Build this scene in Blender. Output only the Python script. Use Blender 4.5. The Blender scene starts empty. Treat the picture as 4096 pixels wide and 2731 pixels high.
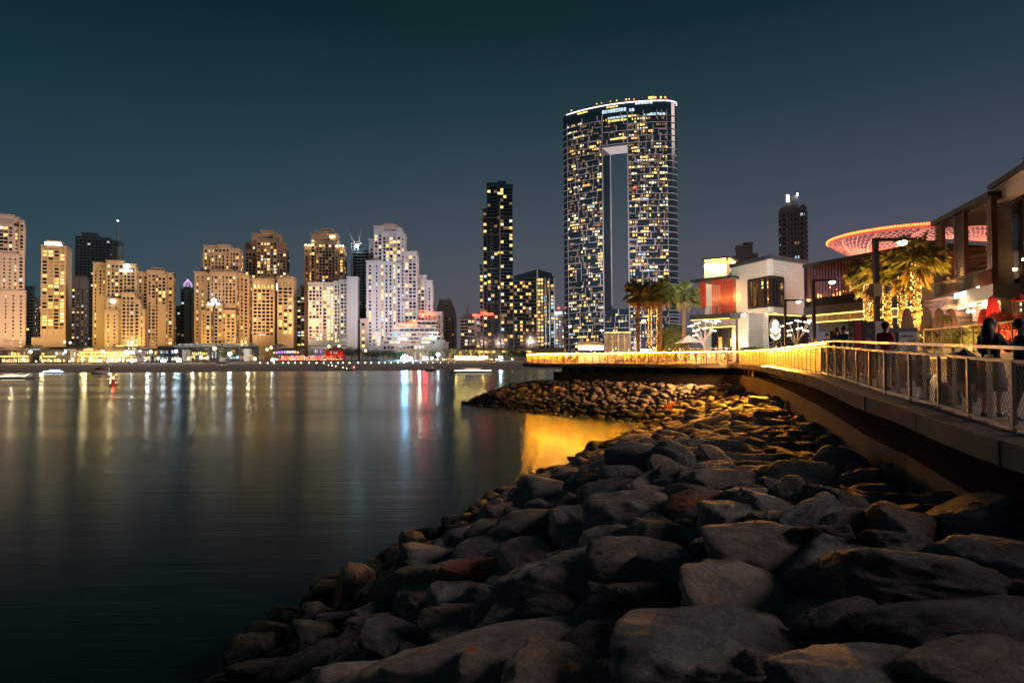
import bpy, math, random
import numpy as np
from mathutils import Vector, Matrix, noise
random.seed(7)
R = math.radians
scene = bpy.context.scene
COL = scene.collection
H0 = 6.3                      # eye height above the water
F = 2731.0                    # focal length in photo pixels
PITCH = math.atan((1432-1365.5)/F); ROLL = R(-0.4)
CAMM = Matrix.Rotation(R(90)+PITCH, 3, 'X') @ Matrix.Rotation(ROLL, 3, 'Z')
EYE = Vector((0, 0, H0))
cd = bpy.data.cameras.new('camera'); cam = bpy.data.objects.new('camera', cd); COL.objects.link(cam)
cam.matrix_world = Matrix.Translation(EYE) @ CAMM.to_4x4()
cd.lens = 36*F/4096; cd.sensor_width = 36; cd.clip_end = 20000; cd.clip_start = .1
scene.camera = cam
def ray(u, v): return CAMM @ Vector(((u-2048)/F, -(v-1365.5)/F, -1))
def at(u, v, Y):
    d = ray(u, v); return EYE + d*(Y/d.y)
def on(u, v, z):
    d = ray(u, v); return EYE + d*((z-H0)/d.z)
def proj(p):
    q = CAMM.transposed() @ (Vector(p)-EYE)
    return (2048+F*q.x/-q.z, 1365.5-F*q.y/-q.z, -q.z)

# ------------------------------------------------------------ materials
MATS = {}
def nt(name):
    m = bpy.data.materials.new(name); m.use_nodes = True
    N = m.node_tree.nodes; L = m.node_tree.links
    b = N['Principled BSDF']
    MATS[name] = m
    return m, N, L, b
def mat(name, col, rough=.6, metal=0, var=.25, scale=1.5, bump=0., bscale=8., spec=.5, coord='Object'):
    m, N, L, b = nt(name)
    tc = N.new('ShaderNodeTexCoord'); nz = N.new('ShaderNodeTexNoise')
    nz.inputs['Scale'].default_value = scale; nz.inputs['Detail'].default_value = 5
    L.new(tc.outputs[coord], nz.inputs['Vector'])
    mr = N.new('ShaderNodeMix'); mr.data_type = 'RGBA'
    c = Vector(col)
    mr.inputs['A'].default_value = (*(c*(1-var)), 1); mr.inputs['B'].default_value = (*[min(1, x) for x in c*(1+var)], 1)
    L.new(nz.outputs['Fac'], mr.inputs['Factor']); L.new(mr.outputs['Result'], b.inputs['Base Color'])
    b.inputs['Roughness'].default_value = rough; b.inputs['Metallic'].default_value = metal
    b.inputs['Specular IOR Level'].default_value = spec
    if bump:
        n2 = N.new('ShaderNodeTexNoise'); n2.inputs['Scale'].default_value = bscale; n2.inputs['Detail'].default_value = 6
        L.new(tc.outputs[coord], n2.inputs['Vector'])
        bp = N.new('ShaderNodeBump'); bp.inputs['Strength'].default_value = bump; bp.inputs['Distance'].default_value = .05
        L.new(n2.outputs['Fac'], bp.inputs['Height']); L.new(bp.outputs['Normal'], b.inputs['Normal'])
    return m
def emit(name, col, s, sample=False, var=0., scale=.4):
    m, N, L, b = nt(name)
    b.inputs['Base Color'].default_value = (*[x*.3 for x in col], 1)
    b.inputs['Emission Color'].default_value = (*col, 1); b.inputs['Emission Strength'].default_value = s
    if var:
        tc = N.new('ShaderNodeTexCoord'); nz = N.new('ShaderNodeTexNoise'); nz.inputs['Scale'].default_value = scale
        geo = N.new('ShaderNodeNewGeometry')
        L.new(geo.outputs['Position'], nz.inputs['Vector'])
        mr = N.new('ShaderNodeMapRange'); mr.inputs['From Min'].default_value = .35; mr.inputs['From Max'].default_value = .65
        mr.inputs['To Min'].default_value = s*(1-var); mr.inputs['To Max'].default_value = s*(1+var)
        L.new(nz.outputs['Fac'], mr.inputs['Value']); L.new(mr.outputs['Result'], b.inputs['Emission Strength'])
    try: m.cycles.emission_sampling = 'FRONT_BACK' if sample else 'NONE'
    except Exception: pass
    return m

# ------------------------------------------------------------ mesh builder
class MB:
    def __init__(s): s.v = []; s.f = []; s.m = []
    def add(s, vs, fs, mi=0):
        o = len(s.v); s.v += [tuple(p) for p in vs]; s.f += [tuple(i+o for i in f) for f in fs]; s.m += [mi]*len(fs)
    def quad(s, a, b, c, d, mi=0): s.add([a, b, c, d], [(0, 1, 2, 3)], mi)
    def box(s, x0, x1, y0, y1, z0, z1, mi=0):
        s.add([(x0,y0,z0),(x1,y0,z0),(x1,y1,z0),(x0,y1,z0),(x0,y0,z1),(x1,y0,z1),(x1,y1,z1),(x0,y1,z1)],
              [(0,3,2,1),(4,5,6,7),(0,1,5,4),(1,2,6,5),(2,3,7,6),(3,0,4,7)], mi)
    def cbox(s, c, sx, sy, sz, rz=0, mi=0):
        M = Matrix.Rotation(rz, 3, 'Z'); c = Vector(c)
        vs = [c+M@Vector((x*sx/2, y*sy/2, z*sz/2)) for z in (-1, 1) for x, y in ((-1,-1),(1,-1),(1,1),(-1,1))]
        s.add(vs, [(0,3,2,1),(4,5,6,7),(0,1,5,4),(1,2,6,5),(2,3,7,6),(3,0,4,7)], mi)
    def prism(s, pts, z0, z1, mi=0):     # plan points counter-clockwise; z0/z1 numbers or lists
        n = len(pts)
        a = [(p[0], p[1], z0[i] if hasattr(z0, '__len__') else z0) for i, p in enumerate(pts)]
        b = [(p[0], p[1], z1[i] if hasattr(z1, '__len__') else z1) for i, p in enumerate(pts)]
        s.add(a+b, [tuple(range(n-1, -1, -1)), tuple(range(n, 2*n))]+[(i, (i+1) % n, n+(i+1) % n, n+i) for i in range(n)], mi)
    def beam(s, a, b, w, h=None, mi=0, up=(0, 0, 1)):
        a = Vector(a); b = Vector(b); h = h or w; t = (b-a)
        if t.length < 1e-6: return
        t.normalize(); up = Vector(up)
        if abs(t.dot(up)) > .98: up = Vector((1, 0, 0))
        x = t.cross(up).normalized()*w/2; y = x.cross(t).normalized()*h/2
        vs = [p+i*x+j*y for p in (a, b) for i, j in ((-1,-1),(1,-1),(1,1),(-1,1))]
        s.add(vs, [(0,1,2,3),(7,6,5,4),(0,4,5,1),(1,5,6,2),(2,6,7,3),(3,7,4,0)], mi)
    def tube(s, pts, r, n=8, mi=0, cap=True):
        pts = [Vector(p) for p in pts]; rs = r if hasattr(r, '__len__') else [r]*len(pts)
        o = len(s.v); prev = None
        for i, p in enumerate(pts):
            t = (pts[min(i+1, len(pts)-1)]-pts[max(i-1, 0)]).normalized()
            if prev is None:
                up = Vector((0, 0, 1)) if abs(t.z) < .95 else Vector((1, 0, 0))
                x = t.cross(up).normalized()
            else: x = (prev-t*prev.dot(t)).normalized()
            prev = x; y = t.cross(x)
            for k in range(n):
                a = 2*math.pi*k/n; s.v.append(tuple(p+rs[i]*(math.cos(a)*x+math.sin(a)*y)))
        for i in range(len(pts)-1):
            for k in range(n):
                a = o+i*n+k; b = o+i*n+(k+1) % n
                s.f.append((a, b, b+n, a+n)); s.m.append(mi)
        if cap:
            s.f.append(tuple(o+k for k in range(n-1, -1, -1))); s.f.append(tuple(o+(len(pts)-1)*n+k for k in range(n))); s.m += [mi, mi]
    def sphere(s, c, r, n=8, m=5, mi=0, sz=1.):
        c = Vector(c); vs = [c+Vector((0, 0, r*sz))]
        for j in range(1, m):
            for k in range(n):
                a = 2*math.pi*k/n; b = math.pi*j/m
                vs.append(c+Vector((r*math.sin(b)*math.cos(a), r*math.sin(b)*math.sin(a), r*sz*math.cos(b))))
        vs.append(c-Vector((0, 0, r*sz))); fs = []
        for k in range(n):
            fs.append((0, 1+k, 1+(k+1) % n)); l = 1+(m-2)*n
            fs.append((len(vs)-1, l+(k+1) % n, l+k))
            for j in range(m-2):
                a = 1+j*n
                fs.append((a+k, a+n+k, a+n+(k+1) % n, a+(k+1) % n))
        s.add(vs, fs, mi)
    def lathe(s, c, prof, n=12, mi=0):
        s.tube([Vector(c)+Vector((0, 0, z)) for r, z in prof], [r for r, z in prof], n, mi)
    def mesh(s, name, mats, smooth=False):
        me = bpy.data.meshes.new(name); me.from_pydata(s.v, [], s.f)
        mats = mats if isinstance(mats, (list, tuple)) else [mats]
        for m in mats: me.materials.append(MATS[m] if isinstance(m, str) else m)
        if len(mats) > 1: me.polygons.foreach_set('material_index', s.m)
        if smooth: me.polygons.foreach_set('use_smooth', [True]*len(me.polygons))
        me.update(); return me
def tag(o, label=None, cat=None, group=None, kind=None):
    for k, v in (('label', label), ('category', cat), ('group', group), ('kind', kind)):
        if v: o[k] = v
    return o
def link(name, data, parent=None, loc=None, rz=None):
    o = bpy.data.objects.new(name, data); COL.objects.link(o)
    if parent: o.parent = parent
    if loc is not None: o.location = loc
    if rz is not None: o.rotation_euler = (0, 0, rz)
    return o
def empty(name, label, cat, loc=(0, 0, 0), rz=0, group=None):
    return tag(link(name, None, None, loc, rz), label, cat, group)
def part(name, mb, mats, parent, smooth=False, kind=None, label=None):
    return tag(link(name, mb.mesh(name, mats, smooth), parent), label=label, kind=kind)
def whole(name, mb, mats, label=None, cat=None, group=None, kind=None, smooth=False, loc=None):
    if loc is not None:
        l = Vector(loc); mb.v = [tuple(Vector(p)-l) for p in mb.v]
    return tag(link(name, mb.mesh(name, mats, smooth), None, loc), label, cat, group, kind)
def copy_tree(o, parent=None):
    c = o.copy(); COL.objects.link(c); c.parent = parent
    for ch in [x for x in o.children]: copy_tree(ch, c)
    return c
def rel(mb, o):
    """world coordinates -> the local frame of an Empty turned about z"""
    M = (Matrix.Translation(o.location) @ Matrix.Rotation(o.rotation_euler.z, 4, 'Z')).inverted()
    mb.v = [tuple(M @ Vector(p)) for p in mb.v]; return mb
def text_mesh(txt, size, depth=.02, name='lettering', align='CENTER'):
    cu = bpy.data.curves.new(name, 'FONT'); cu.body = txt; cu.size = size; cu.extrude = depth; cu.align_x = align; cu.align_y = 'CENTER'
    o = bpy.data.objects.new(name, cu); COL.objects.link(o)
    dg = bpy.context.evaluated_depsgraph_get(); me = bpy.data.meshes.new_from_object(o.evaluated_get(dg))
    bpy.data.objects.remove(o); bpy.data.curves.remove(cu); me.name = name
    return me
def text(txt, size, m, parent, loc, rz=0, depth=.02, name='lettering', tilt=90, align='CENTER'):
    me = text_mesh(txt, size, depth, name, align); me.materials.clear(); me.materials.append(MATS[m])
    o = link(name, me, parent, loc); o.rotation_euler = (R(tilt), 0, rz); return o
def lamp(kind, loc, power, col, radius=.1, aim=None, cone=None, name='lamp', parent=None, size=None, blend=.6, shape=None):
    d = bpy.data.lights.new(name, kind); d.energy = power; d.color = col
    if kind in ('POINT', 'SPOT'): d.shadow_soft_size = radius
    if cone: d.spot_size = R(cone); d.spot_blend = blend
    if size:
        if hasattr(size, '__len__'): d.shape = 'RECTANGLE'; d.size, d.size_y = size
        else: d.size = size
    o = bpy.data.objects.new(name, d); COL.objects.link(o); o.location = loc
    if aim is not None: o.rotation_euler = (Vector(aim)-Vector(loc)).to_track_quat('-Z', 'Y').to_euler()
    if parent:
        o.parent = parent; o.matrix_parent_inverse = Matrix.Identity(4)
    return o

# surface materials
mat('sand_stucco', (.52,.39,.28), .8, var=.08, scale=.05)
mat('gold_stucco', (.56,.43,.28), .8, var=.08, scale=.05)
mat('white_stucco', (.62,.60,.62), .8, var=.07, scale=.05)
mat('rose_stucco', (.56,.44,.38), .8, var=.08, scale=.05)
mat('brown_stucco', (.40,.30,.23), .8, var=.1, scale=.05)
mat('grey_stucco', (.17,.155,.165), .8, var=.12, scale=.05)
mat('teal_cladding', (.07,.12,.145), .35, var=.2, scale=.05)
mat('dark_cladding', (.035,.062,.078), .3, var=.2, scale=.05)
mat('slab_grey', (.20,.21,.22), .7, var=.1)
mat('slab_dim', (.10,.12,.13), .7, var=.1)
mat('frame_white', (.60,.56,.60), .6, var=.05)
mat('fin_white', (.6,.58,.6), .6, var=.05)
mat('dark_glass', (.008,.011,.014), .12, var=.3, scale=.3)
mat('tower_glass', (.020,.045,.062), .1, var=.4, scale=.15)
mat('slim_glass', (.035,.085,.11), .12, var=.4, scale=.15)
emit('lit_warm', (1,.50,.14), 1.8, var=.6)
emit('lit_gold', (1,.63,.18), 1.9, var=.5)
emit('lit_pale', (1,.84,.52), 1.3, var=.5)
emit('lit_cool', (.62,.86,1), .9, var=.5)
emit('lit_dim', (.75,.42,.18), .28, var=.6)
emit('led_white', (1,.9,.98), 3.2, True)
emit('sign_white', (.88,.96,1), 5, True)
emit('sign_red', (1,.05,.02), 16, True)
emit('sign_warm', (1,.8,.4), 4, True)
emit('glow_red', (1,.05,.02), 7, True)
emit('lamp_warm', (1,.62,.22), 30, True)
emit('lamp_pale', (1,.82,.5), 18, True)
emit('lamp_white', (.75,.9,1), 40, True)
emit('flood_cyan', (.22,.66,1), 210, True)
emit('flood_white', (.82,.95,1), 95, True)
emit('flood_gold', (1,.60,.14), 48, True)
emit('strip_gold', (1,.56,.12), 4, True)
emit('led_gold', (1,.40,.025), 60, True); emit('led_far', (1,.30,.008), 1200, True)
emit('fairy_light', (1,.62,.2), 7, False)
emit('rim_red', (1,.03,.01), 7, True)
emit('rim_dot', (1,.30,.05), 3.2, False)
emit('inside_warm', (1,.45,.12), .8, var=.7, scale=.8)
emit('inside_dim', (.9,.32,.12), .16, var=.8, scale=.8)
# ------------------------------------------------------------ towers of the far shore
GZ = 4.5
PANE = {}
def pane(m):
    if m not in PANE:
        b = MB(); b.box(-.5, .5, -.5, .5, -.5, .5); PANE[m] = b.mesh('window', m)
    return PANE[m]
class Tower:
    def __init__(s, name, label, cx, Y, k=.85, wall='sand_stucco', cat='tower', seed=0):
        s.rnd = random.Random(seed or int(cx)); s.wall = wall
        c = at(cx, 1400, Y); X = c.x
        t = Vector((1, -X/Y*k, 0)).normalized(); s.t = t; s.n = Vector((t.y, -t.x, 0)); s.C = Vector((c.x, c.y, GZ)); s.Y = Y
        s.o = empty(name, label, cat, s.C, math.atan2(t.y, t.x))
        s.w = MB(); s.trim = MB(); s.win = []; s.ledge = MB()
    def loc(s, u, v, q=0):                          # pixel -> (s, z) on the facade plane q metres forward
        d = ray(u, v); P = s.C+s.n*q
        k = (P-EYE).dot(s.n)/d.dot(s.n); p = EYE+d*k
        return (p-s.C).dot(s.t), p.z-GZ
    def block(s, x0, x1, yt, q=0, th=28, style='jbr', yb=1392, cap=True, lit=None, side=True, **kw):
        vr = (yt+1440)/2
        s0 = s.loc(x0, vr, q)[0]; s1 = s.loc(x1, vr, q)[0]; z1 = s.loc((x0+x1)/2, yt, q)[1]
        zb = max(3, s.loc((x0+x1)/2, yb, q)[1])
        st = dict(STYLES[style]); st.update(kw)
        if lit is not None: st['lit'] = lit
        rec = st.get('recess', 0)
        s.w.box(s0, s1, -q+rec, -q+th, zb if style == 'plain' and yb != 1392 else 0, z1-(.3 if rec else 0))
        if cap:
            s.ledge.box(s0-.7, s1+.7, -q-.7, -q+th+.7, z1, z1+1.0)
            if st.get('band'):
                for zz in np.arange(z1-9, zb, -st['band']): s.ledge.box(s0-.35, s1+.35, -q-.35, -q+2, zz, zz+.5)
        s.grid(s0, s1, zb, z1, -q, st, 'front')
        if side and st['sp']:
            X = (s.C+s.t*s1).x
            # the flank turned towards the viewer
            e = s.C+s.t*s1-EYE; 
            if e.dot(s.t) < 0: s.grid(-q+th*0, -q+th, zb, z1, s1, st, 'right')
            f = s.C+s.t*s0-EYE
            if f.dot(s.t) > 0: s.grid(-q, -q+th, zb, z1, s0, st, 'left')
        return s0, s1, z1
    def grid(s, a, b, zb, z1, pos, st, face):
        if not st['sp']: return
        rec = st.get('recess', 0); n = max(1, round((b-a-.8)/st['sp'])); sp = (b-a-.8)/n; nf = int((z1-zb-st['top'])/st['fl']); rn = s.rnd
        skip = st.get('skip', 0)
        for i in range(n):
            c = a+.4+(i+.5)*sp
            wk = rn.random()
            w = st['w']*(1 if st.get('even') else (.75 if wk < .4 else 1.15))
            if skip and rn.random() < skip: continue
            colit = st['lit']*rn.choice((.4, .8, 1, 1.6))
            for j in range(nf):
                z = z1-st['top']-(j+.5)*st['fl']
                r = rn.random()
                if r < colit: m = rn.choices(st['cols'], st.get('cw'))[0]
                elif r < colit*1.8: m = 'lit_dim'
                else: m = 'dark_glass'
                s.win.append((face, c, z, pos, w, st['h'], m, rec))
        pil = st.get('pil')
        if pil:
            for i in range(0, n+1):
                if pil > 1 and i % pil: continue
                c = a+.4+i*sp; pw = st.get('pw', .5); d = st.get('pd', .5)
                bb = s.w if not st.get('trimmat') else s.trim
                if face == 'front': bb.box(c-pw/2, c+pw/2, pos-(0 if rec else d), pos+rec, zb-2, z1-st.get('ptop', 1.5))
                elif face == 'right': bb.box(pos-rec, pos+(0 if rec else d), c-pw/2, c+pw/2, zb-2, z1-st.get('ptop', 1.5))
                else: bb.box(pos-(0 if rec else d), pos+rec, c-pw/2, c+pw/2, zb-2, z1-st.get('ptop', 1.5))
        sl = st.get('slab')
        if sl:
            for j in range(nf+1):
                z = z1-st['top']-j*st['fl']; d = st.get('sd', .8); bb = s.trim if st.get('trimmat') else s.w
                if face == 'front': bb.box(a-(d if not rec else 0), b+(d if not rec else 0), pos-(d if not rec else -.05), pos+rec, z-sl/2, z+sl/2)
                elif face == 'right': bb.box(pos-rec, pos+(d if not rec else -.05), a+.1, b, z-sl/2, z+sl/2)
                else: bb.box(pos-(d if not rec else -.05), pos+rec, a+.1, b, z-sl/2, z+sl/2)
    def finish(s, trim='slab_grey', glow=None):
        part('wall', s.w, s.wall, s.o)
        for k in range(0, len(s.ledge.v), 8):
            b = MB(); b.v = s.ledge.v[k:k+8]; b.f = [(0,3,2,1),(4,5,6,7),(0,1,5,4),(1,2,6,5),(2,3,7,6),(3,0,4,7)]; b.m = [0]*6; part('cornice', b, s.wall, s.o)
        if s.trim.v: part('floor_slab', s.trim, trim, s.o)
        wins = s.win; s.rnd.shuffle(wins); wins.sort(key=lambda w: (w[0] != 'front', w[6] == 'dark_glass', -w[4]*w[5]))
        names = sorted({w[6] for w in wins}); rest = MB()
        for k, (face, c, z, pos, w, h, m, rec) in enumerate(wins):
            off = rec-.06 if rec else -.06
            if face == 'front': ctr = (c, pos+off, z); sc = (w, .24, h)
            elif face == 'right': ctr = (pos-off, c, z); sc = (.24, w, h)
            else: ctr = (pos+off, c, z); sc = (.24, w, h)
            if k < 100:
                o = link('window', pane(m), s.o, ctr); o.scale = sc
            else:
                x, y, zz = ctr; a, b, e = sc
                rest.box(x-a/2, x+a/2, y-b/2, y+b/2, zz-e/2, zz+e/2, names.index(m))
        if rest.v: part('windows', rest, names, s.o, kind='stuff')
        return s.o
    def flood(s, P, col, dist=150, z=26, up=75, off=0, cone=62):
        P *= .30*(1 if dist > 100 else .7); col = (col[0], col[1]**1.25, col[2]**1.35)
        p = s.C+s.n*dist+s.t*off; p.z = z
        a = s.C+s.t*off*.5; a.z = up
        lamp('SPOT', p, P, col, 3, a, cone, 'facade_floodlight', blend=.9)
        if dist > 100 and P > 1.4e5:
            for e in (-1, 1):
                p = s.C+s.n*34+s.t*(off+e*s.rnd.uniform(8, 16)); p.z = 22; a = s.C+s.t*(off+e*s.rnd.uniform(6, 20)); a.z = 42; lamp('SPOT', p, P*.055, (1, col[1]*.92, col[2]*.55), 1.5, a, 88, 'facade_floodlight', blend=1)
WG = ['lit_warm', 'lit_gold', 'lit_pale', 'lit_cool']
STYLES = {
 'jbr': dict(sp=3.8, fl=3.65, w=2.15, h=2.3, top=3.4, lit=.13, cols=WG, cw=(3, 3, 3, 1), pil=2, pw=.8, pd=.7, band=34, ptop=3),
 'small': dict(sp=4.6, fl=3.65, w=1.3, h=1.6, top=3.2, lit=.12, cols=WG, cw=(2, 3, 3, 2), pil=2, pw=.6, pd=.4, band=38),
 'hotel': dict(sp=4.3, fl=3.65, w=3.1, h=2.3, top=3.0, lit=.22, cols=WG, cw=(5, 4, 2, 0), recess=1.5, pil=1, pw=1.0, slab=1.15, ptop=-.1, even=1),
 'dark': dict(sp=4.2, fl=3.9, w=3.0, h=2.0, top=3.0, lit=.03, cols=WG, cw=(1, 1, 2, 4), slab=.45, sd=.7, even=1, trimmat=1, pil=0),
 'grey': dict(sp=4.0, fl=3.7, w=1.9, h=1.9, top=6, lit=.14, cols=WG, cw=(1, 1, 2, 4), slab=.35, sd=.4, pil=2, pw=.6, pd=.4),
 'balc': dict(sp=4.4, fl=3.6, w=3.0, h=2.0, top=2.5, lit=.1, cols=WG, cw=(2, 2, 2, 1), slab=.9, sd=1.3, even=1, trimmat=1, pil=0),
 'plain': dict(sp=0, lit=0, top=2, fl=4),
}
def build_city():
    # 1 leftmost peach tower
    T = Tower('apartment_tower', 'pale peach stepped tower cut off by the left edge, tallest at that end', 20, 700, .9, 'rose_stucco')
    T.block(-90, 52, 857, -4, 26, 'plain', cap=True); T.block(52, 74, 872, -5, 20, 'plain')
    T.block(-90, 52, 888, 1, 30, 'jbr', yb=1010, w=3.2, h=2.4); T.block(74, 94, 884, 1, 30, 'jbr', yb=1010, w=3.4, h=2.4)
    T.block(52, 75, 905, 0, 28, 'small', cap=False); T.block(72, 93, 1000, 1.6, 28, 'jbr', w=3.4, h=2.3, cap=False, yb=1160)
    T.block(-90, 73, 1014, 4, 30, 'small', yb=1160); T.block(-90, 100, 1163, 7, 34, 'small', w=1.3, h=1.9, sp=6.4)
    T.flood(1.15e6, (1,.68,.48)); T.finish()
    # dark narrow ones behind
    T = Tower('apartment_tower', 'dark slim balcony tower between the peach tower and the hotel with the lit roof sign', 115, 790, .8, 'dark_cladding')
    T.block(95, 131, 1148, 2, 20, 'plain'); T.block(98, 138, 1190, 5, 26, 'balc', lit=.1); T.finish('slab_dim')
    T = Tower('apartment_tower', 'small dim grey block showing low behind the slim dark tower at far left', 150, 850, .8, 'grey_stucco')
    T.block(136, 170, 1205, 0, 24, 'grey'); T.finish()
    # hotel with the sign
    T = Tower('hotel_tower', 'straight cream hotel tower with five columns of deep windows and a white roof sign', 215, 720, .62, 'gold_stucco')
    T.block(163, 262, 985, 0, 31, 'hotel', yb=1330, lit=.3, sp=5.2, w=3.9, top=4); s0, s1, z = T.block(184, 240, 966, 1.2, 14, 'plain', yb=990)
    T.w.box(T.loc(262, 1350, 0)[0]-30, T.loc(262, 1350, 0)[0]+.5, -1.2, 20, 0, T.loc(262, 1350, 0)[1])
    T.flood(1.25e6, (1,.70,.36)); T.finish()
    text('SOFITEL', 4.6, 'sign_white', T.o, ((s0+s1)/2, -1.8, z-2.6), depth=.2)
    # big dark glass tower
    T = Tower('office_tower', 'wide dark blue glass tower with thin pale floor lines, tallest dark block at left', 375, 900, .75, 'dark_cladding')
    T.block(298, 440, 950, 0, 34, 'dark', lit=.02); T.block(325, 386, 934, -4, 24, 'plain'); T.block(428, 452, 962, -6, 30, 'dark', lit=.01); T.finish('slab_dim')
    T = Tower('apartment_tower', 'dull brown grey tower standing in front of the wide dark glass tower', 312, 800, .7, 'grey_stucco')
    T.block(282, 340, 1107, 0, 24, 'grey', top=14); T.flood(1e5, (1,.7,.6)); T.finish()
    # round spire tower
    p = at(470, 1100, 950); o = empty('spire_tower', 'round dark tower with a tall mast behind the lit cream towers', 'tower', (p.x, p.y, GZ))
    m = MB(); sc = 950/F; zt = at(470, 985, 950).z-GZ; r = 20*sc
    m.lathe((0, 0, 0), [(r, 0), (r, zt-22), (r*1.02, zt-4), (r, zt-3.5), (r*.98, zt)], 20); part('wall', m, 'teal_cladding', o)
    m = MB(); m.lathe((0, 0, 0), [(r*1.08, zt), (r*1.1, zt+3.5), (r*.9, zt+6), (r*.3, zt+7.5)], 20); part('crown', m, 'dark_cladding', o)
    m = MB(); zm = at(470, 884, 950).z-GZ; m.tube([(0, 0, zt+6), (0, 0, zm-18), (0, 0, zm)], [1.4, 1.1, .25], 6); part('mast', m, 'slab_grey', o)
    m = MB()
    for k in range(26):
        a = math.pi+math.pi*k/26
        if random.random() < .7: m.cbox((math.cos(a)*(r+.3), math.sin(a)*(r+.3), zt-24), 2.2, 2.2, 1.2, a)
    part('window_band', m, 'lit_pale', o)
    m = MB(); m.sphere((0, 0, zm+.5), 1.0, 6, 4); part('beacon', m, 'lamp_white', o); m = MB(); m.sphere((7, -r-1, zt-45), 2.0, 6, 4); part('warning_light', m, 'glow_red', o)
    # lit stepped cluster
    T = Tower('apartment_tower', 'cream stepped tower with white roof signs and golden light at its left foot', 470, 700, .75, 'gold_stucco')
    T.block(371, 426, 1053, -6, 26, 'jbr', w=1.3); T.block(424, 493, 1045, 0, 28, 'jbr', yb=1190); T.block(488, 541, 1058, -1.3, 28, 'jbr', yb=1170)
    T.block(392, 424, 1066, -4.6, 20, 'jbr', w=1.3, yb=1180, cap=False)
    T.block(418, 472, 1243, 12, 30, 'small'); T.block(425, 500, 1196, 9, 30, 'small', yb=1240); s0, s1, z = T.block(486, 537, 1173, 13.4, 30, 'jbr'); T.block(535, 560, 1201, 10, 26, 'jbr'); T.block(556, 577, 1238, 7, 24, 'small')
    T.flood(1.05e6, (1,.72,.40)); T.flood(2.2e5, (1,.62,.12), 60, 22, 35, -18, 80)
    a, z = T.loc(508, 1066, 1); m = MB(); m.lathe((0, 0, 0), [(2.6, -.3), (2.6, .3)], 12); mm = part('sign', m, 'sign_white', T.o); mm.location = (a, -2.6, z); mm.rotation_euler = (R(90), 0, 0)
    a, z = T.loc(505, 1083, 1); m = MB(); m.box(a-6, a+6, -3.4, -2.9, z-.8, z+.8); part('sign', m, 'sign_white', T.o)
    a, z = T.loc(452, 1205, 10); m = MB(); m.box(a-2, a+2, -9.9-1, -10.2, z-1.5, z+1.5); part('sign', m, 'sign_white', T.o); T.finish()
    T = Tower('apartment_tower', 'plain tan tower right of the twin-signed cream tower, evenly dotted with windows', 622, 725, .75, 'sand_stucco')
    T.block(549, 592, 1090, -3, 28, 'jbr'); T.block(588, 655, 1085, 0, 30, 'jbr'); T.block(606, 648, 1075, -6, 18, 'plain'); T.block(630, 664, 1096, 1.8, 30, 'jbr', yb=1230, cap=False); T.block(652, 692, 1094, -2, 28, 'jbr')
    T.flood(5.4e5, (1,.62,.34)); T.flood(1.6e5, (1,.6,.25), 60, 20, 30, 0, 80); T.finish()
    # dim group with the purple dome
    T = Tower('apartment_tower', 'dim grey low tower between the tan tower and the one with the purple dome', 706, 850, .7, 'grey_stucco'); T.block(692, 722, 1226, 0, 24, 'grey', top=3); T.finish()
    T = Tower('apartment_tower', 'dark teal tower topped by a small glowing purple lattice dome', 750, 830, .6, 'teal_cladding')
    T.block(722, 768, 1158, 0, 24, 'dark', lit=.06); a, b, z = T.block(735, 760, 1150, 1, 10, 'plain'); T.block(764, 776, 1165, 1.5, 18, 'plain')
    emit('purple_glow', (.75,.5,1), 1.1); m = MB(); c = (a+b)/2
    for k in range(8):
        an = math.pi*k/4; m.tube([(c+math.cos(an)*r, 4+math.sin(an)*r, z+1+h) for r, h in ((4.6, 0), (5, 2.5), (3.6, 5.5), (1.4, 8), (.1, 10))], .28, 4)
    part('dome', m, 'purple_glow', T.o); T.finish('slab_dim')
    # twin-height cream cluster
    T = Tower('apartment_tower', 'large cream tower cluster with a bright lower front block and a white disc sign', 885, 720, .55, 'sand_stucco')
    T.block(808, 824, 1016, -12, 24, 'jbr', w=1.3, yb=1090); T.block(813, 876, 985, -9, 24, 'jbr', w=1.4, yb=1090); T.block(872, 918, 982, -7, 24, 'jbr', yb=1084); T.block(915, 956, 997, -10, 24, 'jbr', yb=1084); T.block(842, 900, 1006, -5.5, 24, 'jbr', w=1.2, cap=False, yb=1090)
    T.block(777, 822, 1090, -2, 28, 'small'); T.block(820, 846, 1095, -1, 28, 'jbr', w=1.3); T.block(944, 976, 1098, 0, 28, 'jbr', w=1.3); T.block(972, 995, 1101, 3, 30, 'jbr')
    T.block(840, 945, 1090, 6, 28, 'jbr', yb=1215, w=1.5, lit=.2); T.block(853, 925, 1084, 4, 20, 'plain')
    T.block(804, 862, 1243, 13, 28, 'small'); T.block(822, 890, 1219, 15, 28, 'jbr'); T.block(886, 942, 1243, 14, 28, 'jbr')
    T.flood(9.5e5, (1,.70,.40)); T.flood(3.0e5, (1,.66,.22), 55, 20, 40, 0, 84)
    a, z = T.loc(856, 1206, 16); m = MB(); m.lathe((0, 0, 0), [(2.8, -.3), (2.8, .3)], 12); mm = part('sign', m, 'sign_white', T.o); mm.location = (a, -16.5, z+.6); mm.rotation_euler = (R(90), 0, 0)
    a, z = T.loc(855, 1216, 16); m = MB(); m.box(a-6, a+6, -16.9, -16.3, z-.8, z+.7); part('sign', m, 'sign_white', T.o); T.finish()
    # tower crane mast in front of it
    p = at(851, 1300, 670); o = empty('construction_hoist', 'thin dark lattice hoist standing against the bright cream block, lamp on top', 'hoist', (p.x, p.y, GZ)); m = MB(); zt = at(851, 1245, 670).z-GZ
    for dx in (-.9, .9):
        for dy in (-.9, .9): m.beam((dx, dy, 0), (dx, dy, zt), .35)
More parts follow.
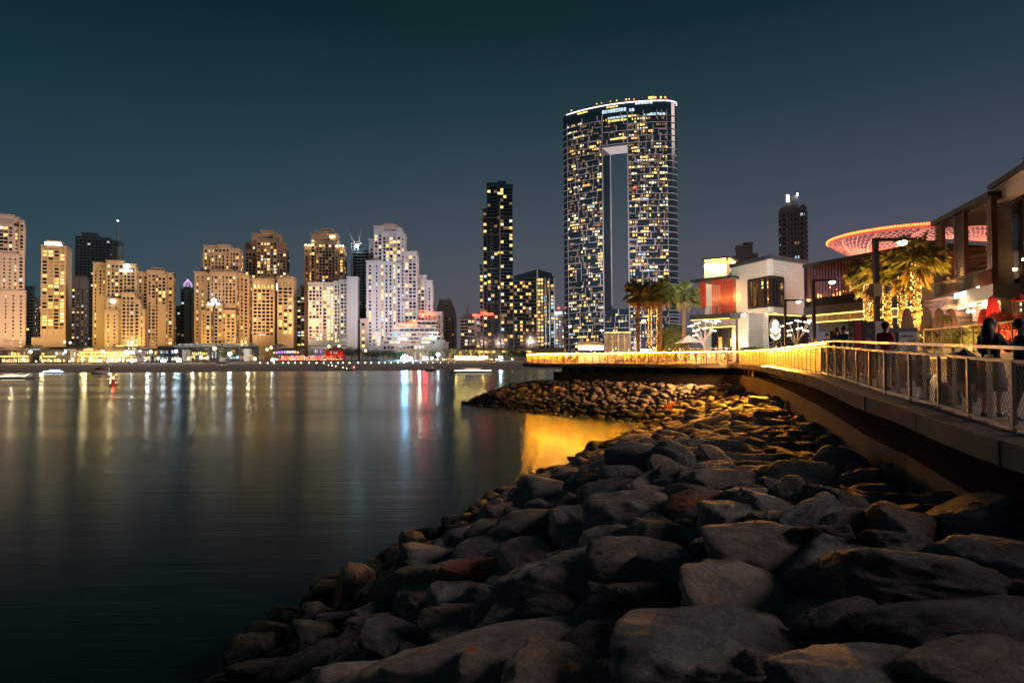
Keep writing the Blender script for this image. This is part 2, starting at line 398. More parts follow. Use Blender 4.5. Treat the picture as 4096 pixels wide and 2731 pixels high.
    for k in range(int(zt/2)):
        m.beam((-.9, -.9, k*2), (.9, -.9, k*2+2), .25); m.beam((.9, -.9, k*2), (-.9, -.9, k*2+2), .25)
    m.beam((0, 0, zt), (3, 0, zt+9), 1.2); part('mast', m, 'dark_cladding', o); m = MB(); m.sphere((2.6, 0, zt+9.5), .9, 6, 4); part('lamp_head', m, 'lamp_white', o)
    # brown tall stepped tower
    T = Tower('apartment_tower', 'tall brown tower with stepped crown behind the two gold windowed hotel slabs', 1060, 790, .55, 'brown_stucco')
    T.block(1040, 1094, 924, -3, 20, 'plain'); T.block(1005, 1042, 938, 0, 24, 'jbr', yb=1120, top=14); T.block(1092, 1119, 938, 0, 24, 'jbr', yb=1120, top=14); T.block(1027, 1108, 958, 2.5, 22, 'jbr', yb=1120, w=2.4, lit=.22, cap=True)
    T.block(978, 1010, 972, -3, 24, 'plain'); T.block(1112, 1143, 976, -3, 24, 'plain'); T.block(980, 1022, 1000, 1, 28, 'jbr', lit=.06); T.block(1105, 1145, 1002, 1, 28, 'jbr', yb=1120)
    T.flood(7.6e5, (1,.66,.42), 170, 30, 90); T.finish()
    T = Tower('hotel_tower', 'wide golden hotel slab with a row of lit arches under its roof', 1054, 690, .5, 'gold_stucco')
    s0, s1, z = T.block(1010, 1098, 1118, 0, 26, 'hotel', yb=1350, top=9.5, lit=.2, cw=(6, 3, 1, 0))
    m = MB(); n = 6
    for k in range(n):
        c = s0+.4+(k+.5)*(s1-s0-.8)/n
        pts = [(c-1.3, z-9.2), (c+1.3, z-9.2), (c+1.3, z-6.6), (c+.9, z-5.5), (c, z-5.0), (c-.9, z-5.5), (c-1.3, z-6.6)]
        m.add([(x, .8, zz) for x, zz in pts]+[(x, 1.3, zz) for x, zz in pts], [tuple(range(7)), tuple(range(13, 6, -1))])
    part('arch_light', m, 'lit_gold', T.o); T.w.box(s0, s1, -.15, 2, z-4.6, z-.3)
    for k in range(n+1):
        c = s0+.4+k*(s1-s0-.8)/n; T.w.box(c-.7, c+.7, 0, 1.6, z-9.6, z-4.5)
    T.flood(4.6e5, (1,.56,.24), 110, 24, 40); T.finish()
    T = Tower('hotel_tower', 'narrower golden hotel slab right of the one with the lit arches', 1140, 690, .5, 'gold_stucco')
    s0, s1, z = T.block(1109, 1173, 1110, 4, 26, 'hotel', yb=1350, top=9.5, lit=.3, cw=(6, 3, 1, 0)); T.w.box(s0, s1, -4.15, -2, z-5, z-.3)
    for k in range(5):
        c = s0+.4+k*(s1-s0-.8)/4; T.w.box(c-.7, c+.7, -4, -2.4, z-9.6, z-4.9)
    m = MB(); m.box(s0-.9, s0-.2, -4.6, -4.1, z-13, z-6); part('sign', m, 'sign_white', T.o)
    T.flood(4.2e5, (1,.72,.46), 110, 24, 60); T.finish()
    T = Tower('apartment_tower', 'dim glass tower with scattered cold lights between the gold slabs and the curved hotel', 1190, 860, .5, 'teal_cladding')
    T.block(1172, 1189, 1157, -3, 18, 'plain'); T.block(1174, 1204, 1190, 0, 22, 'dark', lit=.4, cw=(1, 1, 3, 6)); T.finish('slab_dim')
    T = Tower('apartment_tower', 'thin dark brown balcony tower touching the curved hotel on its left', 1210, 800, .5, 'grey_stucco')
    T.block(1202, 1220, 1142, 0, 22, 'balc', lit=.1); T.finish('slab_dim')
    # brown tower with crown lights
    T = Tower('apartment_tower', 'tall tan tower with stepped crown and orange crown lights behind the curved hotel', 1297, 790, .45, 'brown_stucco')
    T.block(1284, 1328, 917, -2, 18, 'plain'); T.block(1262, 1334, 928, 0, 22, 'plain'); T.block(1244, 1284, 938, 1.5, 24, 'jbr', yb=1130, top=6); T.block(1318, 1350, 938, 1.5, 24, 'jbr', yb=1130, top=6)
    T.block(1262, 1340, 965, 3.5, 24, 'jbr', yb=1130, w=2.2, lit=.25); T.block(1217, 1252, 986, -1, 26, 'jbr', yb=1125, lit=.3); T.block(1340, 1376, 990, -1, 26, 'jbr', yb=1125, lit=.2)
    for u, v in ((1224, 984), (1236, 984), (1248, 984), (1347, 988), (1360, 988), (1372, 988), (1322, 950), (1334, 950)):
        a, z = T.loc(u, v, 2.4); m = MB(); m.sphere((a, -3, z+1), .9, 6, 4); part('crown_lamp', m, 'lamp_warm', T.o)
    T.flood(7.6e5, (1,.66,.42), 170, 30, 90); T.finish()
    # curved hotel
    T = Tower('hotel_building', 'long curved cream hotel of yellow lit windows ending in a blank end wall', 1330, 690, .45, 'white_stucco')
    T.block(1233, 1292, 1133, 0, 22, 'hotel', yb=1375, lit=.3, cols=['lit_gold', 'lit_pale'], cw=None, sp=3.9, w=2.7, top=3)
    T.block(1290, 1338, 1134, -2.5, 22, 'hotel', yb=1375, lit=.45, cols=['lit_gold', 'lit_pale'], cw=None, sp=3.9, w=2.7, top=3)
    T.block(1336, 1362, 1128, -.5, 22, 'hotel', yb=1375, lit=.4, cols=['lit_gold', 'lit_pale'], cw=None, sp=3.4, w=2.3, top=3)
    T.block(1360, 1390, 1122, 1.6, 22, 'hotel', yb=1375, lit=.15, cols=['lit_gold', 'lit_pale'], cw=None, sp=3.0, w=2.0, top=3)
    s0, s1, z = T.block(1388, 1430, 1110, 5, 20, 'plain', side=False)
    for zz in (z-14, z-27, z-54): T.ledge.box(s0-.3, s1+.3, -5.4, 0, zz, zz+.7)
    T.flood(3.0e5, (.95,.88,.66), 110, 24, 50); T.flood(1.6e5, (1,.62,.56), 80, 24, 50, 40, 60); T.finish()
    # construction tower with cranes
    T = Tower('unfinished_tower', 'dark unfinished tower with bare floors and two cranes lit by a white floodlight', 1443, 800, .4, 'dark_cladding')
    T.block(1412, 1478, 1003, 0, 24, 'balc', lit=.02); z = T.loc(1440, 1003, 0)[1]
    m = MB(); a, _ = T.loc(1432, 1003, 0)
    for x1, z1 in ((T.loc(1371, 893)[0], T.loc(1371, 893)[1]), (T.loc(1447, 888)[0], T.loc(1447, 888)[1])):
        x0 = T.loc(1416 if x1 < a-8 else 1430, 970)[0]; zz0 = T.loc(1416, 972)[1]
        m.beam((x0, 4, zz0), (x1, 4, z1), .5); m.beam((x0+1.5, 4, zz0), (x1, 4, z1), .5)
        for k in range(12): f = k/12; g = (k+1)/12; m.beam((x0+(x1-x0)*f, 4, zz0+(z1-zz0)*f), (x0+1.5*(1-g)+(x1-x0)*g, 4, zz0+(z1-zz0)*g), .3)
        m.beam((x0, 4, z), (x0, 4, zz0+3), 1.6); m.beam((x0-4, 4, zz0), (x0+5, 4, zz0), 1.6)
    part('crane', m, 'slab_grey', T.o)
    x, zz = T.loc(1407, 975); m = MB(); m.beam((x, -3, -1), (x, -3, zz), 1.2); part('hoist_mast', m, 'slab_grey', T.o)
    x, zz = T.loc(1430, 986); m = MB(); m.sphere((x, -4, zz), 1.9, 8, 5); part('floodlight', m, 'flood_white', T.o); T.finish('slab_dim')
    # big white stepped tower
    T = Tower('apartment_tower', 'tallest stepped tower on the beach front, floodlit cool white with brown rooftops', 1565, 700, .3, 'white_stucco')
    rb = MB(); s = T
    for x0, x1, yt, q in ((1517, 1588, 898, -2), (1536, 1572, 893, -3), (1640, 1667, 1002, -4)):
        a = T.loc(x0, 1000, q)[0]; b = T.loc(x1, 1000, q)[0]; z = T.loc((x0+x1)/2, yt, q)[1]; rb.box(a, b, -q, -q+16, z-14, z)
    part('roof_house', rb, 'rose_stucco', T.o)
    T.block(1476, 1498, 958, -12, 20, 'jbr', yb=1042, top=9); T.block(1496, 1530, 906, 0, 26, 'jbr', yb=1040, top=8, w=2); T.block(1585, 1606, 914, 0, 26, 'jbr', yb=1040, top=8); T.block(1528, 1588, 928, -1.2, 24, 'jbr', yb=1060, w=2.3, lit=.35, top=5); T.block(1604, 1619, 938, -1, 24, 'small', yb=1200)
    T.block(1465, 1522, 1045, 4, 30, 'small', sp=7, w=1.7, h=2); T.block(1520, 1588, 1045, 2.4, 30, 'jbr', lit=.3, w=2.2, cap=False); T.block(1586, 1604, 1050, 3.6, 30, 'jbr', w=1.6, cap=False); T.block(1600, 1620, 1208, 5.2, 28, 'small')
    T.block(1618, 1667, 1009, 0, 26, 'jbr', w=2.3, lit=.25); T.block(1487, 1523, 1328, 9, 20, 'jbr', w=2)
    T.flood(1.25e6, (.74,.84,1)); T.flood(2e5, (1,.72,.5), 70, 24, 100, 10, 60); T.finish()
    T = Tower('apartment_tower', 'shorter pinkish white tower attached right of the tallest white tower', 1698, 720, .25, 'white_stucco')
    T.block(1676, 1706, 1104, -2, 18, 'plain'); T.block(1667, 1700, 1119, 0, 24, 'jbr', top=7); T.block(1706, 1729, 1125, 0, 24, 'jbr', top=6); T.block(1696, 1712, 1145, -.8, 22, 'jbr', cap=False); T.flood(5.5e5, (.95,.8,.85)); T.finish()
    T = Tower('apartment_tower', 'small cream tower low between the curved hotel and the tall white tower', 1456, 690, .4, 'rose_stucco')
    T.block(1440, 1466, 1278, 0, 20, 'jbr', w=2.3, lit=.45, top=3); T.flood(1.4e5, (1,.7,.5), 90, 24, 30); T.finish()
    # sail shaped grey tower
    T = Tower('office_tower', 'grey tower with a slanting ribbed glass top behind the terraced hotel', 1782, 800, .2, 'grey_stucco')
    a = T.loc(1746, 1300)[0]; b = T.loc(1822, 1300)[0]; zt = T.loc(1760, 1197)[1]; zr = T.loc(1820, 1262)[1]
    prof = [(a+1.5, 0), (b, 0), (b, zr), (b-2.2, zr+10), (b-6.5, zt+.5), (a+3.5, zt), (a-.5, zr+4), (a-3, zr-8), (a-3, 0)]
    n = len(prof); T.w.add([(x, 0, z) for x, z in prof]+[(x, 24, z) for x, z in prof], [tuple(range(n)), tuple(range(2*n-1, n-1, -1))]+[(i, n+i, n+(i+1) % n, (i+1) % n) for i in range(n)])
    st = dict(STYLES['grey']); st.update(lit=.06, top=0); T.grid(a+6, b-1, 3, zr-2, 0, st, 'front')
    for k in range(9): x = a+7+k*(b-a-9)/8; T.trim.beam((x, -.4, zr), (x-1.6, -.4, zt-2), .5)
    T.flood(1.3e5, (.9,.8,.8)); T.finish()
    # pale curved fin wall beside
    T = Tower('hotel_building', 'pale narrow slab with a red glowing rooftop sign behind the terraced hotel', 1742, 720, .2, 'white_stucco')
    T.block(1728, 1768, 1250, 0, 18, 'small', lit=.1); T.block(1690, 1732, 1262, -2, 18, 'plain')
    for u, w in ((1700, 9.), (1722, 7.5)):
        a, z = T.loc(u, 1256, 1); me = text_mesh('ڡلتل' if False else 'Hilton', w*.52, .25); me.materials.clear(); me.materials.append(MATS['sign_red']); o = link('sign', me, T.o, (a, -1.5, z)); o.rotation_euler = (R(90), 0, 0)
    T.flood(1.8e5, (1,.55,.5), 60, 24, 50, -8); T.finish()
    # terraced hotel
    T = Tower('hotel_building', 'curved terraced hotel with stepped wings, cyan lit terraces and a red round rooftop sign', 1665, 660, .2, 'rose_stucco')
    TE = dict(style='balc', lit=.12, fl=3.75, trimmat=0, sp=5, w=4.3, h=2.1, slab=1.0, top=.2)
    for x0, x1, yt, q in ((1596, 1668, 1298, 0), (1666, 1745, 1284, -2), (1575, 1740, 1311, 2), (1558, 1752, 1330, 4), (1545, 1765, 1346, 6), (1534, 1772, 1362, 8)):
        T.block(x0, x1, yt, q, 20, TE['style'], yb=min(1392, yt+(60 if q < 2 else 19)), **{k: v for k, v in TE.items() if k != 'style'})
    T.block(1530, 1720, 1376, 10, 20, 'jbr', w=3, top=1.2, lit=.2, pil=1, yb=1402); T.block(1738, 1760, 1362, 11, 16, 'plain'); T.block(1758, 1790, 1371, 10, 14, 'plain')
    T.flood(1.3e5, (1,.86,.7), 60, 20, 22); T.flood(6e4, (.15,.75,1), 30, 32, 26, -24, 60); T.flood(7e4, (.2,.75,1), 30, 32, 22, 26, 60)
    a, z = T.loc(1651, 1297, 1); m = MB()
    for k in range(20):
        an = k*math.pi/10; m.cbox((a+3.6*math.cos(an), -2.2, z+3.6*math.sin(an)), .8, .4, .8)
    part('sign', m, 'sign_red', T.o); text('S', 5.5, 'sign_red', T.o, (a, -2.2, z), depth=.2, name='lettering')
    text('شيراتون', 4.6, 'sign_red', T.o, (T.loc(1619, 1293, 1)[0], -2.2, z+.4), depth=.2); T.finish()
    # mid greys
    T = Tower('apartment_tower', 'grey balcony block with a small round roof turret left of the tall dark glass tower', 1872, 760, .1, 'grey_stucco')
    T.block(1842, 1902, 1272, 0, 22, 'balc', lit=.14, top=2); T.block(1856, 1888, 1262, -3, 16, 'plain'); a, b, z = T.block(1868, 1876, 1252, -4, 8, 'plain', cap=False)
    m = MB(); m.lathe(((a+b)/2, 8, z), [(1.8, 0), (1.8, 5), (.6, 8), (.1, 11)], 8); part('turret', m, 'grey_stucco', T.o); T.flood(1.6e5, (1,.8,.75)); T.finish('frame_white')
    T = Tower('hotel_building', 'narrow pale block with red rooftop signs half hidden by the tall dark glass tower', 1912, 740, .1, 'rose_stucco')
    T.block(1900, 1926, 1262, 0, 20, 'balc', lit=.1); T.flood(1.5e5, (1,.7,.62))
    for u, v in ((1907, 1261), (1952, 1262)):
        a, z = T.loc(u, v, 1); text('Hilton', 3.4 if u < 1920 else 5.2, 'sign_red', T.o, (a, -3 if u < 1920 else -32, z), depth=.25, name='sign')
    T.finish('frame_white')
    # tall dark glass tower
    T = Tower('apartment_tower', 'tall slim dark glass tower with a white vertical fin and a slanted left shoulder', 1990, 720, 0, 'slim_glass')
    G = dict(fl=3.7, sp=3.4, w=2.9, h=2.6, slab=.16, sd=.2, lit=.15, cw=(3, 5, 1, 1))
    T.block(1990, 2052, 741, 0, 26, 'dark', **G); T.block(1949, 1992, 734, -2, 26, 'dark', **{**G, 'lit': .06}); T.block(1931, 1951, 838, -3, 24, 'dark', **G); T.block(1921, 1933, 1063, -4, 22, 'balc', lit=.1); T.block(1992, 2026, 723, -4, 16, 'plain', cap=False)
    for u, v0 in ((1999, 806), (1931, 838)):
        a, z = T.loc(u, v0, 1); T.trim.box(a-.7, a+.7, -1.4, 0, 0, z)
    for j in range(9):
        z = T.loc(2000, 870+j*68, 1)[1]; T.trim.box(T.loc(1931, 1200)[0], T.loc(2052, 1200)[0]+.3, -.9, 2, z, z+.5)
    a = T.loc(1960, 1000)[0]
    for j in range(38): T.trim.box(a, a+3.4, -1.4, 0, 8+j*3.7, 8.5+j*3.7)
    a = T.loc(2004, 1000)[0]
    for j in range(42): T.trim.box(a, a+3.6, -1.4, 0, 8+j*3.7, 8.5+j*3.7)
    T.flood(2.4e5, (1,.74,.68)); a, _ = T.loc(1999, 1300, 1); lamp('SPOT', T.C+T.t*a+T.n*9+Vector((0, 0, 4)), 1.4e4, (.3,.8,1), .5, T.C+T.t*a+Vector((0, 0, 45)), 26, 'facade_floodlight'); T.finish('slab_grey')
    # yellow lit tower
    T = Tower('apartment_tower', 'shorter dark tower full of yellow windows with slanting roof and pale fins', 2135, 700, .25, 'tower_glass')
    G = dict(fl=3.7, sp=3.0, w=2.3, h=2.2, slab=.16, sd=.2, cw=(5, 5, 1, 0))
    T.block(2056, 2104, 1112, 0, 24, 'dark', cap=False, **{**G, 'lit': .22}); T.block(2102, 2150, 1100, .4, 24, 'dark', cap=False, **{**G, 'lit': .25}); T.block(2148, 2176, 1100, 2, 24, 'dark', cap=False, **{**G, 'lit': .8}); T.block(2174, 2218, 1110, 0, 24, 'dark', **{**G, 'lit': .3, 'cw': (2, 2, 4, 3)})
    zs = [T.loc(u, v)[1] for u, v in ((2056, 1103), (2150, 1077), (2208, 1093))]; xs = [T.loc(u, 1100)[0] for u in (2056, 2150, 2208)]; z0 = T.loc(2100, 1113)[1]-.5
    for i in (0, 1): T.w.add([(xs[i], y, z0) for y in (-.2, 10)]+[(xs[i+1], y, z0) for y in (-.2, 10)]+[(xs[i], y, zs[i]) for y in (-.2, 10)]+[(xs[i+1], y, zs[i+1]) for y in (-.2, 10)], [(0, 2, 6, 4), (1, 5, 7, 3), (0, 4, 5, 1), (2, 3, 7, 6), (4, 6, 7, 5)])
    for u, v in ((2149, 1080), (2181, 1112), (2197, 1112), (2216, 1112)):
        a, z = T.loc(u, v, 2); T.trim.box(a-.55, a+.55, -3.2, 0, 0, z)
        if u > 2150: lamp('SPOT', T.C+T.t*a+T.n*10+Vector((0, 0, 4)), 1.1e4, (.3,.8,1), .5, T.C+T.t*a+Vector((0, 0, 30)), 26, 'facade_floodlight')
    T.flood(2.6e5, (1,.8,.7)); T.finish('fin_white')
    T = Tower('apartment_tower', 'low pale grid tower with a red roof beacon left of the arch shaped tower', 2243, 800, .3, 'slab_grey')
    T.block(2220, 2272, 1243, 0, 22, 'jbr', lit=.4, cw=(1, 1, 3, 5), w=2); a, z = T.loc(2235, 1238); m = MB(); m.sphere((a, 2, z+2), 1.6, 6, 4); part('warning_light', m, 'glow_red', T.o)
    a, z = T.loc(2234, 1252, 1); m = MB(); m.box(a-4, a+4, -1, -.5, z-1, z+1); part('sign', m, 'sign_white', T.o); T.flood(3e5, (.8,.9,1)); T.finish()
    # right side background towers
    T = Tower('apartment_tower', 'dark ribbed tower with a notched crown and a white sign rising behind the white cube', 3178, 560, .85, 'grey_stucco')
    s0, s1, z = T.block(3127, 3230, 835, 0, 24, 'dark', lit=.03, slab=.5); T.block(3152, 3172, 800, -2, 12, 'plain', cap=False); T.block(3166, 3198, 782, -4, 12, 'plain', cap=False); T.block(3134, 3168, 824, 1, 14, 'plain', cap=False, yb=845); T.block(3207, 3226, 818, -1, 14, 'plain', cap=False)
    for u in (3146, 3162, 3188, 3216): a = T.loc(u, 950, 1)[0]; T.w.box(a-.5, a+.5, -1.4, .5, 0, z+1)
    for j in range(28): T.trim.box(s0-1.3, s0, 2, 14, z-4-j*3.9, z-3-j*3.9); T.trim.box(s1, s1+1.3, 2, 14, z-4-j*3.9, z-3-j*3.9)
    a, zz = T.loc(3153, 790, 1); m = MB(); m.box(a-1.6, a+.6, -2.5, -2, zz-4, zz+2); part('sign', m, 'sign_white', T.o); a, zz = T.loc(3191, 774, 1); m = MB(); m.sphere((a, 2, zz), .8, 6, 4); part('beacon', m, 'lamp_white', T.o)
    T.flood(3.2e5, (1,.6,.55), 180, 30, 90); T.finish('slab_dim')
    T = Tower('apartment_tower', 'top of a grey tower peeping over the white cube roof', 2985, 600, .8, 'grey_stucco')
    T.block(2950, 2998, 985, 0, 18, 'plain'); T.block(2980, 3014, 974, -3, 18, 'plain'); T.block(2936, 2960, 1028, -1, 16, 'plain'); T.block(2996, 3034, 1018, 1, 16, 'dark', lit=.05); T.flood(2.6e5, (1,.66,.6), 180, 30, 80); T.finish('slab_dim')

# ------------------------------------------------------------ the arch shaped tower
def build_arch():
    PL = Vector((60.0, 787.0)); PR = Vector((177.0, 740.0)); ch = PR-PL; c = ch.length; sg = 15.0
    Rr = (c*c/4+sg*sg)/(2*sg); mid = (PL+PR)/2; nn = Vector((ch.y, -ch.x)).normalized()      # towards the viewer
    cen = mid-nn*(Rr-sg); TH = 27.0
    aL = math.atan2((PL-cen).y, (PL-cen).x); aR = math.atan2((PR-cen).y, (PR-cen).x)
    if aL > 0: aL -= 2*math.pi
    if aR > 0: aR -= 2*math.pi
    def P(a, r=0): return (cen.x+(Rr+r)*math.cos(a), cen.y+(Rr+r)*math.sin(a))
    def ang(u, v):
        lo, hi = aL-.1, aR+.1
        for _ in range(40):
            m_ = (lo+hi)/2; q = P(m_)
            z = H0+(1432-v)/F*q[1]
            if proj((q[0], q[1], z))[0] < u: lo = m_
            else: hi = m_
        return (lo+hi)/2
    def zat(a, v, r=0):
        q = P(a, r); lo, hi = -5, 400
        for _ in range(40):
            m_ = (lo+hi)/2
            if proj((q[0], q[1], m_))[1] > v: lo = m_
            else: hi = m_
        return (lo+hi)/2
    o = empty('arch_tower', 'giant dark glass tower with a tall rectangular opening, white frame lines and glowing roof edge', 'skyscraper', (PL.x+60, 765, GZ))
    aA = ang(2413, 900); aB = ang(2514, 900); aL = ang(2271, 800); aR = ang(2672, 800)
    ZT = zat((aL+aR)/2, 420); ZO = zat(aA, 590); ZP = zat(aA, 1238)
    def outline(a0, a1, capL, capR, n=20):
        pts = [P(a0+(a1-a0)*i/n) for i in range(n+1)]
        if capR:
            c0 = P(a1, -TH/2); th = a1
            for i in range(1, 8): b = th+math.pi*i/8; pts.append((c0[0]+TH/2*math.cos(b), c0[1]+TH/2*math.sin(b)))
        pts += [P(a1+(a0-a1)*i/n, -TH) for i in range(n+1)]
        if capL:
            c0 = P(a0, -TH/2)
            for i in range(1, 8): b = a0+math.pi+math.pi*i/8; pts.append((c0[0]+TH/2*math.cos(b), c0[1]+TH/2*math.sin(b)))
        return pts
    w = MB(); w.prism(outline(aL, aA, 1, 0), ZP, ZO); w.prism(outline(aB, aR, 0, 1), ZP, ZO); w.prism(outline(aL, aR, 1, 1, 30), ZO, ZT); w.prism(outline(aL, aR, 1, 1, 30), 0, ZP)
    part('glass_wall', rel(w, o), 'tower_glass', o)
    w = MB(); q = [P(aA, .4), P((aA+aB)/2, .4), P(aB, .4), P(aB, -TH-.4), P((aA+aB)/2, -TH-.4), P(aA, -TH-.4)]; w.prism(q, ZO-1.2, ZO-.1); part('soffit', rel(w, o), 'frame_white', o)
    w = MB()                                    # reveal: pale edge posts and small glass bays
    w.beam((*P(aA, .4), ZP), (*P(aA, .4), ZO), .9); w.beam((*P(aB, .4), ZP), (*P(aB, .4), ZO), .9); w.beam((*P(aA, -TH), ZP), (*P(aA, -TH), ZO), 1.2)
    part('reveal_edge', rel(w, o), 'frame_white', o)
    # frames
    rn = random.Random(5); w = MB(); FL = 3.55; RH = 2*FL; wins = []
    def bar(a0, a1, z, h=.5):
        n = max(1, int((a1-a0)*Rr/5))
        for i in range(n):
            w.beam((*P(a0+(a1-a0)*i/n, .45), z), (*P(a0+(a1-a0)*(i+1)/n, .45), z), .7, h)
    def vbar(a, z0, z1): w.beam((*P(a, .45), z0), (*P(a, .45), z1), .5, .5)
    def rows(a0, a1, zlo, zhi, capR):
        k = 0; z = zhi
        while z-RH > zlo-1:
            a = a0+(.0 if k % 2 else -.02)
            while a < a1:
                wd = rn.choice((8, 12, 15, 19, 24))/Rr; e = min(a+wd, a1); s_ = max(a, a0)
                if e-s_ > 3/Rr:
                    t = z-.4; b = z-RH+.5
                    if rn.random() < .93: bar(s_, e, b); 
                    bar(s_, e, t+.0) if rn.random() < .12 else None
                    vbar(s_+.3/Rr, b, t); vbar(e-.3/Rr, b, t)
                a = e+rn.choice((.0, .0, 4.5, 6))/Rr
            if capR:       # frames run round the rounded end
                c0 = P(aR, -TH/2)
                prev = None
                for i in range(0, 6):
                    b_ = aR+math.pi*i/9; q = (c0[0]+(TH/2+.4)*math.cos(b_), c0[1]+(TH/2+.4)*math.sin(b_), z-RH+.5)
                    if prev: w.beam(prev, q, .7, .6)
                    prev = q
            else:
                c0 = P(aL, -TH/2); prev = None
                for i in range(0, 5):
                    b_ = aL-math.pi*i/9; q = (c0[0]+(TH/2+.4)*math.cos(b_), c0[1]+(TH/2+.4)*math.sin(b_), z-RH+.5)
                    if prev: w.beam(q, prev, .7, .6)
                    prev = q
            z -= RH; k += 1
    rows(aL, aA, 8, ZT-9, 0); rows(aB, aR, 8, ZT-9, 1); rows(aA, aB, ZO+1, ZT-9, 1); rows(aA, aB, 8, ZP, 1)
    part('frame_line', rel(w, o), 'frame_white', o); w = MB()
    for a0, a1, z0, z1 in ((aL, aA, 8, ZT-9), (aB, aR, 8, ZT-9), (aA, aB, ZO+1, ZT-9), (aA, aB, 8, ZP)):
        z = ZT-9-FL
        while z > z0:
            if z < z1:
                n = max(1, int((a1-a0)*Rr/7))
                for i in range(n): w.beam((*P(a0+(a1-a0)*i/n, .12), z), (*P(a0+(a1-a0)*(i+1)/n, .12), z), .3, .22)
            z -= FL
    part('floor_slab', rel(w, o), 'slab_dim', o)
    # windows
    def cells(a0, a1, zlo, zhi, lit):
        n = int((a1-a0)*Rr/2.9); nf = int((zhi-zlo)/FL); heat = {}
        for j in range(nf):
            run = 0; m = None
            for i in range(n):
                if run <= 0:
                    r = rn.random(); h = noise.noise(Vector((i*.21+a0*50, j*.16, 3)))
                    if r < lit*(1+1.6*h): run = rn.choice((1, 1, 2, 2, 3)); m = rn.choices(('lit_gold', 'lit_pale', 'lit_warm', 'lit_cool'), (6, 5, 2, .5))[0]
                    elif r < lit*3.0: run = 1; m = 'lit_dim'
                    else: continue
                run -= 1
                a = a0+(i+.5)*(a1-a0)/n; wins.append((a, zlo+(j+.5)*FL, m, rn.choice((1.1, 1.6, 2.1, 2.8)), rn.choice((1.5, 2.1, 2.6))))
    cells(aL, aA-1/Rr, 10, ZT-12, .12); cells(aB+1/Rr, aR, 10, ZT-12, .155); cells(aA, aB, ZO+3, ZT-12, .07); cells(aA, aB, 30, ZP-3, .08)
    rn.shuffle(wins); names = ['lit_gold', 'lit_pale', 'lit_warm', 'lit_cool', 'lit_dim']; rest = MB()
    for k, (a, z, m, ww, hh) in enumerate(sorted(wins, key=lambda t: (t[2] == 'lit_dim', -t[3]*t[4]))):
        if k < 100:
            q = Vector((*P(a, .05), z))-o.location; x = link('window', pane(m), o, q, a+math.pi/2); x.scale = (ww, .3, hh)
        else: rest.cbox((*P(a, .05), z), ww, .3, hh, a+math.pi/2, names.index(m))
    part('windows', rel(rest, o), names, o, kind='stuff')
    # lit storeys near the top
    w = MB(); w2 = MB()
    for u0, u1, v, hh, k in ((2408, 2505, 443, 3.8, 1), (2430, 2507, 470, 2.2, 1), (2432, 2507, 482, 1.8, 0), (2540, 2610, 412, 2.6, 1), (2515, 2538, 440, 3.2, 1), (2600, 2662, 455, 2.6, 1), (2308, 2352, 452, 1.6, 0), (2568, 2600, 460, 2.4, 1), (2440, 2506, 555, 1.8, 0), (2426, 2472, 428, 1.6, 0)):
        a0 = ang(u0, v); a1 = ang(u1, v); z = zat((a0+a1)/2, v); n = max(2, int((a1-a0)*Rr/3))
        for i in range(n):
            a = a0+(i+.5)*(a1-a0)/n; (w if k else w2).cbox((*P(a, .1), z), 2.6, .3, hh, a+math.pi/2)
    part('lit_storey', rel(w, o), 'lit_cool', o); part('lit_storey', rel(w2, o), 'lit_gold', o)
    # glowing roof edge
    pts = [(*P(aL+(aR-aL)*i/30, .9), ZT+.4) for i in range(31)]; c0 = P(aR, -TH/2)
    pts += [(c0[0]+(TH/2+.9)*math.cos(aR+math.pi*i/10), c0[1]+(TH/2+.9)*math.sin(aR+math.pi*i/10), ZT+.4) for i in range(1, 6)]
    w = MB(); w.tube(pts, .42, 6); part('roof_edge_light', rel(w, o), 'led_white', o)
    w = MB(); w.prism(outline(aL+.02, aR-.005, 1, 1, 30), ZT, ZT+1.4); qq = [P(aL+(aR-aL)*f, -4) for f in (.05, .35, .6, .97)]+[P(aL+(aR-aL)*f, -18) for f in (.97, .6, .35, .05)]; w.prism(qq, ZT+1.4, ZT+4.6); part('roof_terrace', rel(w, o), 'rose_stucco', o)
    w = MB()
    for f, r_ in ((.04, .8), (.33, .7), (.38, .6), (.47, .7), (.53, .8), (.62, .9), (.65, .8), (.84, 1.4), (.86, 1.5), (.88, 1.4), (.90, 1.0), (.95, 1.2), (.99, 1.2)):
        w.sphere((*P(aL+(aR-aL)*f, -2.5), ZT+5.2), r_, 6, 4)
    part('roof_lamp', rel(w, o), 'lit_gold', o)
    w = MB(); w.sphere((*P(aR, 1.0), ZT+1), 1.0, 6, 4); w.sphere((*P(ang(2540, 900), 1), zat(ang(2540, 900), 751)), 1.2, 6, 4); w.sphere((*P(ang(2536, 400), 1), ZT+3), .8, 6, 4); part('warning_light', rel(w, o), 'glow_red', o)
    # entrance
    a0 = ang(2426, 1350); a1 = ang(2526, 1350); w = MB(); w2 = MB(); z1 = zat((a0+a1)/2, 1332)
    for i in range(12):
        a = a0+(i+.5)*(a1-a0)/12; w.cbox((*P(a, 2.2), z1/2+1), 1.9, .3, z1-5, a+math.pi/2)
        w2.cbox((*P(a0+i*(a1-a0)/12, 2.6), z1/2), .14, .3, z1, a+math.pi/2) if i % 3 == 0 else None
    w2.beam((*P(a0, 2.6), z1+.6), (*P(a1, 2.6), z1+.6), 1.2, 1.2); part('entrance_glazing', rel(w, o), 'lit_dim', o); part('entrance_frame', rel(w2, o), 'lit_gold', o)
    # floodlights
    cx, cy = P((aL+aR)/2); lamp('SPOT', (cx-20, cy-190, 22), .9e6, (1,.84,.88), 3, (cx, cy, 60), 60, 'facade_floodlight', blend=.9)
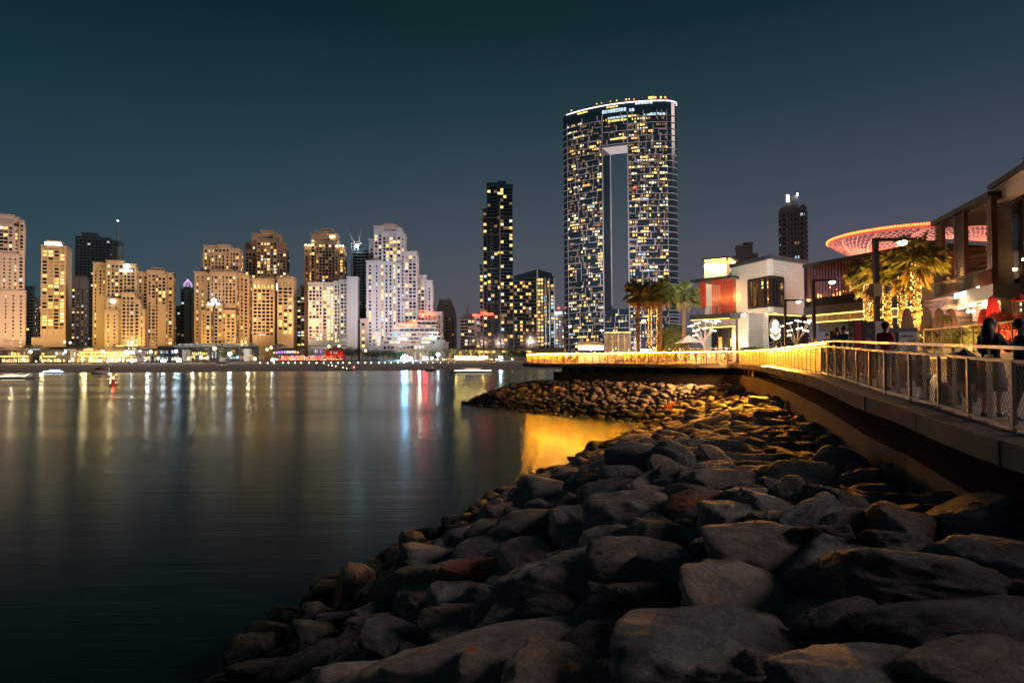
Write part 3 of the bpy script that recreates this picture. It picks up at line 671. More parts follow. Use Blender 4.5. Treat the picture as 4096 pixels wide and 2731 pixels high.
    lamp('SPOT', (cx-40, cy-230, 24), 1.6e6, (1,.84,.88), 3, (cx, cy, 190), 50, 'facade_floodlight', blend=.9)
    q = P((aA+aB)/2, -TH/2); lamp('SPOT', (q[0], q[1], ZP+4), .8e6, (1,.86,.74), 2, (q[0], q[1], ZO), 24, 'opening_floodlight', blend=.5)
# ------------------------------------------------------------ sky, sea, land
def build_world():
    w = bpy.data.worlds.new('World'); scene.world = w; w.use_nodes = True; N = w.node_tree.nodes; L = w.node_tree.links
    bg = N['Background']; tc = N.new('ShaderNodeTexCoord'); sp = N.new('ShaderNodeSeparateXYZ'); L.new(tc.outputs['Generated'], sp.inputs[0])
    cr = N.new('ShaderNodeValToRGB'); L.new(sp.outputs['Z'], cr.inputs['Fac']); e = cr.color_ramp
    stops = [(0, (.100,.092,.112)), (.06, (.088,.086,.106)), (.14, (.063,.076,.096)), (.24, (.034,.057,.076)), (.34, (.015,.037,.047)), (.44, (.005,.020,.025)), (.55, (.003,.014,.018)), (1, (.002,.010,.014))]
    e.elements[0].position = 0; e.elements[0].color = (*stops[0][1], 1); e.elements[1].position = 1; e.elements[1].color = (*stops[-1][1], 1)
    for p, c in stops[1:-1]: x = e.elements.new(p); x.color = (*c, 1)
    cx = N.new('ShaderNodeValToRGB'); mr = N.new('ShaderNodeMapRange'); mr.inputs['From Min'].default_value = -.62; mr.inputs['From Max'].default_value = .62
    L.new(sp.outputs['X'], mr.inputs['Value']); L.new(mr.outputs['Result'], cx.inputs['Fac'])
    g = cx.color_ramp; g.elements[0].color = (.42,.78,.80, 1); g.elements[1].color = (1.24,1.06,1.12, 1); m = g.elements.new(.45); m.color = (1,1,1, 1)
    mx = N.new('ShaderNodeMix'); mx.data_type = 'RGBA'; mx.blend_type = 'MULTIPLY'; mx.inputs['Factor'].default_value = 1
    L.new(cr.outputs['Color'], mx.inputs['A']); L.new(cx.outputs['Color'], mx.inputs['B'])
    sky = N.new('ShaderNodeTexSky'); sky.sky_type = 'NISHITA'; sky.sun_disc = False; sky.sun_elevation = R(-4); sky.sun_rotation = R(200)
    sc = N.new('ShaderNodeMix'); sc.data_type = 'RGBA'; sc.blend_type = 'ADD'; sc.inputs['Factor'].default_value = .05
    L.new(mx.outputs['Result'], sc.inputs['A']); L.new(sky.outputs['Color'], sc.inputs['B'])
    L.new(sc.outputs['Result'], bg.inputs['Color']); bg.inputs['Strength'].default_value = 1.1
    s = bpy.data.lights.new('rock_fill_sun', 'SUN'); s.energy = 1.65; s.angle = R(24); s.color = (1,.78,.70)  # added sun lamp that lights the rocks; no sun is up
    o = bpy.data.objects.new('rock_fill_sun', s); COL.objects.link(o); o.rotation_euler = Vector((-.82, .16, -.42)).to_track_quat('-Z', 'Y').to_euler()

def build_land():
    m, N, L, b = nt('sea_water')
    b.inputs['Base Color'].default_value = (.006,.026,.028, 1); b.inputs['Roughness'].default_value = .17; b.inputs['IOR'].default_value = 1.33; b.inputs['Specular IOR Level'].default_value = .19
    g = N.new('ShaderNodeNewGeometry'); hs = []
    for sc, st, d in (((.08, .8, 1), 1.0, .012), ((.5, 5.5, 1), 1., .0070), ((2.4, 20, 1), 1., .0016)):
        mp = N.new('ShaderNodeMapping'); mp.inputs['Scale'].default_value = sc; mp.inputs['Rotation'].default_value = (0, 0, R(4)); L.new(g.outputs['Position'], mp.inputs['Vector'])
        n = N.new('ShaderNodeTexNoise'); n.inputs['Scale'].default_value = 1; n.inputs['Detail'].default_value = 3; L.new(mp.outputs[0], n.inputs['Vector'])
        k = N.new('ShaderNodeMath'); k.operation = 'MULTIPLY'; k.inputs[1].default_value = d; L.new(n.outputs['Fac'], k.inputs[0]); hs.append(k)
    a = N.new('ShaderNodeMath'); L.new(hs[0].outputs[0], a.inputs[0]); L.new(hs[1].outputs[0], a.inputs[1])
    a2 = N.new('ShaderNodeMath'); L.new(a.outputs[0], a2.inputs[0]); L.new(hs[2].outputs[0], a2.inputs[1])
    bp = N.new('ShaderNodeBump'); bp.inputs['Strength'].default_value = 1; bp.inputs['Distance'].default_value = 1.0; L.new(a2.outputs[0], bp.inputs['Height']); L.new(bp.outputs[0], b.inputs['Normal'])
    fr = N.new('ShaderNodeFresnel'); fr.inputs['IOR'].default_value = 1.33; L.new(bp.outputs[0], fr.inputs['Normal'])
    gl = N.new('ShaderNodeBsdfGlossy'); gl.inputs['Color'].default_value = (.50,.60,.62, 1); L.new(bp.outputs[0], gl.inputs['Normal'])
    df = N.new('ShaderNodeBsdfDiffuse'); df.inputs['Color'].default_value = (.002,.009,.010, 1); ms = N.new('ShaderNodeMixShader'); L.new(fr.outputs[0], ms.inputs[0]); L.new(df.outputs[0], ms.inputs[1]); L.new(gl.outputs[0], ms.inputs[2])
    L.new(ms.outputs[0], N['Material Output'].inputs['Surface'])
    # calmer and choppier patches left by boats
    mp = N.new('ShaderNodeMapping'); mp.inputs['Scale'].default_value = (.006, .035, 1); mp.inputs['Rotation'].default_value = (0, 0, R(-7)); L.new(g.outputs['Position'], mp.inputs['Vector'])
    n = N.new('ShaderNodeTexNoise'); n.inputs['Scale'].default_value = 1; n.inputs['Detail'].default_value = 2; L.new(mp.outputs[0], n.inputs['Vector'])
    r = N.new('ShaderNodeMapRange'); r.inputs['From Min'].default_value = .38; r.inputs['From Max'].default_value = .62; r.inputs['To Min'].default_value = .17; r.inputs['To Max'].default_value = .25
    L.new(n.outputs['Fac'], r.inputs['Value']); L.new(r.outputs['Result'], gl.inputs['Roughness'])
    w = MB(); w.quad((-4000, -300, 0), (4000, -300, 0), (4000, 9000, 0), (-4000, 9000, 0)); whole('sea', w, 'sea_water', 'dark teal sea with long smooth light streaks', kind='structure')
    mat('beach_sand', (.15,.125,.11), .9, var=.25, scale=.08, bump=.3, bscale=1.2)
    mat('city_ground', (.10,.095,.09), .9, var=.2, scale=.05)
    w = MB(); X = [-900+k*60 for k in range(31)]; prof = [(368, -.6), (378, .35), (420, 1.6), (480, 3.0), (545, 4.3), (560, 4.45)]
    for i in range(30):
        for j in range(5):
            sh = lambda x, y, k: (x, y+(7*math.sin(x*.013)+4*math.sin(x*.041) if k < 3 else 0), 0)
            p = [(X[i], j), (X[i+1], j), (X[i+1], j+1), (X[i], j+1)]; q = []
            for x, k in p: v = sh(x, prof[k][0], k); q.append((v[0], v[1], prof[k][1]))
            w.quad(*q)
    whole('beach', w, 'beach_sand', 'dim sandy beach below the lit promenade', kind='structure')
    w = MB(); w.quad((-4000, 560, 4.45), (4000, 560, 4.45), (4000, 9000, 4.5), (-4000, 9000, 4.5)); whole('ground', w, 'city_ground', 'paved city ground behind the beach', kind='structure')

# ------------------------------------------------------------ vegetation
mat('palm_bark', (.16,.10,.065), .9, var=.4, scale=6, bump=1, bscale=14)
mat('palm_leaf', (.10,.105,.022), .6, var=.45, scale=3)
mat('palm_skirt', (.22,.15,.06), .8, var=.4, scale=4)
mat('dark_leaf', (.035,.06,.022), .6, var=.5, scale=1.2)
mat('bush_leaf', (.07,.09,.025), .6, var=.5, scale=3)
def fan_crown(rn, n=46, L1=1.35, Lb=1.15, blades=13, skirt=10):
    g = MB()
    for k in range(n+skirt):
        az = rn.random()*6.283; low = k >= n
        el = (rn.uniform(-1.25, -.95) if low else math.asin(rn.uniform(-.55, .98)))
        L = L1*rn.uniform(.8, 1.1)*(.7 if low else 1); d = Vector((math.cos(az)*math.cos(el), math.sin(az)*math.cos(el), math.sin(el)))
        a = Vector((0, 0, rn.uniform(-.3, .2))); e = a+d*L; e.z -= .12*L*math.cos(el)
        mi = 1 if low else 0
        g.beam(a, e, .05, .03, mi=mi)
        f = (e-a).normalized(); side = f.cross(Vector((0, 0, 1)))
        if side.length < .05: side = Vector((1, 0, 0))
        side.normalize(); nrm = side.cross(f)
        for b in range(blades):
            th = R(-105+210*b/(blades-1))+rn.uniform(-.05, .05); ln = Lb*(1-.25*abs(th)/1.9)*rn.uniform(.85, 1.1)
            bd = (f*math.cos(th)+side*math.sin(th)); m_ = e+bd*ln*.55; t = e+bd*ln+Vector((0, 0, -ln*rn.uniform(.12, .5)))+nrm*rn.uniform(-.08, .08)
            wd = bd.cross(nrm).normalized()*.05*Lb
            g.add([e, m_-wd, t, m_+wd], [(0, 1, 2), (0, 2, 3)], mi)
    return g
def feather_crown(rn, n=26, L=3.2):
    g = MB()
    for k in range(n):
        az = 6.283*k/n*3.3+rn.random(); el = rn.uniform(-.2, 1.2); h = Vector((math.cos(az), math.sin(az), 0)); side = Vector((-h.y, h.x, 0)); p = Vector((0, 0, 0)); seg = 7; ln = L*rn.uniform(.8, 1.1)
        for i in range(seg):
            a = el-i*.28; q = p+(h*math.cos(a)+Vector((0, 0, math.sin(a))))*ln/seg; ww = ln*.16*(1-.1*i)
            for sgn in (-1, 1):
                for j in range(2):
                    c = p+(q-p)*(j/2); dd = c+side*sgn*ww+Vector((0, 0, -ww*.6))+(q-p)*.7
                    g.add([c, c+(q-p)*.42, dd], [(0, 1, 2)])
            p = q
    return g
def trunk_mb(rn, h, r0, r1, bend=.15, n=10, rough=.03):
    g = MB(); pts = []; rs = []; m = max(6, int(h/.22))
    bx, by = rn.uniform(-bend, bend), rn.uniform(-bend, bend)
    for i in range(m+1):
        f = i/m; pts.append((bx*f*f, by*f*f, h*f)); rs.append((r0+(r1-r0)*f)*(1+(.10 if i % 2 else -.06))+(.14*r0 if i == 0 else 0))
    g.tube(pts, rs, n); return g, Vector(pts[-1])
def make_palm(name, label, p, h, r, rn, crown='fan', lights=False, group=None, size=1., n=46):
    o = empty(name, label, 'palm tree', p, group=group)
    t, top = trunk_mb(rn, h, r, r*.72, h*.03); part('trunk', t, 'palm_bark', o)
    g = fan_crown(rn, n, 1.35*size, 1.15*size) if crown == 'fan' else feather_crown(rn, 26, 3.0*size)
    if crown != 'fan': g.m = [0]*len(g.f)
    g.v = [tuple(Vector(v)+top) for v in g.v]; part('crown', g, ['palm_leaf', 'palm_skirt'], o)
    if lights:
        l = MB(); k = 0; z = .4
        while z < h-.3:
            a = k*2.4; rr = r*(1-.28*z/h)*1.12; c = top*(z/h)**2; w_ = rn.uniform(.025, .05); l.cbox((c.x+rr*math.cos(a), c.y+rr*math.sin(a), z), w_, w_, w_, a); k += rn.uniform(.6, 1.6); z += rn.uniform(.015, .05)
        part('string_lights', l, 'fairy_light', o, kind='stuff')
    return o
def leaf_cloud(rn, g, c, r, n, s, sz=.8):
    for _ in range(n):
        d = Vector((rn.gauss(0, 1), rn.gauss(0, 1), rn.gauss(0, 1))).normalized()*r*rn.random()**.4; d.z *= sz
        p = Vector(c)+d; a = Vector((rn.gauss(0, 1), rn.gauss(0, 1), rn.gauss(0, 1))).normalized(); b = a.cross(Vector((rn.random(), rn.random(), .3))).normalized()
        g.add([p-a*s, p+b*s*.5, p+a*s, p-b*s*.5], [(0, 1, 2, 3)])
def make_tree(name, label, p, h, w, rn, leaf='dark_leaf', n=2600, s=.35, cat='tree', group=None):
    o = empty(name, label, cat, p, group=group); t = MB(); th = h*.35
    t.tube([(0, 0, 0), (w*.02, 0, th*.6), (0, w*.02, th)], [h*.035, h*.028, h*.022], 8); g = MB()
    cl = []
    for k in range(16):
        az = rn.random()*6.28; rr = w*.36*rn.random()**.5; c = Vector((math.cos(az)*rr, math.sin(az)*rr, th+h*.06+(h*.50)*rn.random()*(1-.5*rr/(w*.36)))); cl.append(c)
        t.tube([(0, 0, th*.9), c*.5+Vector((0, 0, th*.5)), c], [h*.014, h*.009, h*.003], 5)
    part('trunk', t, 'palm_bark', o)
    for c in cl: leaf_cloud(rn, g, c, w*.21, n//16, s)
    part('crown', g, leaf, o); return o

# ------------------------------------------------------------ the lit strip at the foot of the towers
SH = []
for i, c in enumerate([(.50,.36,.28), (.5,.44,.36), (.10,.085,.08), (.07,.07,.075), (.25,.2,.17)]):
    mat(('peach_render', 'cream_render', 'dark_timber', 'dark_panel', 'taupe_render')[i], c, .8, var=.15, scale=.3)
def lowb(name, label, x0, x1, yt, Y, wall, th=14, floors=(), strips=(), roof=None, cat='building', extra=None):
    A = at(x0, 1420, Y); B = at(x1, 1420, Y); zt = at((x0+x1)/2, yt, Y).z; o = empty(name, label, cat, ((A.x+B.x)/2, Y, GZ))
    w = MB(); w.box(A.x, B.x, Y, Y+th, GZ, zt); part('wall', rel(w, o), wall, o)
    w = MB(); w.box(A.x-.6, B.x+.6, Y-1.2, Y+th, zt, zt+.5); part('roof', rel(w, o), roof or 'dark_panel', o)
    rn = random.Random(int(x0*3+x1))
    for f in floors:
        a, b, m, n = f[:4]; xa, xb = (f[4], f[5]) if len(f) > 4 else (x0, x1)
        z0 = at(x0, b, Y).z; z1 = at(x0, a, Y).z; XA = at(xa, a, Y).x; XB = at(xb, a, Y).x; d = (XB-XA)/n
        fr = MB(); fr.box(XA, XB, Y-1.3, Y-.9, z1, z1+.35); fr.box(XA, XB, Y-1.3, Y, z0-.3, z0)
        for k in range(n+1): fr.box(XA+d*k-.15, XA+d*k+.15, Y-1.2, Y-.9, z0, z1)
        wf = part('window_frame', rel(fr, o), 'dark_panel', o)
        for k in range(n):
            mm = m if isinstance(m, str) else rn.choice(m)
            if mm == '': continue
            p = MB(); hz = (z1-z0)*rn.uniform(.6, 1); p.box(XA+d*k+.25, XA+d*(k+1)-.25, Y-.35, Y-.05, z0+.05, z0+hz); part('window', rel(p, o), mm, wf)
    for s in strips:
        y, m, h = s[:3]; xa, xb = (s[3], s[4]) if len(s) > 3 else (x0, x1); z = at(x0, y, Y).z
        p = MB(); p.box(at(xa, y, Y).x, at(xb, y, Y).x, Y-1.7, Y-1.4, z-h/2, z+h/2); part('light_strip', rel(p, o), m, o)
    return o
LAMPN = [0]
def globe(u, v, Y, r, m, label, cat='lamp', name='lamp_post', power=None, col=None):
    p = at(u, v, Y); o = empty(name, label, cat, (p.x, p.y, GZ), group=None)
    b = MB(); b.tube([(0, 0, -1), (0, 0, p.z-GZ-r)], [.12, .08], 6); part('pole', b, 'dark_panel', o)
    b = MB(); b.sphere((0, 0, p.z-GZ), r, 8, 5); part('lamp_head', b, m, o)
    if power: lamp('POINT', (p.x, p.y-2.5, p.z+.5), power, col, .5, name='lamp_glow')
    return o
def build_strip():
    rn = random.Random(11)
    WL = ['lit_warm', 'lit_gold', 'lit_pale', 'lit_dim']; WD = ['lit_dim', 'lit_dim', 'lit_warm', '', '']
    lowb('terrace_building', 'long pale pink podium wall with round lit signs under the leftmost towers', -20, 345, 1390, 640, 'peach_render', floors=[(1393, 1402, ['lit_pale', 'lit_cool', ''], 7, 95, 160), (1396, 1404, ['lit_cool'], 3, 255, 300)])
    lowb('terrace_building', 'small square pale tower block on the pink podium at far left', 18, 48, 1363, 636, 'peach_render', th=9)
    lowb('restaurant_building', 'dark two storey restaurant with a golden light strip at the far left end', 8, 118, 1402, 585, 'dark_timber', floors=[(1404, 1421, WD, 9), (1432, 1449, WL, 12)], strips=[(1425, 'strip_gold', .9)])
    lowb('restaurant_building', 'dark two storey restaurant left of the long golden one', 166, 276, 1402, 585, 'dark_timber', floors=[(1406, 1421, WD+['lit_cool'], 8), (1434, 1447, ['lit_gold', 'lit_warm', ''], 9)], strips=[(1426, 'strip_gold', .8, 178, 228)])
    lowb('shop_building', 'upright cream wall panel block between the dark restaurant and the golden one', 280, 306, 1397, 586, 'cream_render', floors=[(1404, 1430, ['lit_pale'], 1, 296, 304)])
    lowb('restaurant_building', 'long two storey restaurant outlined in bright golden light strips with a white sign', 308, 548, 1400, 585, 'taupe_render', floors=[(1410, 1422, WL, 18), (1430, 1449, WL+['inside_warm'], 16)], strips=[(1409, 'strip_gold', .6, 322, 500), (1425, 'strip_gold', 1.0, 322, 545), (1399, 'strip_gold', .9, 340, 375)])
    p = at(518, 1409, 582); b = MB(); b.cbox(p, 8.5, .4, 2.6); whole('signboard', b, 'sign_white', 'glaring white sign on the upper floor of the golden restaurant', 'sign', loc=p)
    lowb('pavilion_building', 'cream pavilion with lit roof edge standing behind the golden restaurant', 450, 560, 1387, 640, 'cream_render', floors=[(1390, 1402, ['lit_pale', 'lit_dim'], 4, 512, 545)], strips=[(1384, 'strip_gold', .7, 470, 500), (1384, 'strip_gold', .7, 516, 552)])
    lowb('gate_building', 'row of pale lit arcades behind the palms right of the golden restaurant', 556, 640, 1397, 640, 'cream_render', floors=[(1400, 1416, ['lit_pale', 'lit_gold', ''], 8), (1424, 1440, ['lit_pale', 'lit_dim', ''], 8)])
    lowb('shop_building', 'dark block with white lit upper windows left of the scalloped roof', 630, 742, 1386, 620, 'dark_panel', floors=[(1400, 1414, ['lit_cool', 'lit_dim', '', 'lit_pale'], 10), (1426, 1442, ['lit_cool', 'lit_dim', 'lit_pale', ''], 10)])
    o = lowb('restaurant_building', 'long dark two storey building under a grey scalloped canopy roof', 745, 1012, 1387, 600, 'dark_panel', floors=[(1405, 1420, ['lit_pale', 'lit_gold'], 8, 769, 832), (1405, 1432, ['lit_dim', 'lit_cool'], 3, 848, 868), (1427, 1438, ['lit_gold', 'lit_warm'], 7, 790, 836), (1392, 1399, ['lit_dim', ''], 9, 750, 900), (1398, 1412, ['', 'lit_dim'], 5, 900, 1010), (1424, 1436, ['', 'lit_cool', 'lit_dim'], 10, 880, 1010)])
    b = MB(); A = at(722, 1376, 598).x; B = at(1012, 1376, 598).x; z = at(800, 1382, 598).z; n = 13; d = (B-A)/n
    for k in range(n):
        pts = [(A+d*k+d*(i/6), z+1.9*math.sin(math.pi*i/6)**.7) for i in range(7)]
        b.add([(x, 592, q) for x, q in pts]+[(x, 606, q) for x, q in pts], [tuple(range(6, -1, -1)), tuple(range(7, 14))]+[(i, i+1, i+8, i+7) for i in range(6)])
    part('canopy', rel(b, o), 'slab_grey', o); b = MB(); b.box(A-3, B+2, 591, 607, z-1.3, z-.6)
    for k in range(8): x = A+(B-A)*k/7; b.box(x-.2, x+.2, 591.5, 592, GZ, z-.6)
    part('canopy_frame', rel(b, o), 'slab_dim', o)
    for x0, x1, v0, lab in ((728, 760, 1400, 'plain grey wall block at the left end under the scalloped roof'), (879, 896, 1402, 'upright white panel wall under the scalloped roof'), (975, 998, 1395, 'square grey panel block at the right end under the scalloped roof')):
        lowb('wall_block', lab, x0, x1, v0, 594, 'taupe_render' if x0 < 870 else 'white_stucco', th=4, cat='wall')
    lowb('bar_pavilion', 'open bar pavilion with a hipped roof and violet lights left of the red terrace', 1092, 1198, 1393, 590, 'dark_timber', floors=[(1402, 1414, ['lit_warm', 'lit_cool', 'lit_dim', 'violet'], 10)], strips=[(1407, 'strip_gold', .5, 1155, 1185)])
    pk = at(1117, 1373, 596); b = MB(); e = at(1117, 1386, 596).z
    b.add([(pk.x-6.5, 590, e), (pk.x+6.5, 590, e), (pk.x+6.5, 603, e), (pk.x-6.5, 603, e), (pk.x, 596.5, pk.z)], [(0, 1, 4), (1, 2, 4), (2, 3, 4), (3, 0, 4), (3, 2, 1, 0)]); b.box(pk.x-.3, pk.x+.3, 596, 597, GZ, e)
    whole('hipped_roof', b, 'taupe_render', 'small hipped tile roof on posts at the left end of the red terrace', 'kiosk', loc=(pk.x, 596, GZ))
    lowb('podium_building', 'white stepped podium under the long curved hotel', 1232, 1372, 1385, 640, 'white_stucco', floors=[(1398, 1412, ['lit_cool', 'lit_dim', 'violet'], 8, 1245, 1300)])
    lowb('red_terrace', 'low terrace wall glowing with hundreds of red lamps', 1098, 1372, 1432, 575, 'dark_timber', th=5, floors=[(1434, 1441, ['inside_warm', 'rim_dot', 'glowred_soft', 'glowred_soft'], 40)], cat='terrace')
    rr = random.Random(3)
    b = MB()
    for k in range(330):
        u = rr.triangular(1105, 1375, 1190); v = rr.uniform(1422, 1440); q = at(u, v, 572); b.cbox(q, .55, .5, .5, 0, rr.choice((0, 0, 0, 1, 1, 2, 3)))
    whole('terrace_lights', b, ['glowred_soft', 'rim_dot', 'lit_pale', 'violet'], 'swarm of small red and orange lamps along the red terrace', 'lights', kind='stuff')
    o = lowb('barn_building', 'red lit building with a pitched roof beside the big dark round tree', 1302, 1370, 1400, 592, 'red_brick', floors=[(1404, 1408, ['lit_pale'], 8, 1320, 1352), (1409, 1414, ['lit_pale', 'dark_glass'], 5, 1322, 1350)])
    A = at(1296, 1402, 590); B = at(1372, 1402, 590); C = at(1342, 1384, 590); b = MB(); b.add([(A.x, 590, A.z), (B.x, 590, B.z), (C.x, 590, C.z), (A.x, 606, A.z), (B.x, 606, B.z), (C.x, 606, C.z)], [(0, 1, 2), (5, 4, 3), (0, 2, 5, 3), (1, 4, 5, 2)]); part('gable', rel(b, o), 'dark_timber', o)
    for u in (1308, 1326, 1350, 1364): q = at(u, 1438, 588); lamp('SPOT', q, 2600, (1,.04,.02), .3, q+Vector((0, 3.5, 8)), 80, 'red_uplight')
    q = at(1230, 1430, 574); lamp('POINT', q, 3500, (1,.08,.03), 1, name='terrace_glow'); q = at(1290, 1430, 574); lamp('POINT', q, 3500, (1,.05,.03), 1, name='terrace_glow')
    # promenade sea wall and low fence of small lights
    b = MB(); A = at(-60, 1443, 566).x; B = at(1960, 1443, 566).x; b.box(A, B, 565, 566, 3.5, 5.4); whole('sea_wall', b, 'taupe_render', 'low wall between the beach and the lit promenade', 'wall', loc=((A+B)/2, 565, 3.5))
    for k in range(33):
        u = 1045+k*27.5+rr.uniform(-6, 6); p = at(u, 1452, 500); o = empty('bollard_light', 'small round light on a short post along the back of the beach', 'light', (p.x, 500, 3.4), group='small lights along the back of the beach')
        b = MB(); b.tube([(0, 0, 0), (0, 0, p.z-3.4)], .12, 5); part('post', b, 'dark_panel', o); b = MB(); b.sphere((0, 0, p.z-3.4+.2), .34, 6, 4); part('lamp_head', b, 'lamp_pale', o)
    # single lamps and floodlights
    G = [(122, 1407, 1.15, 'lamp_pale', 'pale lamp on a post right of the leftmost dark restaurant'), (262, 1406, .9, 'lamp_pale', 'pale lamp above the roof of the second dark restaurant'), (411, 1406, 1.2, 'lamp_warm', 'orange lamp on a post in front of the long golden restaurant'), (258, 1367, .8, 'lamp_pale', 'first of two lamps on the roof terrace under the signed hotel'), (281, 1370, .8, 'lamp_pale', 'second of two lamps on the roof terrace under the signed hotel'),
         (93, 1437, .8, 'lamp_warm', 'orange globe lamp in front of the leftmost restaurant'), (290, 1438, .9, 'lamp_pale', 'pale globe lamp at the cream panel block'), (330, 1437, 1., 'lamp_warm', 'orange globe lamp at the left end of the golden restaurant'), (362, 1437, .9, 'lamp_warm', 'orange globe lamp under the golden restaurant strip'), (476, 1437, 1., 'lamp_warm', 'orange globe lamp near the right end of the golden restaurant'), (431, 1446, .8, 'lamp_warm', 'low orange globe lamp before the golden restaurant'),
         (530, 1445, 1.1, 'lamp_white', 'white lamp inside the round tent frame'), (654, 1444, 1.9, 'flood_white', 'strong white floodlight on the promenade right of the golden restaurant'), (716, 1441, 1.8, 'lamp_white', 'white floodlight beside the dark shop block'), (633, 1433, .8, 'lamp_white', 'small white lamp among the palms by the dark shop block'), (704, 1404, 1.0, 'lamp_white', 'white lamp at the upper floor of the dark shop block'), (560, 1404, .7, 'lamp_pale', 'small pale lamp at the top of the lit arcades'), (604, 1407, .9, 'lamp_white', 'white lamp over the lit arcades'),
         (858, 1394, 1.4, 'lamp_warm', 'orange lamp high under the scalloped roof'), (804, 1430, 1.2, 'lamp_warm', 'first orange lamp on the terrace under the scalloped roof'), (829, 1431, 1., 'lamp_warm', 'second orange lamp on the terrace under the scalloped roof'), (919, 1415, 1.5, 'flood_white', 'bright white floodlight behind a tree under the scalloped roof'), (754, 1433, .9, 'lamp_warm', 'orange lamp at the left corner of the scalloped roof building'),
         (1020, 1435, 1.2, 'lamp_warm', 'orange lamp on the promenade right of the scalloped roof'), (1090, 1440, 1.1, 'lamp_white', 'white lamp at the left edge of the red terrace'), (1068, 1398, .9, 'lamp_warm', 'orange lamp left of the hipped roof'), (1085, 1390, .9, 'lamp_warm', 'upper orange lamp left of the hipped roof'), (1316, 1385, .8, 'lamp_warm', 'orange lamp above the pitched roof'), (1356, 1384, .8, 'lamp_warm', 'right hand orange lamp above the pitched roof'), (1462, 1402, .8, 'lamp_warm', 'orange lamp between dark trees right of the round tree'),
         (1560, 1444, 1.0, 'green_lamp', 'yellow green lamp in front of the dark trees'), (1644, 1433, 1.3, 'lamp_pale', 'pale lamp close beside the cyan floodlight'), (1752, 1418, 1.4, 'lamp_white', 'white lamp among palms left of the golden glow'), (1728, 1432, .9, 'lamp_white', 'small white lamp near the red lit kiosk'), (1946, 1428, .9, 'lamp_warm', 'orange lamp at the right end of the golden glow'), (2082, 1448, 1.1, 'lamp_white', 'white lamp close to the end of the railing')]
    for u, v, r_, m, lab in G: globe(u, v, 572, r_, m, lab, power=(2500 if r_ > .9 else None), col=(.85,.93,1) if m in ('lamp_white', 'flood_white') else (1,.66,.3))
    globe(1620, 1432, 560, 2.7, 'flood_cyan', 'glaring cyan floodlight on the beach promenade', 'floodlight', 'floodlight', 9000, (.5,.85,1))
    globe(1608, 1433, 561, 1.0, 'flood_cyan', 'smaller cyan lamp touching the glaring cyan floodlight', 'floodlight', 'floodlight')
    globe(2003, 1431, 560, 1.5, 'flood_white', 'glaring white floodlight left of the railing end', 'floodlight', 'floodlight', 4000, (.85,.95,1))
    for k, u in enumerate(range(1824, 1936, 12)): globe(u, 1432+rr.uniform(-2, 2), 572+rr.uniform(-3, 3), 1.5, 'flood_gold', 'one of the row of glaring golden lamps under the palms', 'lamp', 'lamp_post', 3500, (1,.62,.15)); bpy.context.scene.collection.objects[-1]
    for o in scene.objects:
        if o.get('label') == 'one of the row of glaring golden lamps under the palms': o['group'] = 'row of golden lamps under the palms'
    for k in range(14):
        u = 1690+k*27+rr.uniform(-8, 8); globe(u, 1439+rr.uniform(-3, 3), 573, .55, 'lamp_warm', 'small warm lamp along the promenade in front of the palms', 'lamp'); 
    for k in range(16):
        u = 20+k*38+rr.uniform(-12, 12); globe(u, 1443+rr.uniform(-2, 2), 573, .45, rr.choice(('lamp_warm', 'lamp_pale')), 'small lamp at ground level before the golden restaurants', 'lamp')
    for o in scene.objects:
        l = o.get('label')
        if l == 'small warm lamp along the promenade in front of the palms': o['group'] = 'small warm lamps in front of the palms'
        if l == 'small lamp at ground level before the golden restaurants': o['group'] = 'small ground lamps before the restaurants'
    # kiosks
    lowb('kiosk', 'small stall with a red glowing front among the dark trees', 1690, 1712, 1424, 572, 'dark_timber', th=4, floors=[(1427, 1438, ['kiosk_red'], 2)], cat='kiosk')
    lowb('kiosk', 'yellow lit low stall in front of the dark trees', 1486, 1522, 1439, 570, 'dark_timber', th=4, floors=[(1441, 1446, ['lit_gold'], 6)], cat='kiosk')
    lowb('kiosk', 'small lit hut standing on the dark sand', 870, 906, 1453, 470, 'cream_render', th=4, floors=[(1455, 1465, ['lit_gold', 'lit_pale', 'lit_dim'], 5)], cat='kiosk')
    lowb('kiosk', 'orange lit boat hut at the water left of the railing end', 1955, 1985, 1443, 500, 'taupe_render', th=4, floors=[(1445, 1454, ['lit_gold', 'lit_warm'], 4)], cat='kiosk')
    lowb('beach_club', 'long row of golden lit beach club fronts under the palms', 1700, 1960, 1434, 578, 'cream_render', th=5, floors=[(1436, 1444, ['lit_gold', 'lit_pale', 'lit_warm'], 26)], cat='building')
    lowb('bridge_wall', 'long pale concrete podium behind the palms under the dark glass towers', 1790, 2270, 1396, 640, 'cream_render', th=10, floors=[(1404, 1412, ['', 'lit_gold', '', ''], 20)], cat='wall')
    # lounge tent frame, pedal boat, jetty, boats, buoy
    p = at(532, 1450, 560); o = empty('tent_frame', 'round arched tent frame with a white lamp inside', 'tent', (p.x, 560, GZ)); b = MB()
    for dy in (0, 3, 6): b.tube([(7.5*math.cos(a*math.pi/10), dy, 7*math.sin(a*math.pi/10)) for a in range(11)], .3, 5)
    part('arch', b, 'slab_grey', o)
    p = at(400, 1489, 330); o = empty('pedal_boat', 'swan shaped pedal boat with a curved white neck at the left of the water', 'boat', (p.x, 330, 0))
    b = MB(); b.tube([(-4.5, 0, .35), (-3, 0, .5), (0, 0, .55), (3, 0, .5), (4.2, 0, .6)], [.2, .9, 1.1, .95, .3], 10); part('hull', b, 'white_stucco', o, True)
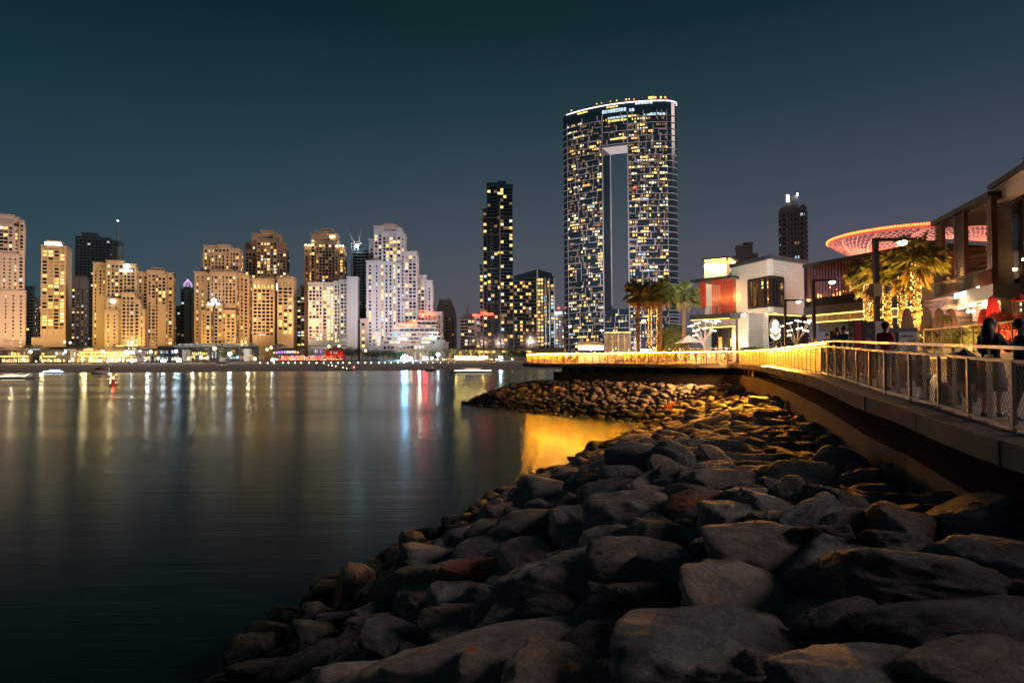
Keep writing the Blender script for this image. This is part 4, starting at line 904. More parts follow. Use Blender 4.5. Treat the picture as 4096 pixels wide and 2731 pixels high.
    b = MB(); b.tube([(3.4, 0, .6), (4.3, 0, 1.6), (4.2, 0, 3.0), (4.0, 0, 3.8), (4.5, 0, 4.3), (5.2, 0, 4.1), (5.6, 0, 3.7)], [.55, .42, .34, .34, .42, .34, .1], 8); part('neck', b, 'white_stucco', o, True)
    b = MB(); b.tube([(-2.6, 0, 2.4), (0, 0, 2.7), (2.0, 0, 2.4)], [.2, .9, .2], 6)
    for x in (-1.8, 1.4): b.tube([(x, .6, .9), (x, .6, 2.5)], .06, 5); b.tube([(x, -.6, .9), (x, -.6, 2.5)], .06, 5)
    part('canopy', b, 'red_brick', o)
    p = at(1408, 1470, 372); boat(p.x, 372, 'small white motor boat with a red light moored beside the jetty', 5.5, 1)
    p = at(1722, 1478, 350); boat(p.x, 350, 'dark small motor boat lying off the beach below the kiosk', 5, 0)
    p = at(225, 1466, 360); boat(p.x, 360, 'low tour boat with a line of white deck lights at the far left', 13, 2)
    p = at(60, 1528, 250); boat(p.x, 250, 'long low boat with warm and white deck lights, nearest at the left edge', 15, 3)
    p = at(1900, 1497, 300); boat(p.x, 300, 'long low boat with warm deck lights before the golden shore', 20, 3)
    p = at(463, 1538, 1); p = on(453, 1541, 0); o = empty('buoy', 'channel buoy with a glowing red lamp floating in the sea', 'buoy', p); b = MB(); b.lathe((0, 0, 0), [(.9, -.3), (1.0, .15), (.95, .4), (.45, .5)], 14); part('float', b, 'red_brick', o)
    b = MB(); b.lathe((0, 0, 0), [(.42, .5), (.3, 1.6), (.34, 1.65), (.12, 1.7)], 10); part('tower', b, 'red_brick', o); b = MB(); b.sphere((0, 0, 1.95), .26, 8, 6); part('lamp_head', b, 'buoy_red', o)
    o = empty('jetty', 'small floating jetty with a lit handrail at the beach', 'jetty', (at(1300, 1470, 378).x, 378, 0)); b = MB(); b.box(-6, 16, 0, 2, .4, .8)
    for x in (-5, 0, 8, 14, 19): b.tube([(x, 0, -1), (x, 0, 3.2)], .22, 6)
    part('platform', b, 'dark_timber', o); b = MB(); b.tube([(-4, 0, 2.2), (2, 0, 3.1), (8, 0, 2.2), (12, 0, 1.2)], .06, 5)
    for x in (-4, 0, 4, 8): b.tube([(x, 0, .8), (x, 0, 2.6)], .05, 4)
    part('handrail', b, 'slab_grey', o); b = MB()
    for x, z in ((2, 3.2), (4, 2.9), (6, 2.6), (8, 2.3), (10, 1.8), (12, 1.3)): b.sphere((x, 0, z), .16, 6, 4)
    part('light', b, 'lamp_pale', o)
    # trees and palms of the shore
    specs = [(1406, 1446, 66, 74, 'big round dark tree right of the pitched roof building'), (1490, 1444, 48, 90, 'dark tree mass behind the yellow stall'), (1555, 1444, 50, 80, 'dark tree left of the cyan floodlight'), (1600, 1442, 38, 60, 'dark low tree behind the cyan floodlight'), (910, 1440, 56, 66, 'dark tree hiding the floodlight under the scalloped roof'), (1730, 1440, 40, 46, 'dark tree behind the white lamp'), (2040, 1442, 50, 80, 'dark tree right of the glaring white floodlight'), (2090, 1442, 38, 60, 'dark bushes at the railing end'), (645, 1440, 36, 44, 'dark tree before the dark shop block'), (1830, 1440, 30, 50, 'low dark tree among the golden palms'), (1180, 1408, 30, 30, 'small green tree lit on the roof terrace')]
    for u, v, hp, wp, lab in specs: p = at(u, 1440, 580); make_tree('dark_tree', lab, (p.x, 580, GZ), hp*.212, wp*.212, rn, n=1500, s=.5)
    protos = []
    for q in range(3):
        pr = []; t, top = trunk_mb(rn, 7.5, .32, .24, .6, 7); pr.append(t.mesh('trunk', 'palm_bark')); g = feather_crown(rn, 24, 3.1); g.v = [tuple(Vector(v)+top) for v in g.v]; pr.append(g.mesh('crown', 'palm_leaf')); protos.append(pr)
    def far_palm(u, Y, s, label, group, zb=GZ):
        p = at(u, 1430, Y); o = empty('palm_tree', label, 'palm tree', (p.x, Y, zb), rn.random()*6, group); pr = rn.choice(protos)
        for nm, me in zip(('trunk', 'crown'), pr): c = link(nm, me, o); c.scale = (s, s, s*rn.uniform(.9, 1.1))
    for k in range(15): far_palm(1765+k*17+rn.uniform(-5, 5), 566+rn.uniform(0, 8), rn.uniform(.95, 1.2), 'palm in the golden lit row on the beach', 'golden lit palms on the beach')
    for k in range(5): far_palm(1660+k*22, 576, 1.05, 'dim palm between the cyan floodlight and the golden row', 'dim palms right of the cyan floodlight')
    for k in range(9): far_palm(100+k*8+rn.uniform(-2, 2), 638, .62, 'small palm on the roof terrace of the pink podium', 'roof terrace palms', at(100, 1403, 638).z)
    for k, u in enumerate((22, 66, 160, 168, 250, 380, 405, 440, 470, 535, 585, 600, 620, 762, 780, 838, 884, 965, 1008, 1040)): far_palm(u, 571, rn.uniform(.6, .85), 'dark palm standing before the lit restaurants', 'palms before the restaurants')
    for k, u in enumerate((1470, 1450, 1120, 1145, 1055)): far_palm(u, 576, .9, 'dark palm near the red terrace', 'palms near the red terrace')
    # street level glow of the promenade
    for u, P, c in ((60, 9e3, (1,.7,.4)), (180, 9e3, (1,.7,.4)), (350, 1.4e4, (1,.66,.3)), (450, 1.4e4, (1,.66,.3)), (600, 8e3, (1,.85,.7)), (780, 8e3, (1,.75,.5)), (1000, 7e3, (1,.7,.4)), (1680, 9e3, (1,.8,.6))):
        q = at(u, 1430, 572); lamp('POINT', (q.x, 568, GZ+5), P*1.8, c, 1.2, name='promenade_glow')
def boat(x, y, label, L, kind):
    o = empty('boat', label, 'boat', (x, y, 0)); b = MB(); w = L*.26; pr = [(-L/2, .8), (-L*.2, 1), (L*.2, .95), (L*.4, .5), (L/2, .02)]; vs = []
    for xx, k in pr: vs += [(xx, -w/2*k, .9+.1*(xx/L)), (xx, -w/2*k*.7, -.2), (xx, w/2*k*.7, -.2), (xx, w/2*k, .9+.1*(xx/L))]
    fs = [(0, 3, 2, 1)]
    for i in range(4):
        for j in range(4): a = i*4+j; c = i*4+(j+1) % 4; fs.append((a, c, c+4, a+4))
    b.add(vs, fs); part('hull', b, 'slab_grey' if kind != 0 else 'dark_panel', o); b = MB(); b.box(-L*.22, L*.12, -w*.3, w*.3, .9, 1.9); b.box(-L*.3, L*.16, -w*.36, w*.36, 2.0, 2.15) if kind > 1 else b.box(-L*.1, L*.1, -w*.3, w*.3, 1.9, 2.1); part('cabin', b, 'white_stucco', o)
    m = {0: 'lit_pale', 1: 'buoy_red', 2: 'lamp_white', 3: 'lamp_pale'}[kind]; b = MB()
    if kind > 1:
        for k in range(int(L)): b.cbox((-L*.42+k*.8, -w*.45, 1.05), .5, .12, .14)
    else: b.sphere((L*.2, 0, 1.9), .22, 6, 4)
    part('deck_light', b, m, o)
mat('red_brick', (.34,.06,.04), .8, var=.25, scale=1)
emit('kiosk_red', (1,.03,.03), 240, True)
emit('violet', (.55,.25,1), 1.4)
emit('glowred_soft', (1,.09,.03), 2.6)
emit('green_lamp', (.75,1,.15), 6, True)
emit('buoy_red', (1,.06,.02), 60, True)
# ------------------------------------------------------------ promenade geometry
def zdeck(y): return H0-.72-max(0, 25-y)*.031
def P2(u, Y): p = at(u, 1450, Y); return Vector((p.x, Y))
RAIL = [P2(2105, 94), P2(2956, 68), P2(3060, 54), P2(3123, 45), P2(3223, 32), P2(3272, 27.8), P2(3319, 24.8), P2(3432, 20.2), P2(3550, 16.8), P2(3720, 14.3), P2(3840, 12.5), P2(3991, 10.9), P2(4230, 9.3), P2(4560, 7.9), Vector((6.5, 5)), Vector((5.9, 0)), Vector((5.5, -8)), Vector((5.3, -22))]
def resample(pts, d):
    out = [pts[0]]; acc = 0
    for a, b in zip(pts, pts[1:]):
        L = (b-a).length; t = d-acc
        while t <= L: out.append(a+(b-a)*(t/L)); t += d
        acc = (acc+L) % d
    return out
def offset(pts, d):            # + = towards the water
    out = []
    for i, p in enumerate(pts):
        t = (pts[min(i+1, len(pts)-1)]-pts[max(i-1, 0)]).normalized(); n = Vector((t.y, -t.x))
        out.append(p-n*d*-1 if False else p+n*d)
    return out
def sweep(mb, pts, prof, mi=0):    # prof: list of (offset, dz) closed loop
    rows = []
    offs = {o: offset(pts, o) for o in {a for a, _ in prof}}
    for i in range(len(pts)):
        rows.append([(offs[o][i].x, offs[o][i].y, zdeck(pts[i].y)+z) for o, z in prof])
    n = len(prof); vs = [v for r in rows for v in r]; fs = [tuple(range(n))]
    for i in range(len(rows)-1):
        for k in range(n): a = i*n+k; b = i*n+(k+1) % n; fs.append((a, a+n, b+n, b))
    fs.append(tuple((len(rows)-1)*n+k for k in range(n-1, -1, -1))); mb.add(vs, fs, mi)
mat('paving', (.34,.31,.30), .55, var=.18, scale=1.2, bump=.2, bscale=5)
mat('concrete', (.24,.19,.15), .85, var=.5, scale=.8, bump=.4, bscale=9)
mat('dark_decking', (.085,.075,.075), .55, var=.35, scale=2, bump=.5, bscale=12)
mat('steel', (.19,.145,.11), .4, metal=.8, var=.15, scale=3)
mat('bronze', (.42,.33,.26), .35, metal=.7, var=.2, scale=3)
mat('tan_plate', (.72,.60,.44), .5, var=.12, scale=3)
mat('wire', (.10,.09,.08), .45, metal=.6)
mat('lit_wire', (.55,.45,.3), .4, metal=.5)  # glow on the lit stretches put into a brighter wire colour
mat('black_steel', (.022,.02,.022), .4, metal=.3)
mat('dark_red_steel', (.12,.03,.025), .45, var=.2)
mat('louvre_red', (.42,.045,.025), .5, var=.2)
mat('louvre_brown', (.065,.04,.033), .55, var=.2)
mat('louvre_pale', (.36,.27,.24), .55, var=.2)
mat('charcoal', (.03,.034,.04), .5, var=.2)
mat('near_glass', (.02,.02,.022), .06, var=.3)
mat('lattice_pale', (.75,.6,.55), .5)
mat('corten', (.24,.09,.045), .8, var=.35, scale=3, bump=.3)
mat('canvas_white', (.7,.66,.6), .8, var=.08)
mat('canvas_brown', (.27,.2,.16), .85, var=.25, scale=4)
mat('canvas_red', (.45,.05,.04), .8, var=.25, scale=4)
mat('board_white', (.62,.58,.57), .5, var=.05)
mat('print_dark', (.04,.04,.05), .5)
mat('banner_red', (.38,.04,.035), .6, var=.15)
mat('banner_dark', (.06,.05,.055), .6, var=.2)
mat('shrub_leaf', (.10,.10,.03), .6, var=.5, scale=5)
mat('planter_grey', (.16,.15,.145), .7, var=.2)
# wood plank wall
def striped(name, c1, c2, sc, rough=.6, vert=False):
    m, N, L, b = nt(name); g = N.new('ShaderNodeNewGeometry'); mp = N.new('ShaderNodeMapping')
    mp.inputs['Scale'].default_value = (.25, .25, sc) if not vert else (sc, sc, .1); L.new(g.outputs['Position'], mp.inputs['Vector'])
    n = N.new('ShaderNodeTexNoise'); n.inputs['Scale'].default_value = 1; n.inputs['Detail'].default_value = 2; L.new(mp.outputs[0], n.inputs['Vector'])
    mr = N.new('ShaderNodeValToRGB'); mr.color_ramp.elements[0].position = .35; mr.color_ramp.elements[1].position = .65
    mr.color_ramp.elements[0].color = (*c1, 1); mr.color_ramp.elements[1].color = (*c2, 1); L.new(n.outputs['Fac'], mr.inputs['Fac']); L.new(mr.outputs['Color'], b.inputs['Base Color'])
    b.inputs['Roughness'].default_value = rough; bp = N.new('ShaderNodeBump'); bp.inputs['Strength'].default_value = .6; bp.inputs['Distance'].default_value = .03; L.new(n.outputs['Fac'], bp.inputs['Height']); L.new(bp.outputs[0], b.inputs['Normal'])
striped('timber_wall', (.10,.045,.03), (.32,.13,.08), 7)
striped('timber_slats', (.03,.02,.018), (.26,.15,.12), 5)
# stone cladding with courses
def coursed(name, col, bw=1.6, bh=.42):
    m, N, L, b = nt(name); uv = N.new('ShaderNodeUVMap'); br = N.new('ShaderNodeTexBrick'); L.new(uv.outputs['UV'], br.inputs['Vector'])
    c = Vector(col); br.inputs['Color1'].default_value = (*c, 1); br.inputs['Color2'].default_value = (*(c*.9), 1); br.inputs['Mortar'].default_value = (*(c*.55), 1)
    br.inputs['Scale'].default_value = 1; br.inputs['Brick Width'].default_value = bw; br.inputs['Row Height'].default_value = bh; br.inputs['Mortar Size'].default_value = .018
    L.new(br.outputs['Color'], b.inputs['Base Color']); b.inputs['Roughness'].default_value = .6
coursed('stone_white', (.60,.55,.50)); coursed('stone_rose', (.52,.40,.34), 1.1, .55)
def box_uv(me):                # metres along the wall / up
    uv = me.uv_layers.new(name='uv')
    for p in me.polygons:
        n = p.normal; t = Vector((-n.y, n.x, 0)); t = t.normalized() if t.length > .1 else Vector((1, 0, 0))
        for li in p.loop_indices: v = me.vertices[me.loops[li].vertex_index].co; uv.data[li].uv = (v.dot(t), v.z if abs(n.z) < .7 else v.y)
    return me
def uvpart(name, mb, m, parent, label=None):
    me = mb.mesh(name, m); box_uv(me); return tag(link(name, me, parent), label)

def build_deck():
    rail = resample(RAIL, 1.5)
    # walking surface
    w = MB(); P = offset(rail, 0)
    for a, b in zip(P, P[1:]):
        if a.y < 60: w.quad((a.x, a.y, zdeck(a.y)), (b.x, b.y, zdeck(b.y)), (b.x+70, b.y, zdeck(b.y)), (a.x+70, a.y, zdeck(a.y)))
        else: w.quad((a.x, a.y, zdeck(a.y)), (b.x, b.y, zdeck(b.y)), (b.x+60, b.y+75, zdeck(90)), (a.x+60, a.y+75, zdeck(90)))
    whole('promenade', w, 'paving', 'pale paved promenade behind the mesh railing', kind='structure')
    w = MB(); sweep(w, rail, [(-.02, -.02), (.62, -.02), (.62, .004), (-.02, .004)]); whole('promenade_edge', w, 'dark_decking', 'dark timber ledge outside the railing', kind='structure')
    w = MB(); sweep(w, rail, [(.60, -.02), (.60, -.38), (.3, -.48), (-1.2, -.56), (-1.2, -.02)]); jo = resample(RAIL, 3.6); jf = offset(jo, .605)
    for a, b in zip(jf, jo):
        z = zdeck(b.y); w.cbox((a.x, a.y, z-.20), .03, .03, .35, 0, 1)
    whole('promenade_fascia', w, ['concrete', 'black_steel'], 'tan concrete edge beam of the promenade', kind='structure')
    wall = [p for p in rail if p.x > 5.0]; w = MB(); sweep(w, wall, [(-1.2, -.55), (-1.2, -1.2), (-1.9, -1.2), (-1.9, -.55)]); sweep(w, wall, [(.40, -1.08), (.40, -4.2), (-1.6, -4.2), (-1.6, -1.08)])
    mat('shaded_concrete', (.05,.037,.028), .8, var=.6, scale=.6, bump=.4)  # shade under the deck put into the wall's dark colour
    o = whole('quay_wall', w, 'shaded_concrete', 'stepped concrete quay wall carrying the promenade above the rocks', 'wall')
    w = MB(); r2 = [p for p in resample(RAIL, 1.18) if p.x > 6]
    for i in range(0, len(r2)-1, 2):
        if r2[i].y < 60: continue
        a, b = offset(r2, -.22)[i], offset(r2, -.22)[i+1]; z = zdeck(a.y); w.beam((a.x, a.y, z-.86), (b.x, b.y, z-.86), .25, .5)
    part('recess', w, 'black_steel', o)  # solid black bars stand in for the shaded wall notches

def build_railing():
    near = resample(RAIL[1:], 1.7); far = resample(RAIL[:2], (RAIL[1]-RAIL[0]).length/26-.0001)
    def wire_mesh(L, mname, r, cell=.11, h=.98):
        g = MB(); k = -h
        ang = 1.35
        while k < L:
            for sg in (1, -1):
                x0, z0, x1, z1 = (k, 0, k+h/ang, h) if sg == 1 else (k+h/ang, 0, k, h)
                # clip to [0,L]
                def cl(x0, z0, x1, z1):
                    if x0 > x1: x0, z0, x1, z1 = x1, z1, x0, z0
                    if x1 <= 0 or x0 >= L: return None
                    if x0 < 0: z0 += (z1-z0)*(-x0)/(x1-x0); x0 = 0
                    if x1 > L: z1 = z0+(z1-z0)*(L-x0)/(x1-x0); x1 = L
                    return x0, z0, x1, z1
                c = cl(x0, z0, x1, z1)
                if c: g.beam((c[0], 0, c[1]), (c[2], 0, c[3]), r, r, up=(0, 1, 0))
            k += cell
        return g.mesh('mesh_panel', mname)
    def build(pts, label, plates, cell, r, lit_to):
        base = Vector((pts[0].x, pts[0].y, 0)); o = empty('railing', label, 'railing', base); me = None; L0 = (pts[1]-pts[0]).length
        me = wire_mesh(L0-.1, 'wire' if plates else 'lit_wire', r, cell)
        hr = MB(); fr = MB(); led = MB(); pm = MB(); pm.box(-.045, .045, -.03, .03, -.05, 1.08); post = pm.mesh('post', 'steel'); bm_ = MB(); bm_.box(-.10, .10, -.012, .012, 0, 1.12); bm_.box(-.10, .10, -.03, .03, 1.05, 1.14); bm_.tube([(0, 0, 1.1), (0, 0, 1.26)], .022, 6); pl = bm_.mesh('stanchion', 'tan_plate')
        for i, (a, b) in enumerate(zip(pts, pts[1:])):
            za, zb = zdeck(a.y), zdeck(b.y); A = Vector((a.x, a.y, za)); B = Vector((b.x, b.y, zb)); t = (B-A); rz = math.atan2(t.y, t.x); n = Vector((t.y, -t.x, 0)).normalized()
            for hh, s in ((1.07, .05), (.07, .05)): fr.beam(A+Vector((0, 0, hh)), B+Vector((0, 0, hh)), .04, s)
            C = n*-.16; hr.beam(A+C+Vector((0, 0, 1.27)), B+C+Vector((0, 0, 1.27)), .12, .055)
            po = link('post', post, o, A-base, rz)
            m = link('mesh_panel', me, o, A-base+Vector((0, 0, .08))+t*.05/1.7, rz); m.rotation_euler = (0, -math.atan2(t.z, Vector((t.x, t.y)).length), rz)
            if plates: link('stanchion', pl, o, A-base+t*.32-n*.12, rz)
            else: hr.beam(A+C+Vector((0, 0, 1.05)), A+C+Vector((0, 0, 1.25)), .04)
            if lit_to(a): led.beam(A+C+Vector((0, 0, 1.22))+t*.02, B+C+Vector((0, 0, 1.22))-t*.02, .07, .04)
        hd = part('handrail', rel(hr, o), 'bronze', o); part('frame_rail', rel(fr, o), 'steel', o)
        if led.v: part('light_strip', rel(led, o), 'led_far' if pts[0].y > 90 else 'led_gold', hd)
    build(far, 'far stretch of the mesh railing over the sea wall with golden light strip', False, .16, .016, lambda a: True)
    k = next(i for i, p in enumerate(near) if p.y < 27)
    build(near[:k+1], 'middle stretch of the mesh railing, glowing gold all along', False, .14, .011, lambda a: True)
    build(near[k:], 'near unlit stretch of the mesh railing with wide tan stanchions', True, .10, .0055, lambda a: False)

# ------------------------------------------------------------ rocks
WL_ = [(-9,-14),(-7.2,0),(-5.9,8),(-5.2,17.8),(-3.4,23),(.5,33.5),(2.9,39.3),(6.2,48),(10.6,58),(12.2,63),(11.6,66.5),(9.6,69),(1.4,80.5),(-6,92.5),(-7,96),(-4,104),(6,116)]
LAND = WL_+[(60,116),(60,-14)]
def inside(x, y):
    c = False; j = len(LAND)-1
    for i in range(len(LAND)):
        xi, yi = LAND[i]; xj, yj = LAND[j]
        if (yi > y) != (yj > y) and x < (xj-xi)*(y-yi)/(yj-yi)+xi: c = not c
        j = i
    return c
def wdist(x, y):
    best = 1e9
    for (ax, ay), (bx, by) in zip(WL_, WL_[1:]):
        dx, dy = bx-ax, by-ay; t = max(0, min(1, ((x-ax)*dx+(y-ay)*dy)/(dx*dx+dy*dy))); best = min(best, math.hypot(x-ax-dx*t, y-ay-dy*t))
    return best if inside(x, y) else -best
def zrock(x, y):
    d = wdist(x, y); cap = max(3.35, (4.45 if y < 6 else max(3.5, 4.45-(y-6)*.05))-.13*max(0, x-1.6-max(0, y-4)*.16))
    z = d*(.43 if y < 20 else max(.34, .43-(y-20)*.006)) if y < 62 else d*.42; k = .8
    h = max(0, k-abs(z-cap))/k; return min(z, cap)-h*h*k*.25+.22*noise.noise(Vector((x*.25, y*.25, 0)))
def rock_material(name, a, b_, stain=None, st=.0):
    m, N, L, bs = nt(name); tc = N.new('ShaderNodeTexCoord'); oi = N.new('ShaderNodeObjectInfo')
    ad = N.new('ShaderNodeVectorMath'); ad.operation = 'ADD'; sc = N.new('ShaderNodeVectorMath'); sc.operation = 'SCALE'; sc.inputs['Scale'].default_value = 37
    cb = N.new('ShaderNodeCombineXYZ'); L.new(oi.outputs['Random'], cb.inputs[0]); L.new(oi.outputs['Random'], cb.inputs[1]); L.new(cb.outputs[0], sc.inputs[0]); L.new(tc.outputs['Object'], ad.inputs[0]); L.new(sc.outputs[0], ad.inputs[1])
    n1 = N.new('ShaderNodeTexNoise'); n1.inputs['Scale'].default_value = 1.6; n1.inputs['Detail'].default_value = 9; n1.inputs['Roughness'].default_value = .68; L.new(ad.outputs[0], n1.inputs['Vector'])
    cr = N.new('ShaderNodeValToRGB'); e = cr.color_ramp.elements; e[0].position = .36; e[0].color = (*a, 1); e[1].position = .62; e[1].color = (*b_, 1); L.new(n1.outputs['Fac'], cr.inputs['Fac'])
    # pale mineral veins
    nw = N.new('ShaderNodeTexNoise'); nw.inputs['Scale'].default_value = 2.2; nw.inputs['Detail'].default_value = 6; L.new(ad.outputs[0], nw.inputs['Vector'])
    mxv = N.new('ShaderNodeMix'); mxv.data_type = 'VECTOR'; mxv.inputs['Factor'].default_value = .45; L.new(ad.outputs[0], mxv.inputs['A']); L.new(nw.outputs['Color'], mxv.inputs['B'])
    vo = N.new('ShaderNodeTexVoronoi'); vo.feature = 'DISTANCE_TO_EDGE'; vo.inputs['Scale'].default_value = 5; L.new(mxv.outputs['Result'], vo.inputs['Vector'])
    vr = N.new('ShaderNodeMapRange'); vr.inputs['From Min'].default_value = .0; vr.inputs['From Max'].default_value = .035; vr.inputs['To Min'].default_value = .55; vr.inputs['To Max'].default_value = 0; L.new(vo.outputs['Distance'], vr.inputs['Value'])
    gt = N.new('ShaderNodeMath'); gt.operation = 'MULTIPLY'; gr = N.new('ShaderNodeMapRange'); gr.inputs['From Min'].default_value = .48; gr.inputs['From Max'].default_value = .6; L.new(nw.outputs['Fac'], gr.inputs['Value']); L.new(gr.outputs['Result'], gt.inputs[0]); L.new(vr.outputs['Result'], gt.inputs[1])
    mv = N.new('ShaderNodeMix'); mv.data_type = 'RGBA'; mv.inputs['B'].default_value = (.46,.38,.32, 1); L.new(gt.outputs[0], mv.inputs['Factor']); L.new(cr.outputs['Color'], mv.inputs['A']); out = mv.outputs['Result']
    if stain:
        n3 = N.new('ShaderNodeTexNoise'); n3.inputs['Scale'].default_value = .9; n3.inputs['Detail'].default_value = 5; L.new(ad.outputs[0], n3.inputs['Vector']); r3 = N.new('ShaderNodeMapRange'); r3.inputs['From Min'].default_value = .5-st; r3.inputs['From Max'].default_value = .58-st; L.new(n3.outputs['Fac'], r3.inputs['Value'])
        ms = N.new('ShaderNodeMix'); ms.data_type = 'RGBA'; ms.inputs['B'].default_value = (*stain, 1); L.new(r3.outputs['Result'], ms.inputs['Factor']); L.new(out, ms.inputs['A']); out = ms.outputs['Result']
    # wet algae band by the water line
    g = N.new('ShaderNodeNewGeometry'); sp = N.new('ShaderNodeSeparateXYZ'); L.new(g.outputs['Position'], sp.inputs[0]); al = N.new('ShaderNodeMath'); al.operation = 'MULTIPLY_ADD'; al.inputs[1].default_value = 1.0; L.new(n1.outputs['Fac'], al.inputs[0]); L.new(sp.outputs['Z'], al.inputs[2])
    ar = N.new('ShaderNodeMapRange'); ar.inputs['From Min'].default_value = 1.45; ar.inputs['From Max'].default_value = 2.1; ar.inputs['To Min'].default_value = 1; ar.inputs['To Max'].default_value = 0; L.new(al.outputs[0], ar.inputs['Value'])
    ma = N.new('ShaderNodeMix'); ma.data_type = 'RGBA'; ma.inputs['B'].default_value = (.012,.015,.006, 1); L.new(ar.outputs['Result'], ma.inputs['Factor']); L.new(out, ma.inputs['A']); L.new(ma.outputs['Result'], bs.inputs['Base Color'])
    bs.inputs['Roughness'].default_value = .78
    nb = N.new('ShaderNodeTexNoise'); nb.inputs['Scale'].default_value = 5; nb.inputs['Detail'].default_value = 10; nb.inputs['Roughness'].default_value = .7; L.new(ad.outputs[0], nb.inputs['Vector']); bp = N.new('ShaderNodeBump'); bp.inputs['Strength'].default_value = 1; bp.inputs['Distance'].default_value = .14; L.new(nb.outputs['Fac'], bp.inputs['Height']); L.new(bp.outputs[0], bs.inputs['Normal'])
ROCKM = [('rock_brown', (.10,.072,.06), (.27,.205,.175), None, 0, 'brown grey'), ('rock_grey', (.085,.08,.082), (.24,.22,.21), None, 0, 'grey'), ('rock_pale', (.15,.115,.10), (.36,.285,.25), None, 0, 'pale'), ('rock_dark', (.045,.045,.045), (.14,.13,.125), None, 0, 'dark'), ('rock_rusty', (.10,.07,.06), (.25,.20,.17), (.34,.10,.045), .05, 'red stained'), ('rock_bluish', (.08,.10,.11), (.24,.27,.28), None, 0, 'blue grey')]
for r_ in ROCKM: rock_material(*r_[:5])
def ico(sub):
    import bmesh
    bm = bmesh.new(); bmesh.ops.create_icosphere(bm, subdivisions=sub, radius=1)
    v = np.array([x.co[:] for x in bm.verts]); f = [tuple(x.index for x in q.verts) for q in bm.faces]; bm.free(); return v, f
def rock_shape(seed, sub, rough=1.):
    r = np.random.RandomState(seed); v, f = ICO[sub]; n = 20; pl = r.normal(size=(n, 3)); pl /= np.linalg.norm(pl, axis=1)[:, None]; pl = np.concatenate([pl, np.array([[1,0,0],[-1,0,0],[0,1,0],[0,-1,0],[0,0,1],[0,0,-1]])+r.normal(size=(6,3))*.12]); n += 6
    d = r.uniform(.62, 1.05, n); dot = v@pl.T; rr = np.where(dot > .05, d/np.maximum(dot, .05), 9.0); k = 14.; rad = -np.log(np.exp(-k*np.minimum(rr, 3)).sum(1))/k+.10
    V = v*rad[:, None]
    amp = np.zeros(len(v)); off = seed*7.13
    for i, p in enumerate(V):
        q = Vector((p[0]+off, p[1]-off, p[2]+off*.5)); amp[i] = .10*noise.noise(q*1.5)+rough*(.075*noise.ridged_multi_fractal(q*1.7, .8, 2.2, 6, 1., 2.)-.075)+rough*.035*noise.noise(Vector((q.x*3+1.2*q.z, q.y*3, q.z*11)))
    return V*(1+amp)[:, None], f
ICO = {}
ROCKS = []
